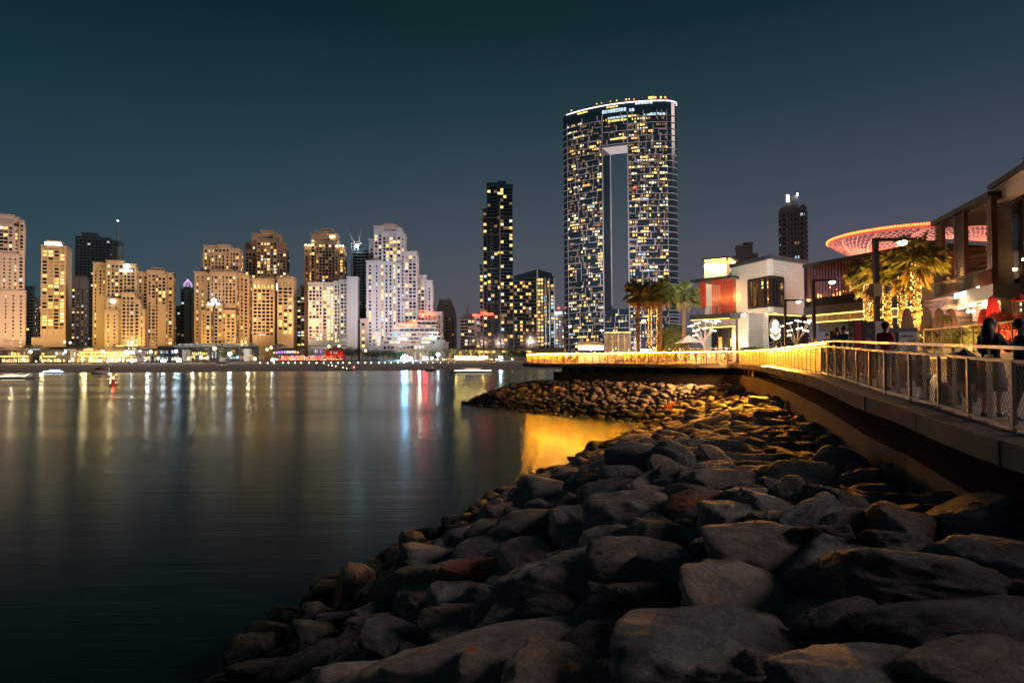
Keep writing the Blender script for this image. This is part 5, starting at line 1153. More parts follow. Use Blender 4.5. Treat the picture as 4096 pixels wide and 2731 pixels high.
def build_rocks():
    for s in (2, 3, 4, 5): ICO[s] = ico(s)
    rn = random.Random(21)
    # ground below the rocks
    g = MB(); nx, ny = 46, 70; idx = {}
    vs = []
    for j in range(ny):
        for i in range(nx):
            y = -6+j*1.9; x = -16+i*1.25; vs.append((x, y, max(-1.5, zrock(x, y)-.36)))
    g.add(vs, [(j*nx+i, j*nx+i+1, (j+1)*nx+i+1, (j+1)*nx+i) for j in range(ny-1) for i in range(nx-1) if max(vs[j*nx+i][2], vs[(j+1)*nx+i+1][2]) > -1.49]); whole('shore_ground', g, 'rock_dark', 'dark rubble ground between the boulders', kind='structure', smooth=True)
    items = []     # (x,y,z,rx,ry,rz, yaw, mat)
    hero = [  # photo position (2352 wide), size in photo pixels, material, words
     (1330,1275,300,205,1,'huge pointed boulder with pale veins, in the middle of the near slope'), (1700,1325,330,150,2,'broad flat topped pale boulder, largest one in the middle right'), (1472,1335,170,120,0,'brown wedge boulder between the huge pointed one and the broad flat one'), (1520,1200,150,110,0,'round brown boulder above the broad flat one'),
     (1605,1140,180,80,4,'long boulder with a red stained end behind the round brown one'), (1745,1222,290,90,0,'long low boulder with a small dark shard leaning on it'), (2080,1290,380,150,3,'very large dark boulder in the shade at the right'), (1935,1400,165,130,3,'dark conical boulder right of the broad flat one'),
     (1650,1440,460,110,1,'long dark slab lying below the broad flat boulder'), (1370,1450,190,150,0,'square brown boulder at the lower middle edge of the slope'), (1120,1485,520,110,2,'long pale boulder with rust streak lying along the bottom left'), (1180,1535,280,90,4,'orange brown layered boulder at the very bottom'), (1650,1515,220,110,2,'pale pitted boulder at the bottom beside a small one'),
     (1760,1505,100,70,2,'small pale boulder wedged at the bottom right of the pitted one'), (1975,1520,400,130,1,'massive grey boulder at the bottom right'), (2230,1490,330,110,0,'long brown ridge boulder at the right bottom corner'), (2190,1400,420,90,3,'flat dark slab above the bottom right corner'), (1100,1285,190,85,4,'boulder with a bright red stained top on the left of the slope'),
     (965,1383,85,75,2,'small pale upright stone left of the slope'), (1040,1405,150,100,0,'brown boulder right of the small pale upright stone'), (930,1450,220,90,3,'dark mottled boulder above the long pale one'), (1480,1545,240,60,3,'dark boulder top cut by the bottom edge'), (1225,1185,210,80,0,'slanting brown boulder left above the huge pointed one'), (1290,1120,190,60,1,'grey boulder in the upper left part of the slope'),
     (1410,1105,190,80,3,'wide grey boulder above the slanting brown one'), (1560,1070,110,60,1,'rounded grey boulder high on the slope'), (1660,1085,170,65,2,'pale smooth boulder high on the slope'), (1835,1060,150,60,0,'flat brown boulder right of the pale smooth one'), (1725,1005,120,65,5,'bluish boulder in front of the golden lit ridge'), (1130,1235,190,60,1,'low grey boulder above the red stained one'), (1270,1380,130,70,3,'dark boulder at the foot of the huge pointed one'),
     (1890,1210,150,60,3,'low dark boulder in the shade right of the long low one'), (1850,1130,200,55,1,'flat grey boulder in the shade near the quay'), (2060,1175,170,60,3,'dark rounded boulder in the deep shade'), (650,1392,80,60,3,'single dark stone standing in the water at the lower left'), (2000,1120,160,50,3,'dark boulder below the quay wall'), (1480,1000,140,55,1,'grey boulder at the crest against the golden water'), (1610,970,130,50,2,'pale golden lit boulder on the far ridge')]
    def hit(u, v):
        z = 3.
        for _ in range(12): p = on(u, v, z); z = .7*z+.3*(zrock(p.x, p.y)+.15)
        return on(u, v, z)
    for u, v, w, h, m, lab in hero:
        U, V = u*1.7415, v*1.7415; p = hit(U, V+h*.2*1.74); D = p.y; rx = w*1.7415/F*D/2*1.08; rz = max(h*1.7415/F*D*.50, rx*.42)
        if 'standing in the water' in lab: p = on(U, V+30, 0); rx = .45; rz = .4
        items.append([p.x, p.y, p.z-rz*.30, rx*1.05, rx*rn.uniform(.7, .92), rz*.95, rn.uniform(-.5, .3), m, lab])
    cells = {}
    def ok(x, y, r, k=.72):
        c = (int(x//3), int(y//3))
        for i in (-1, 0, 1):
            for j in (-1, 0, 1):
                for q in cells.get((c[0]+i, c[1]+j), ()):
                    if math.hypot(q[0]-x, q[1]-y) < k*(q[2]+r)*.92: return False
        return True
    def put(x, y, r): cells.setdefault((int(x//3), int(y//3)), []).append((x, y, r))
    for it in items: put(it[0], it[1], (it[3]+it[4])/2*.85)
    def fill(n, xr, yr, rr, cond, k=.64):
        for _ in range(n):
            x = rn.uniform(*xr); y = rn.uniform(*yr)
            if not cond(x, y): continue
            u, v, dd = proj((x, y, 2))
            if u < -250 or u > 4350 or v > 3300 or dd < 2: continue
            r = rn.uniform(*rr)
            if not ok(x, y, r, k): continue
            d = wdist(x, y)
            if d < (-.1 if y < 45 else -.6): continue
            put(x, y, r); zz = zrock(x, y)
            a = rn.uniform(.95, 1.35)
            items.append([x, y, zz-r*.15+rn.uniform(-.1, .12), r*a, r/a*rn.uniform(.85, 1.1), r*rn.uniform(.5, .75), rn.uniform(0, 6.28), rn.choices(range(6), (5, 5, 3, 3, .4, .6))[0], None])
    railw = resample(RAIL, 1.)
    def wallx(y):
        best = min(railw, key=lambda p: abs(p.y-y)+(.0 if p.y < 68 else 5)); return best.x
    nearc = lambda x, y: wdist(x, y) > -.7 and (y > 66 or x < wallx(y)+.2)
    far = lambda x, y: nearc(x, y) and (y > 64 or (y > 52 and x > 9))
    fill(9000, (-14, 12), (2, 20), (.5, .95), nearc); fill(9000, (-12, 26), (18, 58), (.45, .85), nearc); fill(6000, (-14, 14), (2, 20), (.22, .4), nearc); fill(5000, (-10, 26), (18, 60), (.25, .42), nearc)
    dl = (RAIL[1]-RAIL[0]).normalized(); nl = Vector((dl.y, -dl.x))
    def farc(x, y):
        q = Vector((x, y))-RAIL[0]; s_ = q.dot(nl); return wdist(x, y) > -.6 and s_ > .4 and y > 56
    fill(1500, (-9, 26), (56, 104), (.6, .85), farc, 1.3); fill(24000, (-9, 26), (56, 104), (.24, .52), farc, .82)
    vis = []
    for it in items:
        u, v, d = proj(it[:3]); it.append(it[3]/d); it.append((u, v, d))
    items.sort(key=lambda it: (it[8] is None, -it[9])); print('rocks', len(items))
    hi = [rock_shape(s+1, 5) for s in range(9)]; midr = [rock_shape(s+31, 4) for s in range(8)]; low = [rock_shape(s+61, 3) for s in range(8)]; tiny = [rock_shape(s+81, 2, .6) for s in range(6)]
    meshes = {}
    def mesh_for(kind, i, m):
        key = (kind, i, m)
        if key not in meshes:
            V, f = {'h': hi, 'm': midr, 'l': low}[kind][i]; me = bpy.data.meshes.new('boulder'); me.from_pydata(V.tolist(), [], f); me.polygons.foreach_set('use_smooth', [True]*len(f)); me.materials.append(MATS[ROCKM[m][0]]); meshes[key] = me
        return meshes[key]
    rest = {}
    for k, it in enumerate(items):
        x, y, z, rx, ry, rz, yaw, m, lab, sz, (u, v, d) = it
        if k < 296:
            kind = 'h' if d < 14 else 'm' if d < 34 else 'l'; n = {'h': 9, 'm': 8, 'l': 8}[kind]
            o = link('boulder', mesh_for(kind, rn.randrange(n), m), None, (x, y, z)); o.scale = (rx, ry, rz); o.rotation_euler = (rn.uniform(-.25, .25), rn.uniform(-.2, .2), yaw)
            if lab: tag(o, lab, 'boulder', 'large boulders of the near slope')
            else:
                col = ROCKM[m][5]; size = 'large' if sz > .075 else 'medium' if sz > .035 else 'small'; form = 'long' if rx > 1.35*ry else 'round' if rz > .72*rx else 'flat'
                rows = 'at the bottom edge' if v > 2450 else 'on lower slope' if v > 2150 else 'at mid slope' if v > 1900 else 'on upper slope' if v > 1720 else 'near the golden ridge'
                cols = 'at the dark left waterline' if u < 1500 else 'left of the huge pointed one' if u < 2150 else 'in the central band' if u < 2900 else 'right of the broad flat one' if u < 3400 else 'in the shade under the quay'
                lb = f'{size} {form} {col} boulder {rows} {cols}'; tag(o, lb, 'boulder', 'boulders: '+lb)
        else:
            kind = low if d < 45 else tiny; rest.setdefault((m, id(kind)), (kind, []))[1].append(it)
    allv = []; allf = []; mi = []; base = 0
    for (m, _), (kind, lst) in rest.items():
        for it in lst:
            V, f = kind[rn.randrange(len(kind))]; x, y, z, rx, ry, rz, yaw = it[:7]; c, s = math.cos(yaw), math.sin(yaw); W_ = V*np.array([rx, ry, rz]); tl = rn.uniform(-.3, .3); W2 = np.stack([W_[:, 0]*c-W_[:, 1]*s, W_[:, 0]*s+W_[:, 1]*c, W_[:, 2]+tl*W_[:, 0]], 1)+np.array([x, y, z])
            allv.append(W2); allf.append(np.array(f)+base); mi += [m]*len(f); base += len(V)
    V = np.concatenate(allv); Fc = np.concatenate(allf); me = bpy.data.meshes.new('rock_armour'); me.vertices.add(len(V)); me.vertices.foreach_set('co', V.ravel()); me.loops.add(len(Fc)*3); me.loops.foreach_set('vertex_index', Fc.ravel().astype(np.int32)); me.polygons.add(len(Fc)); me.polygons.foreach_set('loop_start', np.arange(len(Fc))*3)
    for r_ in ROCKM: me.materials.append(MATS[r_[0]])
    me.polygons.foreach_set('material_index', mi); me.polygons.foreach_set('use_smooth', [True]*len(Fc)); me.update(calc_edges=True); me.validate()
    tag(link('rock_armour', me), 'countless smaller stones of the sea defence bank below the quay wall', 'rocks', None, 'stuff')
# ------------------------------------------------------------ buildings on the promenade
def G(u, v, Y): return at(u, v, Y)
def zr(rel_px, Y): return H0+rel_px/F*Y       # height of something REL_PX above the horizon at depth Y
def facade(A, B):
    A = Vector(A); B = Vector(B); t = (B-A).normalized(); n = Vector((t.y, -t.x)); return A, B, t, n, (B-A).length
class Wall:
    """a vertical plane from A to B (plan); local x along it, local y outward, z up, world coordinates out"""
    def __init__(s, A, B): s.A, s.B, s.t, s.n, s.L = facade(A, B)
    def p(s, x, q, z): a = s.A+s.t*x+s.n*q; return (a.x, a.y, z)
    def box(s, mb, x0, x1, q0, q1, z0, z1, mi=0):
        mb.add([s.p(x, q, z) for z in (z0, z1) for x, q in ((x0, q1), (x1, q1), (x1, q0), (x0, q0))], [(0,3,2,1),(4,5,6,7),(0,1,5,4),(1,2,6,5),(2,3,7,6),(3,0,4,7)], mi)
    def x(s, u):                  # where the sight line of column u meets the wall
        d = ray(u, 1300); d2 = Vector((d.x, d.y)); o = Vector((0, 0)); k = (s.A-o).dot(s.n)/d2.dot(s.n); return (d2*k-s.A).dot(s.t)
    def z(s, u, v):
        d = ray(u, v); d2 = Vector((d.x, d.y)); k = s.A.dot(s.n)/d2.dot(s.n); return H0+d.z*k
def build_mall():
    GZ2 = H0-.72
    # --- white stone cube
    C = P2(3087, 90); Lp = P2(2930, 99); Rp = P2(3231, 95.5); o = empty('white_stone_building', 'white stone clad cube building with a large corner window and a glowing round logo', 'building', (C.x, C.y, GZ2))
    WLf = Wall(Lp, C); WR = Wall(C, Rp); zt = WLf.z(3086, 1034); z1 = WLf.z(3060, 1253)
    wx0 = WLf.x(2998); wz0 = WLf.z(3040, 1226); wz1 = WLf.z(3080, 1108); rx1 = WR.x(3132); m = MB(); th = .5
    back = WR.B-WR.n*14; bl = WLf.A-WR.n*6
    WLf.box(m, 0, wx0, -th, 0, GZ2, zt); WLf.box(m, wx0, WLf.L, -th, 0, wz1, zt); WLf.box(m, wx0, WLf.x(3061), -th, 0, GZ2, wz0); WLf.box(m, WLf.x(3061), WLf.L, -th, 0, z1, wz0)
    WR.box(m, .001, rx1, -th, 0, wz1, zt); WR.box(m, rx1, WR.L, -th, 0, z1, zt); WR.box(m, .001, rx1, -th, 0, z1, wz0)
    uvpart('stone_wall', rel(m, o), 'stone_white', o)
    m = MB(); pl = [Lp-WLf.n*.4, C+Vector((0, .4)), Rp-WR.n*.4, Rp-WR.n*12, Lp-WLf.n*3+Vector((0, 12))]; m.prism([tuple(q) for q in pl], zt-.3, zt-.1); m.prism([tuple(q) for q in pl], z1, z1+.2); part('slab', rel(m, o), 'charcoal', o)
    m = MB(); WLf.box(m, -.2, WLf.L+.15, -.6, .15, zt, zt+.55); WR.box(m, -.15, WR.L+.2, -.6, .15, zt, zt+.55); part('roof_edge', rel(m, o), 'charcoal', o)
    m = MB()
    for w, a, b in ((WLf, wx0, WLf.L), (WR, 0, rx1)):
        w.box(m, a, b, -.3, .22, wz1-.12, wz1+.18); w.box(m, a, b, -.3, .22, wz0-.22, wz0+.12); n = 4 if w is WLf else 3
        for k in range(n+1): x = a+(b-a)*k/n; w.box(m, x-.09, x+.09, -.3, .2, wz0, wz1)
        w.box(m, a, b, -.3, .1, wz1-1.0, wz1-.92)
    part('window_frame', rel(m, o), 'black_steel', o)
    m = MB(); WLf.box(m, wx0, WLf.L, -.25, -.2, wz0, wz1); WR.box(m, 0, rx1, -.25, -.2, wz0, wz1); gm, N_, L_, b_ = nt('clear_glass'); b_.inputs['Base Color'].default_value = (.85,.8,.75, 1); b_.inputs['Roughness'].default_value = .02; b_.inputs['Transmission Weight'].default_value = 1; b_.inputs['IOR'].default_value = 1.05
    part('window_glass', rel(m, o), 'clear_glass', o)
    # interior of the corner room: back wall, glowing drum, tubes
    ic = C+(-WLf.n-WR.n).normalized()*4.2; m = MB(); m.cbox((ic.x+.3, ic.y+2.6, (wz0+wz1)/2), 5.4, .3, wz1-wz0, .1); m.cbox((ic.x-1.4, ic.y+1.6, (wz0+wz1)/2), .3, 1.8, wz1-wz0); part('interior_wall', rel(m, o), 'dark_red_steel', o)
    m = MB(); m.tube([(ic.x-.1, ic.y-.2, wz0), (ic.x-.1, ic.y-.2, wz1-1)], 1.3, 16); part('interior_drum', rel(m, o), 'timber_wall', o); m = MB(); m.tube([(ic.x-.1, ic.y-.2, wz1-1.2), (ic.x-.1, ic.y-.2, wz1-1.0)], 1.36, 16); m.tube([(ic.x-.1, ic.y-.2, wz1-.4), (ic.x-.1, ic.y-.2, wz1-.3)], 1.36, 16)
    rn = random.Random(4)
    for k in range(9): x = ic.x-1+rn.random()*2.2; y = ic.y-1.2+rn.random()*2; m.tube([(x, y, wz0+.2), (x, y, wz0+rn.uniform(.8, 2.2))], .05, 5)
    for k in range(5):
        pts = [(ic.x-1.3+i*.55, ic.y-.9+k*.3, wz1-.5-.35*math.sin(i*1.3+k*2)) for i in range(6)]; m.tube(pts, .035, 4)
    part('interior_lights', rel(m, o), 'strip_gold', o); lamp('POINT', (ic.x, ic.y-2.4, wz1-1), 420, (1,.5,.15), .3, name='interior_light'); lamp('POINT', (ic.x-.6, ic.y-1.8, wz0+1), 160, (1,.5,.15), .3, name='interior_light')
    # recessed ground floor with logo wall and dark glazing
    q = MB(); WRr = Wall(C-WR.n*1.6-WR.t*1.0, Rp-WR.n*1.6); xw = 2.1; WRr.box(q, -1.6, xw, -.3, 0, GZ2, z1); uvpart('logo_wall', rel(q, o), 'stone_white', o)
    q = MB(); WRr.box(q, xw, WRr.L, -.2, 0, GZ2, z1); part('shop_glazing', rel(q, o), 'near_glass', o)
    q = MB(); 
    for k in range(5): x = xw+(WRr.L-xw)*k/4; WRr.box(q, x-.06, x+.06, 0, .12, GZ2, z1)
    WRr.box(q, xw, WRr.L, 0, .1, GZ2+2.6, GZ2+2.75); part('shop_frame', rel(q, o), 'black_steel', o)
    q = MB()
    for x0, x1, z0, z_ in ((.3, .5, 1.0, 2.4), (2.5, 2.8, .4, 2.2), (3.6, 4.2, .2, 1.1)): WRr.box(q, xw+x0, xw+x1, .005, .02, GZ2+z0, GZ2+z_)
    part('shop_light', rel(q, o), 'inside_warm', o)
    q = MB(); WR.box(q, 0, WR.L, -.9, -.75, z1-.16, z1-.06); WLf.box(q, WLf.x(3063), WLf.L, -.9, -.75, z1-.16, z1-.06); part('soffit_light', rel(q, o), 'strip_gold', o)
    lz = WRr.z(3092, 1318); lc = Vector(WRr.p(WRr.x(3090), .25, lz))-o.location; r_ = 1.42
    q = MB(); q.tube([(0, 0, 0), (0, 0, .12)], r_*1.05, 28); a = part('logo_disc', q, 'taupe_render', o); a.location = lc; rz_ = math.atan2(WR.n.y, WR.n.x); a.rotation_euler = (R(90), 0, rz_+math.pi/2)
    q = MB()
    ww = [(-.98, .05), (-.55, .12), (-.35, .42), (-.62, .55), (-.35, .92), (0, 1.02), (.35, .92), (.62, .55), (.35, .42), (.55, .12), (.98, .05), (.8, -.32), (.35, -.30), (.2, -.5), (-.2, -.5), (-.35, -.30), (-.8, -.32)]
    q.add([(x*r_*.85, z*r_*.85, .22) for x, z in ww]+[(x*r_*.85, z*r_*.85, .14) for x, z in ww], [tuple(range(16, -1, -1))]+[(i, (i+1) % 17, 17+(i+1) % 17, 17+i) for i in range(17)])
    sm = [(r_*.9*math.cos(R(a_)), r_*.9*math.sin(R(a_)), .2) for a_ in range(215, 330, 8)]; q.tube(sm, .13, 5)
    a = part('logo', q, 'logo_light', o); a.location = lc; a.rotation_euler = (R(90), 0, rz_+math.pi/2)
    lamp('POINT', Vector(WRr.p(WRr.x(3090), 1.1, lz)), 90, (1,.85,.55), .8, name='logo_glow')
    for u, P, c in ((2985, 2500, (1,.86,.6)), (3025, 6000, (1,.80,.45))):
        x = WLf.x(u); lamp('SPOT', WLf.p(x, .9, GZ2+.3), P, c, .15, WLf.p(x, -.2, GZ2+7), 75, 'wall_uplight')
    lamp('SPOT', (C.x-18, C.y-34, GZ2+7), 70000, (.88,.95,.88), 1, (C.x-3, C.y+4, GZ2+8), 34, 'wall_washer'); lamp('SPOT', (C.x+12, C.y-36, GZ2+7), 30000, (1,.62,.42), 1, (C.x+4, C.y+2, GZ2+9), 36, 'wall_washer')
    # --- tower block behind with its lit eave
    o = empty('stair_tower', 'narrow pale stone tower brightly lit from under its roof edge, behind the red louvred pavilion', 'building', (*P2(2880, 108), GZ2)); A = P2(2829, 110); B = P2(2912, 108); D_ = P2(2936, 113); W1 = Wall(A, B); W2 = Wall(B, D_); zt = W1.z(2870, 1044)
    m = MB(); W1.box(m, 0, W1.L, -4, 0, GZ2, zt); W2.box(m, 0, W2.L, -3.5, 0, GZ2, zt-.01); uvpart('stone_wall', rel(m, o), 'stone_white', o); m = MB(); W1.box(m, -.4, W1.L+.5, -4, .7, zt+.25, zt+.5); W2.box(m, -.2, W2.L+.3, -3.5, .6, zt+.26, zt+.51); part('roof_edge', rel(m, o), 'charcoal', o)
    m = MB(); W1.box(m, 0, W1.L, .35, .5, zt+.1, zt+.2); W2.box(m, 0, W2.L, .35, .5, zt+.1, zt+.2); part('eave_light', rel(m, o), 'led_gold', o)
    for k in range(3): lamp('SPOT', W1.p(W1.L*(k+.5)/3, 1.1, zt+.1), 900, (1,.74,.32), .1, W1.p(W1.L*(k+.5)/3, -.3, zt-4.5), 100, 'eave_spot')
    lamp('SPOT', W2.p(W2.L/2, .6, zt+.1), 1200, (1,.74,.32), .1, W2.p(W2.L/2, -.3, zt-4), 100, 'eave_spot')
    # --- red louvred pavilion
    o = empty('louvred_pavilion', 'two storey pavilion with red vertical louvres, thin dark roof and lit restaurant below', 'building', (*P2(2850, 98), GZ2)); A = P2(2782, 101); B = P2(2935, 96); W1 = Wall(A, B)
    zt = W1.z(2850, 1121); zf = W1.z(2850, 1262); m = MB(); W1.box(m, -.3, W1.L, -7, .5, zt, zt+.35); W1.box(m, -.3, W1.L+.1, -7, .9, zf-.5, zf+.12); part('roof_slab', rel(m, o), 'charcoal', o)
    m = MB(); W1.box(m, W1.x(2793), W1.x(2820), -.4, -.3, zf+1.2, zt); part('red_panel', rel(m, o), 'louvre_red', o); m = MB(); n = 13; x0 = W1.x(2852); x1 = W1.x(2932)
    for k in range(n): x = x0+(x1-x0)*k/(n-1); W1.box(m, x-.03, x+.03, -.05, .14, zf+.1, zt)
    part('louvres', rel(m, o), 'louvre_red', o); m = MB(); W1.box(m, x0, x1, -2.2, -2, zf+.1, zt); part('interior_wall', rel(m, o), 'timber_wall', o)
    for f in (.2, .6): lamp('POINT', W1.p(x0+(x1-x0)*f, -1.3, zf+2.6), 220, (1,.42,.10), .2, name='pavilion_light')
    m = MB(); W1.box(m, 0, W1.L, .95, 1.0, zf-.62, zf-.54); W1.box(m, .3, W1.L, -.6, -.5, zf-1.75, zf-1.65); part('light_strip', rel(m, o), 'strip_gold', o); m = MB(); W1.box(m, 0, W1.L, -.6, .6, zf-1.6, zf-.6); part('fascia', rel(m, o), 'taupe_render', o)
    m = MB(); W1.box(m, W1.x(2800), W1.L, -3.2, -3, GZ2, zf-1.6); part('glazing', rel(m, o), 'near_glass', o); m = MB(); W1.box(m, W1.x(2875), W1.L, -2.9, -2.8, GZ2+2.2, GZ2+3.3); W1.box(m, W1.x(2828), W1.x(2843), -2.9, -2.8, GZ2+.8, GZ2+3.6); part('bar_light', rel(m, o), 'inside_warm', o)
    m = MB()
    for u in (2802, 2825, 2845, 2872, 2894, 2916): W1.box(m, W1.x(u)-.06, W1.x(u)+.06, -2.8, -2.7, GZ2, zf-1.7)
    W1.box(m, 0, W1.L, .75, .8, zf+.15, zf+.2); W1.box(m, 0, W1.L, .75, .8, zf+1.15, zf+1.2)
    for k in range(6): W1.box(m, k*W1.L/6, k*W1.L/6+.05, .75, .8, zf+.1, zf+1.2)
    part('window_frame', rel(m, o), 'black_steel', o); lamp('POINT', W1.p(W1.L*.7, -1.8, GZ2+3), 600, (1,.52,.18), .3, name='restaurant_light')
    # --- dark glass restaurant building
    o = empty('glass_restaurant_building', 'long dark glazed restaurant building with two golden light lines and red lamps inside', 'building', (*P2(3450, 84), GZ2)); A = P2(3224, 90.5); B = P2(3790, 71); W1 = Wall(A, B)
    zt = W1.z(3300, 1058); zf = W1.z(3300, 1222); zg = W1.z(3300, 1300)
    m = MB(); W1.box(m, 0, W1.L, -8, .3, zt, zt+.45); W1.box(m, 0, W1.L, -8, .25, zf-1.0, zf); W1.box(m, 0, W1.L, -8, -2.2, zf-3.2, zf-2.0); part('floor_slab', rel(m, o), 'charcoal', o)
    m = MB(); W1.box(m, 0, W1.L, -6.3, -6.1, zf, zt); part('interior_wall', rel(m, o), 'timber_slats', o); m = MB()
    for k in range(40): x = W1.L*k/39; W1.box(m, x-.05, x+.05, -.15, .05, zf, zt)
    for k in range(14): W1.box(m, 0, W1.L*.99, -.5, -.42, zt-.25-k*.12, zt-.2-k*.12)
    part('mullions', rel(m, o), 'dark_red_steel', o); m = MB(); W1.box(m, 0, W1.L, .05, .09, zf, zf+1.1); W1.box(m, 0, .3, -.2, .1, zf, zt); part('balustrade', rel(m, o), 'near_glass', o)
    m = MB()
    for u, v, r_ in ((3249, 1184, .32), (3307, 1187, .38), (3331, 1176, .34), (3290, 1148, .14), (3352, 1164, .12), (3400, 1190, .14), (3420, 1200, .2), (3480, 1150, .2)): m.sphere(W1.p(W1.x(u), -1.2, W1.z(u, v)), r_, 8, 6)
    part('hanging_lamp', rel(m, o), 'red_lamp', o)
    for u in (3260, 3310, 3390, 3500): lamp('POINT', W1.p(W1.x(u), -2.2, W1.z(u, 1178)), 150, (1,.28,.08), .3, name='restaurant_light')
    rn2 = random.Random(9); m = MB()
    for k in range(46): u = rn2.uniform(3240, 3700); m.cbox(W1.p(W1.x(u), -rn2.uniform(2.5, 6), zf+rn2.uniform(.3, 2.6)), rn2.uniform(.1, .5), .1, rn2.uniform(.06, .3))
    part('interior_lights', rel(m, o), 'inside_warm', o, kind='stuff')
    m = MB(); W1.box(m, .2, W1.L, -.1, .0, zf-1.2, zf-1.08); W1.box(m, 1, W1.L, -.35, -.25, zf-2.1, zf-2.0); part('light_strip', rel(m, o), 'strip_gold', o); m = MB(); W1.box(m, .2, W1.L, -2.2, -.5, zf-2.0, zf-1.05); 
    for k in range(22): W1.box(m, W1.L*k/22-.04, W1.L*k/22+.04, -.5, -.4, zf-2.0, zf-1.05)
    part('fascia', rel(m, o), 'taupe_render', o); m = MB(); W1.box(m, 0, W1.L, -4.2, -4, GZ2, zf-3.1); part('shopfront', rel(m, o), 'near_glass', o)
    m = MB()
    for k in range(24): x = W1.L*(k+.5)/24; W1.box(m, x, x+rn2.uniform(.15, .7), -3.95, -3.9, GZ2+rn2.uniform(.2, 1), GZ2+rn2.uniform(1.4, 2.6)) if rn2.random() < .6 else None
    part('shop_light', rel(m, o), 'inside_warm', o)
    m = MB(); a = W1.x(3618); b = W1.x(3640); W1.box(m, a, a+.25, -1, -.9, zf+.6, zf+2.2); W1.box(m, a+.5, b+1, -1, -.9, zf+2.5, zf+3.0); part('door_light', rel(m, o), 'sign_warm', o)
    # louvre screen between palms and the terrace building
    m = MB(); A = P2(3690, 67); B = P2(3752, 64.5); W2 = Wall(A, B); z0 = W2.z(3720, 1192); z1 = W2.z(3720, 1095)
    for k in range(16): z = z0+(z1-z0)*k/15; W2.box(m, 0, W2.L, -.1, .1, z-.05, z+.05)
    m2 = MB(); W2.box(m2, -.2, 0, -.2, .2, z0-.5, z1+.2); W2.box(m2, W2.L, W2.L+.25, -.2, .2, z0-.5, z1+.2); W2.box(m2, -.6, W2.L+.6, -.3, .15, z0-.9, z0-.4); oo = empty('louvre_screen', 'pale horizontal louvre screen beside the tallest lit palm', 'screen', (*A, z0-.9)); part('slats', rel(m, oo), 'louvre_pale', oo); part('frame', rel(m2, oo), 'black_steel', oo)
    # --- terrace building with big louvres
    o = empty('terrace_building', 'timber walled terrace building with a sloping dark roof line and horizontal louvre panels', 'building', (*P2(3860, 60), GZ2)); A = P2(3752, 63.5); B = P2(3985, 51.8); W1 = Wall(A, B)
    zt = W1.z(3870, 836); zf = W1.z(3870, 1158); D_ = 9.
    m = MB(); W1.box(m, -.3, W1.L, -D_, .3, zt, zt+.4); part('roof', rel(m, o), 'black_steel', o); m = MB(); W1.box(m, 0, W1.L, -D_, -.3, zt-.18, zt-.02); part('soffit', rel(m, o), 'louvre_brown', o)
    m = MB(); W1.box(m, 0, W1.L, -D_, .1, zf-1.15, zf-.05); part('floor_slab', rel(m, o), 'planter_grey', o)
    zw = zf+5.3; m = MB(); W1.box(m, -2, W1.L, -6.4, -6.1, zf, zw); part('timber_wall', rel(m, o), 'timber_wall', o); m = MB(); W1.box(m, -2, W1.L, -6.45, -6.0, zw, zw+.3); W1.box(m, W1.x(3885), W1.x(3915), -6.1, -6.0, zf, zf+2.6); W1.box(m, W1.x(3790), W1.x(3830), -6.1, -6.0, zf, zf+2.6); part('door', rel(m, o), 'near_glass', o)
    m = MB(); ps = [W1.x(u) for u in (3775, 3830, 3866, 3968)]
    for x in ps: W1.box(m, x-.13, x+.13, -.25, .1, zf, zt)
    W1.box(m, W1.L-.25, W1.L, -.3, .1, zf, zt); part('post', rel(m, o), 'dark_red_steel', o)
    for a, b, lb in ((W1.x(3752)-.1, ps[0], None), (W1.x(3831), ps[2], None), (W1.x(3958), W1.L, None)):
        m = MB(); n = 34
        for k in range(n): z = zf+.3+(zt-zf-.4)*k/n; W1.box(m, a, b, -.12, .10, z, z+.10)
        part('louvre_panel', rel(m, o), 'louvre_brown', o)
    m = MB(); W1.box(m, 0, W1.L, .12, .15, zf, zf+1.15); part('balustrade', rel(m, o), 'near_glass', o); m = MB(); W1.box(m, 0, W1.L, .1, .17, zf+1.15, zf+1.2); part('handrail', rel(m, o), 'steel', o)
    m = MB(); x = W1.x(3776); m.lathe(W1.p(x+.2, -1.5, zf+1.4), [(.42, 0), (.30, 1.0), (.28, 1.0)], 14); part('floor_lamp', rel(m, o), 'strip_gold', o)
    m = MB()
    for u, v in ((3898, 1096), (3944, 1080), (3980, 1040), (3812, 1150), (3830, 1200), (3860, 1108)): m.sphere(W1.p(W1.x(u), -2, W1.z(u, v)), .13, 6, 4)
    part('table_lamp', rel(m, o), 'lamp_warm', o)
    for f in (.25, .6, .85): lamp('POINT', W1.p(W1.L*f, -4.6, zf+1.6), 60, (1,.50,.28), .3, name='terrace_light')
    m = MB(); W1.box(m, W1.x(3845), W1.L, -.35, -.25, zf-1.45, zf-1.35); W1.box(m, 2.2, W1.L, -.1, .05, zf-1.22, zf-1.16); part('light_strip', rel(m, o), 'strip_gold', o)
    m = MB(); n = 12
    for k in range(n): z = zf-1.5-k*.1; W1.box(m, W1.x(3868), W1.L, -.5, -.42, z-.06, z)
    part('vent_grille', rel(m, o), 'louvre_pale', o); m = MB(); W1.box(m, W1.x(3790), W1.L, -4.3, -4, GZ2, zf-1.2); part('shopfront', rel(m, o), 'near_glass', o); m = MB(); W1.box(m, W1.x(3868), W1.L, -.6, -.5, zf-4.3, zf-2.7); part('sign_panel', rel(m, o), 'planter_grey', o)
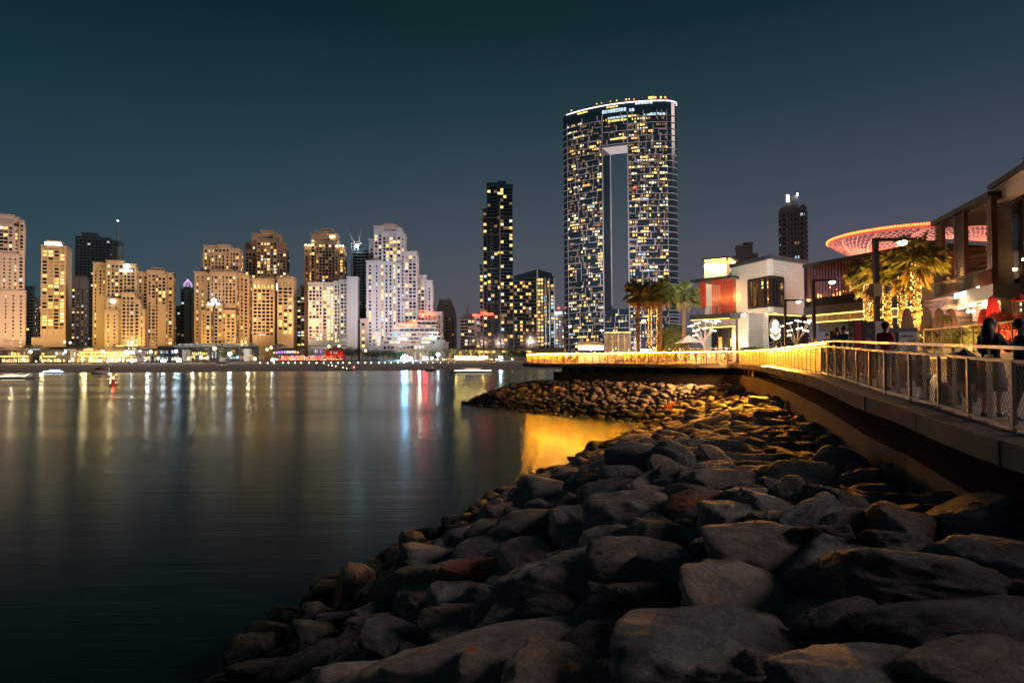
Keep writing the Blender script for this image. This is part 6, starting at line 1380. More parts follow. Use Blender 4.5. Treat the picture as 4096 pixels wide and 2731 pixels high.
    m = MB(); a, b = W1.x(3912), W1.x(3956); zs = W1.z(3934, 1208); W1.box(m, a, b, -.45, -.35, zs-.62, zs+.62); part('yellow_sign', rel(m, o), 'sign_soft', o); text('Cafe', 1.0, 'sign_white', o, Vector(W1.p((a+b)/2, -.3, zs))-o.location, math.atan2(W1.t.y, W1.t.x), .02)
    m = MB(); a, b = W1.x(3846), W1.x(3874); zs = W1.z(3860, 1180); 
    text('MARKET', .62, 'sign_white', o, Vector(W1.p((a+b)/2, .3, zs))-o.location, math.atan2(W1.t.y, W1.t.x), .03)
    W1.box(m, a, b, .2, .3, zs-1.15, zs-.95); part('light_strip', rel(m, o), 'sign_warm', o); m = MB()
    for u, v in ((3852, 1222), (3848, 1212), (3858, 1214), (3871, 1214), (3876, 1220), (3873, 1206), (3855, 1206), (3853, 1245), (3872, 1245)): m.sphere(W1.p(W1.x(u), -.4, W1.z(u, v)), .16, 6, 4)
    part('arch_bulb', rel(m, o), 'lamp_pale', o); lamp('POINT', W1.p(W1.x(3862), 1.0, W1.z(3862, 1225)), 500, (1,.66,.35), .3, name='door_light')
    # timber slat ground wall
    A = P2(3700, 62); B = P2(3800, 58.5); W2 = Wall(A, B); m = MB(); W2.box(m, 0, W2.L, -2, 0, GZ2, W2.z(3750, 1192)); oo = empty('timber_wall', 'ground floor wall of rough horizontal timber boards behind the closed parasols', 'wall', (*A, GZ2)); part('boards', rel(m, oo), 'timber_slats', oo)
    lamp('POINT', W2.p(W2.L/2, 3.5, GZ2+3.2), 420, (1,.55,.28), .3, name='terrace_light')
    # --- beige framed building at the right edge
    o = empty('framed_building', 'rose stone frame building with dark glazing cut off by the right edge, nearest building', 'building', (*P2(4000, 54), GZ2)); A = P2(3984, 53.6); B = P2(4420, 38); W1 = Wall(A, B)
    zt = W1.z(4040, 712); cw = W1.x(3992+8); zh = W1.z(4060, 770)
    m = MB(); W1.box(m, 0, W1.x(3994), -.8, 0, GZ2, zt); W1.box(m, W1.x(3994), W1.L, -.8, 0, zh, zt); uvpart('stone_frame', rel(m, o), 'stone_rose', o); m = MB(); W1.box(m, -.2, W1.L, -3, .25, zt, zt+.35); part('roof_edge', rel(m, o), 'black_steel', o)
    # inner return of the column
    Wi = Wall(A+W1.t*W1.x(4000)-W1.n*3.0, A+W1.t*W1.x(4000)); m = MB(); W1.box(m, W1.x(3994)+.003, W1.x(3994)+.1, -1.0, -.02, GZ2, zh-.01)
    uvpart('stone_column', rel(m, o), 'stone_rose', o)
    m = MB(); W1.box(m, 0, W1.L, -1.5, -1.3, GZ2, zh); part('glazing', rel(m, o), 'near_glass', o); m = MB()
    for u in (4034, 4052, 4066, 4078, 4110, 4150, 4220): W1.box(m, W1.x(u)-.12, W1.x(u)+.12, -1.3, -1.1, GZ2, zh)
    zf2 = W1.z(4070, 1110); W1.box(m, W1.x(4030), W1.L, -1.3, -.9, zf2-.6, zf2+.4); part('mullions', rel(m, o), 'black_steel', o)
    m = MB()
    for k in range(52): z = GZ2+1+k*.28; W1.box(m, W1.x(4036), W1.x(4052), -1.2, -1.05, z, z+.07)
    part('ladder_louvres', rel(m, o), 'dark_red_steel', o); m = MB(); W1.box(m, W1.x(4066), W1.x(4092), -1.28, -1.2, zh-1.2, zh-1.0); W1.box(m, W1.x(4066), W1.x(4092), -1.28, -1.2, zh-2, zh-1.85); W1.box(m, W1.x(4052), W1.x(4082), -.9, -.85, zf2+1.2, zf2+1.35); part('interior_lights', rel(m, o), 'strip_gold', o)
    lamp('SPOT', W1.p(-9, 12, GZ2+5), 6500, (1,.66,.48), .5, W1.p(1, 0, GZ2+9), 70, 'wall_washer'); lamp('SPOT', W1.p(-2, 12, GZ2+5), 7500, (1,.66,.48), .5, W1.p(5, 0, zt-2), 60, 'wall_washer')
    # --- red ringed lattice disc
    c = P2(3664, 138); zc = H0+ (1432-966)/F*138; o = empty('lattice_canopy', 'huge saucer shaped white lattice canopy with a glowing red rim, above the palms', 'canopy', (c.x, c.y, GZ2)); Rd = 15.5; m = MB()
    def cone(f, a): r = Rd*(.16+.84*f); return (c.x+r*math.cos(a), c.y+r*math.sin(a), zc-6.2*(1-f)**.85-.3*f)
    N_ = 84; K = 14
    for k in range(N_):
        for sg in (1, -1):
            pts = [cone(i/K, 2*math.pi*(k+sg*i*1.1)/N_) for i in range(K+1)]
            for a, b in zip(pts, pts[1:]): m.beam(a, b, .10)
    for i in range(1, K+1):
        pts = [cone(i/K, 2*math.pi*k/N_) for k in range(N_+1)]
        for a, b in zip(pts, pts[1:]): m.beam(a, b, .10 if i < K else .2)
    for k in range(12):
        pts = [cone(i/K, 2*math.pi*(k+i*.16)/12) for i in range(K+1)]
        for a, b in zip(pts, pts[1:]): m.beam(a, b, .26)
    part('lattice', rel(m, o), 'lattice_pale', o); m = MB(); ri = [(c.x+(Rd+.1)*math.cos(2*math.pi*k/72), c.y+(Rd+.1)*math.sin(2*math.pi*k/72), zc+.25) for k in range(73)]; m.tube(ri, .34, 5, cap=False); part('rim', rel(m, o), 'rim_red', o)
    m = MB()
    for k in range(220): a = 2*math.pi*k/220; m.cbox((c.x+(Rd+.5)*math.cos(a), c.y+(Rd+.5)*math.sin(a), zc+.3), .22, .3, .26, a)
    part('rim_light', rel(m, o), 'rim_dot', o, kind='stuff'); m = MB(); m.tube([(c.x, c.y, GZ2), (c.x, c.y, zc-9), (c.x, c.y, zc-6)], [.9, .9, 2.6], 12); part('stem', rel(m, o), 'lattice_pale', o)
    m = MB()
    for k in range(16): a = 2*math.pi*k/16; m.sphere((c.x+11*math.cos(a), c.y+11*math.sin(a), zc-3.4), .3, 6, 4)
    part('spot_lamp', rel(m, o), 'red_lamp', o)
    for k in range(5): a = math.pi*(1.05+.9*k/4); lamp('POINT', (c.x+13*math.cos(a), c.y+15*math.sin(a), zc-6.5), 3000, (1,.36,.24), .6, name='canopy_light')
    lamp('POINT', (c.x, c.y-3, zc-1.5), 3500, (1,.3,.2), 1, name='canopy_light')
emit('red_lamp', (1,.20,.05), 11, True)
emit('logo_light', (1,.86,.6), 3.5, True)
emit('sign_soft', (.95,.8,.25), 1.6, False)

# ------------------------------------------------------------ street furniture
def build_furniture():
    rn = random.Random(77)
    def gp(u, Y): p = P2(u, Y); return Vector((p.x, p.y, zdeck(Y)))
    specs = [(3511, 953, 3607, 30, 'nearest tall lamp post with a camera box half way up, before the lit palms', 1), (3258, 1117, 3327, 45, 'lamp post standing before the dark glazed restaurant building', 0), (3144, 1198, 3193, 59, 'lamp post before the logo wall of the white cube', 0), (2949, 1250, 2975, 73, 'lamp post at the left corner of the white cube', 0), (2549, 1276, 2573, 84, 'lamp post beside the left palm cluster', 0), (2386, 1316, 2406, 104, 'lamp post in front of the arch shaped tower, second from the railing end', 0), (2259, 1299, 2279, 92, 'leftmost lamp post, near the railing end', 0)]
    for u, v, ul, Y, lab, box in specs:
        b = gp(u, Y); top = at(u, v, Y).z; L = at(ul, v, Y).x-b.x; o = empty('street_lamp', lab, 'street lamp', b, group='lamp posts of the promenade'); h = top-b.z; m = MB(); m.box(-.10, .10, -.10, .10, 0, h); m.box(-.15, .15, -.15, .15, 0, .3); part('pole', m, 'black_steel', o)
        m = MB(); m.box(.10, L+.1, -.06, .06, h-.14, h); pa = part('arm', m, 'black_steel', o); m = MB(); m.add([(L-.3, -.16, h-.18), (L+.42, -.14, h-.13), (L+.42, .14, h-.13), (L-.3, .16, h-.18), (L-.3, -.16, h-.05), (L+.42, -.14, h-.05), (L+.42, .14, h-.05), (L-.3, .16, h-.05)], [(0,3,2,1),(4,5,6,7),(0,1,5,4),(1,2,6,5),(2,3,7,6),(3,0,4,7)]); part('lamp_housing', m, 'black_steel', pa)
        m = MB(); m.sphere((L+.02, 0, h-.2), .2, 10, 6, sz=.6); part('lamp_head', m, 'lamp_head', pa)
        lamp('SPOT', (b.x+L, b.y, top-.34), 1000, (1,.70,.40), .12, (b.x+L, b.y, b.z), 150, 'street_light', blend=.8); lamp('POINT', (b.x+L, b.y, top-.5), 120, (1,.70,.40), .12, name='street_light')
        if box:
            zb = at(u, 1160, Y).z-b.z; m = MB(); m.box(-.22, .14, -.2, .2, zb-.28, zb+.28); part('control_box', m, 'planter_grey', o); m = MB(); m.tube([(.14, 0, zb+.12), (.45, 0, zb+.12)], .03, 6); m.sphere((.5, 0, zb-.02), .14, 10, 8); m.tube([(.5, 0, zb+.02), (.5, 0, zb+.14)], .16, 10); part('camera_dome', m, 'steel', o)
    # tube light trees
    for u, Y, lab in ((2818, 84, 'branching light tree with short glowing tubes before the red pavilion'), (3190, 66, 'branching light tree with short glowing tubes before the white cube')):
        b = gp(u, Y); s = (at(u, 1290, Y).z-b.z)/4.2; o = empty('light_tree', lab, 'lamp', b); m = MB(); l = MB(); m.tube([(0, 0, 0), (0, 0, 2.2*s)], .10*s, 6)
        for k, (dx, dy, z) in enumerate(((-1.3, .2, 3.9), (-1.0, -.5, 3.4), (-.55, .5, 4.2), (.0, -.6, 3.6), (.35, .5, 4.3), (.9, -.3, 4.1), (1.5, .2, 4.3), (1.1, .5, 3.3), (-.9, 0, 2.9))):
            m.tube([(0, 0, (1.6+.1*k)*s), (dx*s, dy*s, z*s)], [.06*s, .035*s], 5); sg = 1 if dx > 0 else -1; l.beam((dx*s-.3*s, dy*s, z*s+.03+.12*s*sg), (dx*s+.3*s, dy*s, z*s+.03), .09*s, .07*s)
        part('branch', m, 'louvre_pale', o); part('tube_light', l, 'lamp_pale', o); lamp('POINT', b+Vector((0, -.8, 4.6*s)), 250, (1,.7,.4), .3, name='light_tree_glow')
    # palms: left group and lit group
    L1 = [(2552, 96, 1168, .30, 0, 'leftmost dark fan palm before the arch shaped tower'), (2600, 100, 1190, .27, 1, 'fan palm with lights round its trunk, second from the left'), (2633, 99, 1172, .27, 1, 'fan palm with lights round its trunk, behind the tall dark one'), (2640, 88, 1165, .32, 0, 'tall dark fan palm in the middle of the left cluster'), (2737, 92, 1178, .34, 0, 'stout fan palm standing right of the left cluster')]
    for u, Y, vt, r_, lit, lab in L1:
        b = gp(u, Y); h = at(u, vt, Y).z-b.z; make_palm('fan_palm', lab, b, h, r_, rn, lights=bool(lit), size=1.05 if not lit else .95, n=52)
        if lit: lamp('SPOT', b+Vector((.3, -1.4, .3)), 1500, (1,.60,.16), .15, b+Vector((0, 0, h)), 46, 'palm_uplight')
    L2 = [(3468, 62, 1085, .30, 'leftmost gold lit palm before the dark glazed restaurant'), (3494, 57, 1125, .32, 'shorter gold lit palm second in the lit row'), (3553, 54, 1065, .32, 'gold lit palm just right of the tall lamp post'), (3613, 50, 1090, .32, 'gold lit palm left of the tallest one'), (3668, 44, 1030, .33, 'tallest gold lit palm beside the louvre screen')]
    for u, Y, vt, r_, lab in L2:
        b = gp(u, Y); b.z = H0-.72; h = at(u, vt, Y).z-b.z; make_palm('fan_palm', lab, b, h, r_, rn, lights=True, size=.84, n=42)
        for dx in (-.9, .8): lamp('SPOT', b+Vector((dx, -1.6, .2)), 10000, (1,.46,.06), .12, b+Vector((0, 0, h+.5)), 44, 'palm_uplight')
        lamp('POINT', b+Vector((-.2, -1.1, 1.2)), 130, (1,.6,.2), .1, name='trunk_glow')
    # leafy tree, parasol
    b = gp(2700, 97); make_tree('leafy_tree', 'bushy green tree lit from below between the left palms and the red pavilion', b, 6.2, 5.4, rn, 'bush_leaf', 9000, .16); lamp('SPOT', b+Vector((-.8, -3.2, .2)), 900, (1,.66,.25), .2, b+Vector((0, 0, 4)), 70, 'tree_uplight')
    b = gp(2756, 90); o = empty('parasol', 'open white pointed parasol beside the stout palm', 'parasol', b); m = MB(); m.tube([(0, 0, 0), (0, 0, 3.1)], .05, 6); part('pole', m, 'steel', o); m = MB(); zt = 3.6; q = [(2.2*math.cos(R(45+90*k)), 2.2*math.sin(R(45+90*k)), 2.5) for k in range(4)]; md = [(1.05*math.cos(R(90*k)), 1.05*math.sin(R(90*k)), 2.62) for k in range(1, 5)]
    for k in range(4): m.add([(0, 0, zt), q[k], md[k], q[(k+1) % 4]], [(0, 1, 2), (0, 2, 3)])
    part('canopy', m, 'canvas_white', o)
    # closed parasols on the raised terrace
    for u, Y, col, lab in ((3630, 40, 'canvas_brown', 'closed brown parasol standing left of the tallest lit palm'), (3712, 38, 'canvas_brown', 'closed brown parasol, first one right of the tallest lit palm'), (3760, 37, 'canvas_brown', 'closed brown parasol, second right of the tallest lit palm'), (3807, 36, 'canvas_brown', 'closed brown parasol before the dark doorway'), (3941, 35, 'canvas_red', 'closed parasol with pink folds below the yellow sign'), (3976, 34, 'canvas_red', 'tallest closed red parasol against the rose stone column')):
        zb = zdeck(Y)+.9; b = Vector((*P2(u, Y), zb)); zt = at(u, 1180 if '3976' == str(u) else (1196 if u == 3976 else 1232), Y).z-zb; o = empty('closed_parasol', lab, 'parasol', b, group='closed parasols on the terrace'); m = MB(); m.tube([(0, 0, 0), (0, 0, zt)], .035, 6); part('pole', m, 'steel', o)
        m = MB(); n = 14; rows = []
        for f, r_ in ((1, .02), (.93, .16), (.8, .2), (.62, .27), (.42, .3), (.40, .2)):
            rows.append([(r_*(1+.28*(k % 2))*math.cos(2*math.pi*k/n), r_*(1+.28*(k % 2))*math.sin(2*math.pi*k/n), zt*f) for k in range(n)])
        m.add([v for r in rows for v in r], [(i*n+k, (i+1)*n+k, (i+1)*n+(k+1) % n, i*n+(k+1) % n) for i in range(5) for k in range(n)]); part('canopy', m, col, o)
    lamp('POINT', (*P2(3976, 33), zdeck(33)+2.2), 160, (1,.12,.06), .2, name='red_glow')
    # gas heater
    b = Vector((*P2(4086, 33), zdeck(33)+.6)); o = empty('patio_heater', 'tall patio heater with a flame tube and red hood at the right edge', 'heater', b); m = MB(); m.tube([(0, 0, 0), (0, 0, .8)], .26, 10); part('base', m, 'steel', o); m = MB(); m.lathe((0, 0, 0), [(.42, 2.7), (.3, 2.85), (.05, 3.05)], 10); part('hood', m, 'canvas_red', o); m = MB()
    for k in range(4): a = k*math.pi/2+.4; m.tube([(.22*math.cos(a), .22*math.sin(a), .8), (.34*math.cos(a), .34*math.sin(a), 2.7)], .022, 5)
    part('cage', m, 'steel', o); m = MB(); m.tube([(0, 0, .8), (0, 0, 1.3), (0, 0, 1.9)], [.09, .06, .02], 8); part('flame', m, 'lamp_warm', o); lamp('POINT', b+Vector((0, -.4, 1.5)), 160, (1,.35,.1), .2, name='heater_glow')
    # shrubs and planters
    for k, (u, Y, w, h, leaf, lab) in enumerate(((3720, 37, 1.6, 1.0, 'shrub_leaf', 'low dark shrub before the timber board wall'), (3790, 36, 1.8, 1.2, 'shrub_leaf', 'green shrub left of the yellow lit one'), (3868, 30, 2.4, 1.7, 'shrub_leaf', 'yellow lit bushy shrub behind the woman'), (3935, 29, 1.5, 1.3, 'shrub_leaf', 'shrub hidden behind the woman'), (4010, 29, 2.0, 1.6, 'red_lit_leaf', 'red lit shrub right of the woman'), (4075, 28, 2.2, 1.3, 'red_lit_leaf', 'red lit shrub at the right edge'), (4040, 31, 2.4, 2.0, 'red_lit_leaf', 'tall dark red lit shrub before the rose stone column'))):
        b = Vector((*P2(u, Y), zdeck(Y)+.9)); o = empty('shrub', lab, 'shrub', b); m = MB(); m.box(-w*.55, w*.55, -.35, .35, -.9, .12); part('planter', m, 'planter_grey', o); m = MB()
        for c in range(9): leaf_cloud(rn, m, (rn.uniform(-w*.42, w*.42), rn.uniform(-.2, .2), .25+rn.uniform(0, h*.75)), .32, 150, .055)
        for c in range(5): x = rn.uniform(-w*.4, w*.4); m.beam((x, 0, .1), (x+rn.uniform(-.1, .1), 0, h*.8), .02)
        part('foliage', m, leaf, o)
    for u, Y, P, c in ((3868, 28.4, 130, (1,.66,.16)), (4010, 27.6, 120, (1,.30,.08)), (4075, 27, 120, (1,.24,.06)), (3720, 35, 110, (1,.5,.2)), (3800, 34, 110, (1,.5,.2))): lamp('POINT', (*P2(u, Y), zdeck(Y)+1.3), P, c, .15, name='planter_light')
    for k, (u, lab) in enumerate(((2980, 'first round clipped bush in a row before the white cube'), (3000, 'second round clipped bush before the white cube'), (3020, 'third round clipped bush before the white cube'), (3045, 'fourth round clipped bush before the white cube'))):
        b = gp(u, 86); o = empty('potted_bush', lab, 'bush', b, group='round clipped bushes before the white cube'); m = MB(); m.lathe((0, 0, 0), [(.34, 0), (.42, .8), (.44, .82), (.36, .78)], 10); part('pot', m, 'corten', o); m = MB(); leaf_cloud(rn, m, (0, 0, 1.35), .62, 900, .08, 1); m.sphere((0, 0, 1.35), .46, 8, 6); part('foliage', m, 'bush_leaf', o)
    # raised ramp with its own thin railing behind
    m = MB(); A = gp(3690, 30); B = gp(4100, 22); A.z = zdeck(30)+.75; B.z = zdeck(22)+1.0; W = Wall(A.xy, B.xy); m2 = MB(); W.box(m2, 0, W.L, -6, 0, zdeck(22)-.3, zdeck(30)+.78); whole('raised_terrace', m2, 'paving', 'raised paved terrace behind the promenade', kind='structure')
    o = empty('ramp_railing', 'thin steel railing on the raised terrace behind the near railing', 'railing', (*A.xy, A.z)); W = Wall(A.xy, B.xy)
    for k in range(10): W.box(m, W.L*k/9-.02, W.L*k/9+.02, -.1, -.06, A.z, A.z+1.05)
    W.box(m, 0, W.L, -.11, -.05, A.z+1.05, A.z+1.1); W.box(m, 0, W.L, -.1, -.06, A.z+.1, A.z+.13); part('rail', rel(m, o), 'steel', o)
    m = MB(); W.box(m, 0, W.L*.5, .02, .05, A.z-.16, A.z-.13); part('step_light', rel(m, o), 'strip_gold', o); lamp('POINT', (*P2(3700, 25), zdeck(25)+.5), 130, (1,.55,.15), .15, name='step_glow')
    # information board
    b = gp(3640, 22); o = empty('information_board', 'grey and white wayfinding board with small pictograms behind the railing', 'sign', b); m = MB(); w0 = at(3596, 1400, 22).x-b.x; w1 = at(3672, 1400, 22).x-b.x; zt = at(3640, 1310, 22).z-b.z; m.box(w0-.42, w1, .02, .16, 0, zt); part('body', m, 'planter_grey', o); m = MB(); m.box(w0, w1-.02, -.012, .018, zt-1.05, zt-.14); pp = part('panel', m, 'board_white', o); m = MB(); m.box(w0, w1, -.02, .018, .02, zt-1.15); part('lower_panel', m, 'print_dark', o)
    m = MB()
    for k in range(6): z = zt-.42-k*.085; m.box(w1-.15, w1-.10, -.02, -.013, z-.025, z+.025); L = rn.uniform(.14, .24); m.box(w1-.19-L, w1-.19, -.02, -.013, z+.002, z+.014); m.box(w1-.19-L*.8, w1-.19, -.02, -.013, z-.02, z-.011)
    m.box(w0+.09, w0+.13, -.02, -.013, zt-.30, zt-.24); m.box(w0+.17, w0+.23, -.02, -.013, zt-.30, zt-.24); m.box(w0+.26, w0+.5, -.02, -.013, zt-.265, zt-.25); m.box(w0+.26, w0+.45, -.02, -.013, zt-.295, zt-.285); part('lettering', m, 'print_dark', pp)
    # banners
    for u0, u1, Y, mt, lab, sun in ((3400, 3421, 25, 'banner_dark', 'narrow dark banner partly hidden behind the red one', 1), (3421, 3452, 24, 'banner_red', 'red banner stand with small white print', 0), (3453, 3501, 23.5, 'banner_dark', 'dark banner stand with a dotted sun emblem', 1), (3503, 3540, 24.5, 'board_white', 'pale banner stand right behind the man in red', 0)):
        b = gp((u0+u1)/2, Y); w = (at(u1, 1400, Y).x-at(u0, 1400, Y).x)/2; zt = at(u0, 1285, Y).z-b.z; o = empty('banner_stand', lab, 'banner', b); m = MB(); m.box(-w, w, -.01, .01, .15, zt); pb = part('banner', m, mt, o); m = MB(); m.box(-w, w, -.08, .08, 0, .06); m.tube([(-w, .03, 0), (-w, .03, zt+.08)], .015, 5); m.tube([(w, .03, 0), (w, .03, zt+.08)], .015, 5); part('stand', m, 'steel', o); m = MB()
        if sun:
            for r_ in range(1, 5):
                for k in range(10): a = 2*math.pi*k/10+r_*.3; m.cbox((.030*r_*math.cos(a), -.016, zt-.34+.030*r_*math.sin(a)), .012, .008, .012)
            for j in range(3): m.box(-w*.5, w*.5*(.6+.2*j), -.018, -.012, zt-.60-j*.055, zt-.58-j*.055)
        else:
            for j in range(5): m.box(-w*.6, w*.6*(.3+.12*j), -.018, -.012, zt-.95-j*.05-(.25 if j > 1 else 0), zt-.935-j*.05-(.25 if j > 1 else 0))
        part('lettering', m, 'board_white' if mt != 'board_white' else 'print_dark', pb)
    # corten bollards
    for u, Y, lab in ((3592, 19, 'rusty steel bollard left of the information board foot'), (3690, 19.5, 'rusty steel bollard just right of the information board'), (3820, 17.5, 'rusty steel bollard by the pram'), (3503, 23, 'rusty steel bollard by the dotted emblem banner'), (3420, 26, 'rusty steel bollard at the red banner'), (3885, 16, 'rusty steel bollard nearest the woman')):
        b = gp(u, Y); o = empty('bollard', lab, 'bollard', b, group='rusty bollards behind the near railing'); m = MB(); m.box(-.13, .13, -.13, .13, 0, .95); part('post', m, 'corten', o); m = MB(); m.add([(-.13, -.13, .95), (.13, -.13, .95), (.13, .13, 1.0), (-.13, .13, 1.0)], [(0, 1, 2, 3), (3, 2, 1, 0)]); part('cap', m, 'steel', o)
    # letters sign behind the far railing
    W = Wall(P2(2700, 80.5), P2(2920, 73.2)); W.A += Vector((0, 2.4)); W.B += Vector((0, 2.4)); b = Vector((*W.A, GZ_D)); o = empty('letter_sign', 'big white standing letters on a low plinth behind the far railing', 'sign', b); xs = [(2722, '2'), (2748, '.'), (2768, 'A'), (2800, 'C'), (2830, 'E'), (2862, 'M'), (2893, 'E')]
    for u, ch in xs:
        x = W.x(u); text(ch, 1.35, 'board_white', o, Vector(W.p(x, 0, GZ_D+.62))-b, math.atan2(W.t.y, W.t.x), .12, name='letter')
    m = MB(); W.box(m, W.x(2705), W.x(2915), -.3, .3, GZ_D, GZ_D+.14); part('plinth', rel(m, o), 'board_white', o); lamp('POINT', Vector(W.p(W.x(2810), .8, GZ_D+1.7)), 130, (.8,.85,1), .4, name='letter_glow')
    # things in the background of the deck: counter kiosk, glowing stall, flag
    b = gp(2364, 100); o = empty('food_stall', 'brightly lit small stall with pitched white roof behind the far railing', 'stall', b); m = MB(); m.box(-1.9, 1.9, 0, 2, 0, 1.1); part('counter', m, 'board_white', o); m = MB(); m.add([(-2.1, -.2, 2.5), (2.1, -.2, 2.5), (2.1, 2.2, 2.5), (-2.1, 2.2, 2.5), (-1.6, 1, 3.1), (1.6, 1, 3.1)], [(0, 1, 5, 4), (1, 2, 5), (2, 3, 4, 5), (3, 0, 4), (3, 2, 1, 0)]); part('roof', m, 'canvas_white', o); m = MB(); m.box(-1.8, 1.8, .1, .2, 1.9, 2.4); part('light_panel', m, 'lamp_warm', o); lamp('POINT', b+Vector((0, -1, 2.1)), 400, (1,.7,.35), .5, name='stall_glow')
    b = gp(2585, 96); o = empty('vending_kiosk', 'small kiosk with a glowing white top light behind the far railing', 'kiosk', b); m = MB(); m.box(-.9, .9, 0, 1, 0, 1.9); part('body', m, 'planter_grey', o); m = MB(); m.box(-.7, .7, -.05, 0, 1.55, 1.85); part('light_panel', m, 'lamp_pale', o)
    for u, Y, m_, lab in ((2172, 95, 'lamp_warm', 'orange lamp ball standing behind the railing end'), (2224, 96, 'lamp_white', 'white lamp ball second from the railing end'), (2262, 97, 'lamp_white', 'white lamp ball third from the railing end'), (2291, 98, 'lamp_warm', 'orange lamp ball left of the lit stall')):
        b = gp(u, Y); o = empty('globe_lamp', lab, 'lamp', b); z = at(u, 1417, Y).z-b.z; m = MB(); m.tube([(0, 0, 0), (0, 0, z)], .05, 5); part('pole', m, 'black_steel', o); m = MB(); m.sphere((0, 0, z), .2, 8, 6); part('lamp_head', m, m_, o)
    o = empty('hedge', 'dark hedge strip with tiny garden lights behind the far railing', 'hedge', gp(2480, 106)); m = MB()
    for k in range(26): leaf_cloud(rn, m, (-5+k*.62, 0, .7+rn.uniform(0, .5)), .6, 60, .14)
    part('foliage', m, 'dark_leaf', o); m = MB()
    for k in range(60): m.sphere((-6+rn.random()*17, rn.uniform(-1.2, -.6), rn.uniform(.5, 2.2)), .045, 5, 3)
    part('garden_lights', m, 'lamp_warm', o, kind='stuff')
    # small terrace railing behind and cafe tables
    W = Wall(P2(2690, 86), P2(2930, 83)); o = empty('cafe_railing', 'glass and post railing of the cafe terrace under the red pavilion', 'railing', (*W.A, GZ_D)); m = MB()
    for k in range(12): W.box(m, W.L*k/11-.05, W.L*k/11+.05, -.05, .05, GZ_D, GZ_D+1.75)
    W.box(m, 0, W.L, -.03, .03, GZ_D+1.7, GZ_D+1.76); part('post', rel(m, o), 'steel', o)
    for k in range(7):
        b = gp(2715+k*30, 91); o = empty('cafe_table', 'small cafe table with a candle on the terrace under the red pavilion', 'table', b, group='cafe tables under the red pavilion'); m = MB(); m.tube([(0, 0, .72), (0, 0, .76)], .4, 10); m.tube([(0, 0, 0), (0, 0, .72)], .04, 5); part('top', m, 'dark_timber', o); m = MB(); m.sphere((0, 0, .9), .07, 6, 4); part('candle', m, 'lamp_warm', o)
    # bench light line before the cube
    W = Wall(P2(3116, 74), P2(3240, 64)); o = empty('light_bench', 'low wall seat with a golden light line before the white cube', 'bench', (*W.A, GZ_D)); m = MB(); W.box(m, 0, W.L, -.3, .3, GZ_D, GZ_D+.9); part('seat', rel(m, o), 'concrete', o); m = MB(); W.box(m, 0, W.L, -.32, .34, GZ_D+.92, GZ_D+1.0); part('light_strip', rel(m, o), 'strip_gold', o)
    W = Wall(P2(3020, 80), P2(3125, 72)); o = empty('stair_handrail', 'sloping steel stair handrail before the logo wall', 'handrail', (*W.A, GZ_D)); m = MB()
    for hz in (1.0, 1.35): m.beam(W.p(0, 0, GZ_D+hz), W.p(W.L, 0, GZ_D+hz+1.3), .05)
    for k in range(5): m.beam(W.p(W.L*k/4, 0, GZ_D), W.p(W.L*k/4, 0, GZ_D+1.35+1.3*k/4), .06)
    part('rail', rel(m, o), 'steel', o)
    # added golden spots on the handrail, helping the light strip reach the rocks
    for k, (u, Y, P, tgt) in enumerate(((2962, 67.2, 17000, (4, 76, 1)), (3010, 60.5, 26000, (10, 60, 1)), (3070, 52.3, 30000, (14, 45, 2)), (3128, 44.3, 14000, (13, 39, 2)), (3178, 38, 3000, (12, 33, 2)))):
        q = P2(u, Y); z = zdeck(Y)+1.32; o = empty('added_rail_spot', ('added golden spotlight on the handrail at the promenade corner', 'added golden spotlight on the handrail, next after the corner one', 'middle added golden spotlight of the five on the handrail', 'added golden spotlight on the handrail, next to the nearest one', 'added golden spotlight on the handrail nearest the dark pair')[k], 'spotlight', (q.x-.1, q.y, z)); m = MB(); m.tube([(0, 0, -.08), (-.12, -.08, -.02)], .05, 8); part('housing', m, 'black_steel', o)
        lamp('SPOT', (q.x-.3, q.y-.15, z+.02), P, (1,.37,.03) if k else (1,.5,.16), .08, tgt, 98, 'added_rock_fill', blend=1)
GZ_D = H0-.72
emit('lamp_head', (1,.74,.4), 26, True)
mat('red_lit_leaf', (.24,.035,.02), .6, var=.5, scale=5)  # red light on the shrubs put into the leaf colour
mat('skin', (.42,.24,.17), .55, var=.08)
mat('shirt_red', (.36,.02,.025), .8, var=.15)
mat('shorts_grey', (.16,.16,.15), .85, var=.15)
mat('cloth_black', (.028,.03,.038), .8, var=.3)
mat('cloth_navy', (.035,.055,.08), .8, var=.3)
mat('cloth_pale', (.35,.36,.40), .8, var=.2)
mat('cloth_orange', (.45,.16,.05), .8, var=.2)
mat('hair_dark', (.018,.012,.010), .6, var=.4, scale=8)
mat('shoe_dark', (.02,.02,.022), .5)

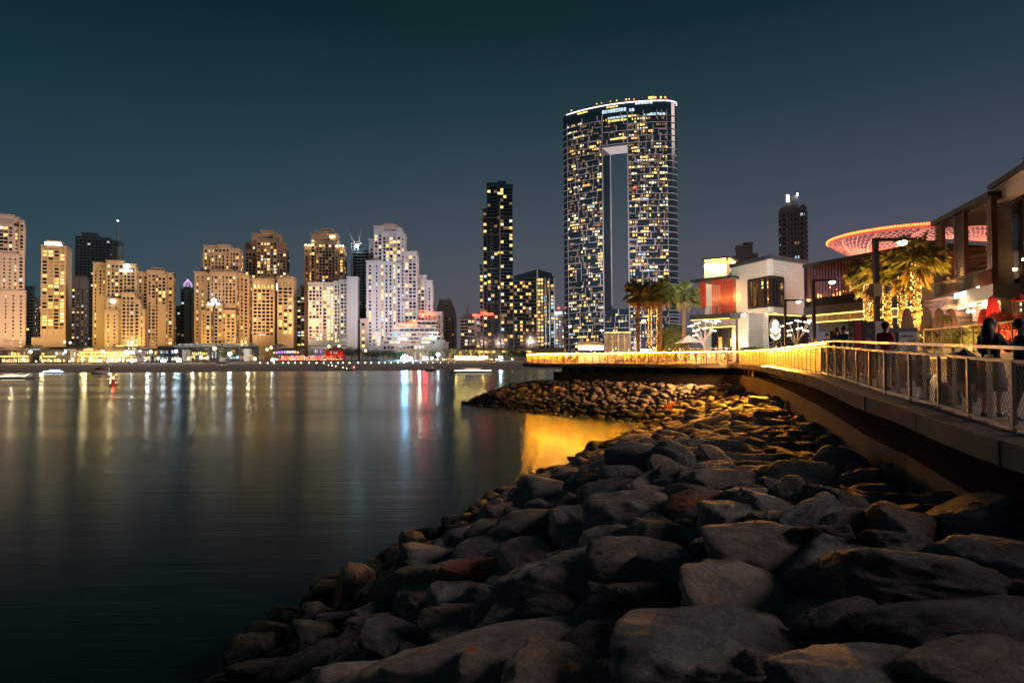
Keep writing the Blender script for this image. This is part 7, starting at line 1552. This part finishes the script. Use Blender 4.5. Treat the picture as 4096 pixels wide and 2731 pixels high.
# ------------------------------------------------------------ people
def skinned(name, joints, edges, m, parent, sub=1, smooth=True):
    """joints: {key: (pos, radius)} -> one continuous tapered surface"""
    keys = list(joints); me = bpy.data.meshes.new(name); me.from_pydata([joints[k][0] for k in keys], [(keys.index(a), keys.index(b)) for a, b in edges], []); o = bpy.data.objects.new(name, me); COL.objects.link(o)
    sk = o.modifiers.new('skin', 'SKIN'); sk.use_smooth_shade = True
    if not me.skin_vertices: me.attributes  # layer is created with the modifier on data below
    import bmesh
    bm = bmesh.new(); bm.from_mesh(me); lay = bm.verts.layers.skin.verify(); bm.verts.ensure_lookup_table()
    for i, k in enumerate(keys): r = joints[k][1]; bm.verts[i][lay].radius = r if isinstance(r, tuple) else (r, r); bm.verts[i][lay].use_root = (i == 0)
    bm.to_mesh(me); bm.free(); su = o.modifiers.new('sub', 'SUBSURF'); su.levels = sub; su.render_levels = sub
    dg = bpy.context.evaluated_depsgraph_get(); e = bpy.data.meshes.new_from_object(o.evaluated_get(dg)); bpy.data.objects.remove(o); bpy.data.meshes.remove(me); e.name = name
    e.materials.clear(); e.materials.append(MATS[m])
    for p in e.polygons: p.use_smooth = smooth; p.material_index = 0
    return link(name, e, parent)
def person(label, b, yaw, h=1.72, top='shirt_red', low='shorts_grey', short_low=True, short_top=True, arms=((.12, .25), (.12, .25)), stride=.12, hair='short', dress=False, lean=0, group=None, female=False, fingers=True, cap=False, hair_m='hair_dark'):
    """faces local -y before the yaw; arms: (forward bend of the upper arm, forward bend of the forearm) in radians for each side"""
    s = h/1.72; o = empty('person', label, 'person', b, yaw, group); J = {}; E = []
    def j(k, x, y, z, r): J[k] = ((x*s, (y-lean*max(0, z-.95))*s, z*s), r*s if not isinstance(r, tuple) else (r[0]*s, r[1]*s))
    sw = .19 if not female else .165
    j('pelvis', 0, 0, .93, (.15, .11)); j('waist', 0, 0, 1.08, (.125 if female else .14, .10)); j('chest', 0, -.01, 1.30, (.155, .115)); j('neckb', 0, .0, 1.44, (.07, .06)); j('neck', 0, -.01, 1.50, .052); j('jaw', 0, -.025, 1.565, (.062, .072)); j('skull', 0, -.005, 1.635, (.075, .088)); j('crown', 0, .005, 1.70, (.05, .06)); j('nose', 0, -.11, 1.595, .012)
    E += [('pelvis', 'waist'), ('waist', 'chest'), ('chest', 'neckb'), ('neckb', 'neck'), ('neck', 'jaw'), ('jaw', 'skull'), ('skull', 'crown'), ('jaw', 'nose')]
    for i, sd in enumerate((-1, 1)):
        a, f = arms[i]; n = 'L' if sd < 0 else 'R'
        j('sh'+n, sd*sw, 0, 1.405, .055); ex, ey, ez = sd*(sw+.05), -.28*math.sin(a), 1.405-.28*math.cos(a); j('el'+n, ex, ey, ez, .040); wx, wy, wz = ex-sd*.02, ey-.25*math.sin(a+f), ez-.25*math.cos(a+f); j('wr'+n, wx, wy, wz, .026)
        E += [('chest', 'sh'+n), ('sh'+n, 'el'+n), ('el'+n, 'wr'+n)]; dx, dy, dz = 0, -math.sin(a+f), -math.cos(a+f); j('pa'+n, wx, wy+dy*.07, wz+dz*.07, (.018, .034)); E.append(('wr'+n, 'pa'+n))
        if fingers:
            for q, (o_, L_) in enumerate(((-.028, .062), (-.010, .075), (.009, .072), (.027, .055))):
                j(f'f{n}{q}', wx+.0, wy+dy*.11+o_*abs(dz)*1.0, wz+dz*.11+o_*abs(dy), .009); j(f'g{n}{q}', wx-sd*.012, wy+dy*(.11+L_)+o_*abs(dz)*1.1, wz+dz*(.11+L_)+o_*abs(dy)*1.1, .0075); E += [('pa'+n, f'f{n}{q}'), (f'f{n}{q}', f'g{n}{q}')]
            j('th'+n, wx-sd*.015, wy+dy*.06-.045*abs(dz), wz+dz*.06-.03*abs(dy), .010); E.append(('pa'+n, 'th'+n))
        st = stride*(1 if sd > 0 else -1); j('hip'+n, sd*.09, 0, .86, .095); j('kn'+n, sd*.10, -.02+st*.6, .49, .058); j('an'+n, sd*.10, .03+st, .09, .038); j('to'+n, sd*.12, -.13+st, .035, .034); E += [('pelvis', 'hip'+n), ('hip'+n, 'kn'+n), ('kn'+n, 'an'+n), ('an'+n, 'to'+n)]
    skinned('body', J, E, 'skin', o, 1)
    def sub(keys, grow, m, name, cut={}):
        K = {}; 
        for k in keys:
            p, r = J[k]
            if k in cut: q = J[cut[k][0]][0]; f = cut[k][1]; p = tuple(p[i]*(f)+q[i]*(1-f) for i in range(3))
            g = grow*s; K[k] = (p, (r[0]+g, r[1]+g) if isinstance(r, tuple) else r+g)
        return skinned(name, K, [e for e in E if e[0] in K and e[1] in K], m, o, 1)
    tk = ['pelvis', 'waist', 'chest', 'neckb', 'shL', 'shR', 'elL', 'elR']; cut = {}
    if short_top: cut = {'elL': ('shL', .6), 'elR': ('shR', .6)}
    else: tk += ['wrL', 'wrR']
    sub(tk, .020 if short_top else .028, top, 'top', cut)
    if dress:
        m = MB(); m.lathe((0, 0, 0), [(.155*s, 1.05*s), (.19*s, .9*s), (.22*s, .7*s), (.24*s, .46*s), (.22*s, .46*s)], 14); part('skirt', m, low, o, True)
    else:
        lk = ['pelvis', 'hipL', 'hipR', 'knL', 'knR']; c2 = {'knL': ('hipL', .85), 'knR': ('hipR', .85)} if short_low else {}
        if not short_low: lk += ['anL', 'anR']
        sub(lk, .024, low, 'trousers' if not short_low else 'shorts', c2)
    for n in 'LR':
        a = J['an'+n][0]; t = J['to'+n][0]; m = MB(); m.tube([(a[0], a[1]+.05*s, .045*s), (a[0], a[1], .05*s), ((a[0]+t[0])/2, (a[1]+t[1])/2, .045*s), (t[0], t[1]-.02*s, .035*s)], [.035*s, .05*s, .048*s, .034*s], 8); part('shoe', m, 'shoe_dark', o, True)
    c = J['skull'][0]; m = MB()
    if hair == 'short': m.sphere((c[0], c[1]+.022*s, c[2]+.025*s), .098*s, 12, 8, sz=1.0)
    elif hair == 'long':
        m.sphere((c[0], c[1]+.025*s, c[2]+.025*s), .105*s, 12, 8); m.tube([(c[0], c[1]+.05*s, c[2]+.02*s), (c[0], c[1]+.11*s, c[2]-.12*s), (c[0], c[1]+.13*s, c[2]-.30*s), (c[0], c[1]+.12*s, c[2]-.46*s)], [.09*s, .105*s, .10*s, .04*s], 10)
    part('hair', m, hair_m, o, True)
    m = MB()
    for sd in (-1, 1): m.sphere((sd*.030*s, c[1]-.082*s, c[2]-.012*s), .011*s, 6, 4); m.sphere((sd*.078*s, c[1]+.0*s, c[2]-.02*s), .02*s, 6, 4)
    part('ear', m, 'skin', o, True)
    if cap: m = MB(); m.sphere((c[0], c[1], c[2]+.045*s), .102*s, 12, 8, sz=.75); m.box(c[0]-.07*s, c[0]+.07*s, c[1]-.20*s, c[1]-.05*s, c[2]+.04*s, c[2]+.055*s); part('cap', m, 'cloth_black', o, True)
    return o
def build_people():
    def gp(u, Y): p = P2(u, Y); return Vector((p.x, p.y, zdeck(Y)))
    person('man in red shirt, grey shorts and dark cap looking down behind the railing', gp(3535, 18.4), R(110), 1.80, arms=((.35, 1.5), (.3, 1.5)), stride=.06, lean=.12, cap=True)
    person('woman with long brown hair in black jacket and dark skirt, nearest figure at the right', gp(3965, 12.3), R(120), 1.74, top='cloth_black', low='cloth_navy', short_top=False, dress=True, arms=((.5, 1.7), (.4, 1.6)), stride=.05, hair='long', female=True)
    person('dark clothed figure cut off by the right edge', gp(4088, 11.6), R(60), 1.72, top='cloth_black', low='cloth_black', short_low=False, short_top=False, arms=((.1, .5), (.1, .6)))
    person('person in dark clothes pointing towards the banners', gp(3378, 24.8), R(-80), 1.78, top='cloth_navy', low='cloth_black', short_low=False, short_top=True, arms=((1.15, .3), (.2, .4)))
    person('person in black beside the pointing one', gp(3350, 25.8), R(-60), 1.74, top='cloth_black', low='cloth_black', short_low=False, short_top=False, hair='long')
    person('child in a dark top crouched close behind the railing', gp(3700, 15.6), R(200), 1.05, top='cloth_black', low='cloth_navy', short_low=False, stride=.02, fingers=False)
    person('person in pale clothes walking by the light tree', gp(3262, 37), R(40), 1.72, top='cloth_pale', low='cloth_navy', short_low=False, fingers=False)
    person('person in an orange top walking near the middle lamp post', gp(3240, 40), R(-30), 1.65, top='cloth_orange', low='cloth_pale', short_low=False, fingers=False)
    k = 0
    for u, Y, t, lab in ((2310, 92, 'cloth_orange', 'small figure in orange by the stall behind the far railing'), (2240, 95, 'cloth_black', 'small dark figure near the railing end'), (2525, 88, 'cloth_orange', 'small figure in orange, left one of a pair behind the far railing'), (2540, 88.5, 'cloth_black', 'small dark figure, right one of a pair behind the far railing'), (2580, 85, 'cloth_orange', 'small seated looking figure in orange behind the far railing'), (2618, 82, 'cloth_black', 'small dark figure below the lit palm trunks'), (2660, 80, 'cloth_orange', 'small figure with raised orange jacket by the letters'), (2810, 77, 'cloth_black', 'small dark figure standing at the big letters'), (2882, 84, 'cloth_navy', 'small figure in navy under the red pavilion'), (3310, 30, 'cloth_pale', 'person in pale top between the middle lamp post and the dark pair')):
        person(lab, gp(u, Y), k*1.3, 1.66+.03*(k % 4), top=t, low='cloth_black', short_low=False, fingers=False, stride=.14, short_top=bool(k % 2)); k += 1
    # pram and bag
    b = gp(3862, 14.6); o = empty('pram', 'dark blue folded hood pram with small wheels behind the railing', 'pram', b, R(70)); m = MB()
    for a, c in (((-.4, -.22, .12), (.45, -.22, 1.0)), ((-.4, .22, .12), (.45, .22, 1.0)), ((.35, -.22, .12), (-.3, -.22, .8)), ((.35, .22, .12), (-.3, .22, .8)), ((.45, -.22, 1.0), (.45, .22, 1.0))): m.tube([a, c], .016, 6)
    part('frame', m, 'black_steel', o); m = MB(); m.add([(-.35, -.2, .5), (.15, -.2, .42), (.38, -.2, .85), (.1, -.2, .95), (-.35, .2, .5), (.15, .2, .42), (.38, .2, .85), (.1, .2, .95)], [(0, 1, 2, 3), (7, 6, 5, 4), (0, 4, 5, 1), (1, 5, 6, 2), (2, 6, 7, 3)]); m.tube([(.05, -.21, .9), (.05, 0, 1.1), (.05, .21, .9)], .1, 6); part('seat', m, 'cloth_navy', o)
    for x, y in ((-.4, -.22), (-.4, .22), (.35, -.24), (.35, .24)): m = MB(); m.tube([(x, y-.02, .11), (x, y+.02, .11)], .11, 12); part('wheel', m, 'shoe_dark', o)
    b = gp(3775, 14.2); o = empty('backpack', 'dark backpack standing on the paving behind the railing', 'bag', b); m = MB(); m.tube([(0, 0, 0), (0, 0, .1), (0, 0, .35), (0, 0, .48)], [.14, .18, .17, .06], 10); part('body', m, 'cloth_black', o, True); m = MB(); m.tube([(.12, -.1, .08), (.2, -.18, .28), (.1, -.08, .44)], .018, 5); part('strap', m, 'cloth_black', o)
build_world(); build_land(); build_city(); build_arch(); build_strip(); build_deck(); build_railing(); build_rocks(); build_mall(); build_furniture(); build_people()
scene.view_settings.view_transform = 'Standard'; scene.view_settings.look = 'None'; scene.view_settings.exposure = 0; scene.view_settings.gamma = 1
c = scene.cycles; c.use_denoising = True
try: c.denoiser = 'OPENIMAGEDENOISE'
except Exception: pass
c.use_light_tree = True; c.max_bounces = 5; c.diffuse_bounces = 2; c.glossy_bounces = 3; c.transmission_bounces = 4; c.transparent_max_bounces = 6; c.sample_clamp_indirect = 6; c.sample_clamp_direct = 0; c.caustics_reflective = False; c.caustics_refractive = False; c.blur_glossy = .5
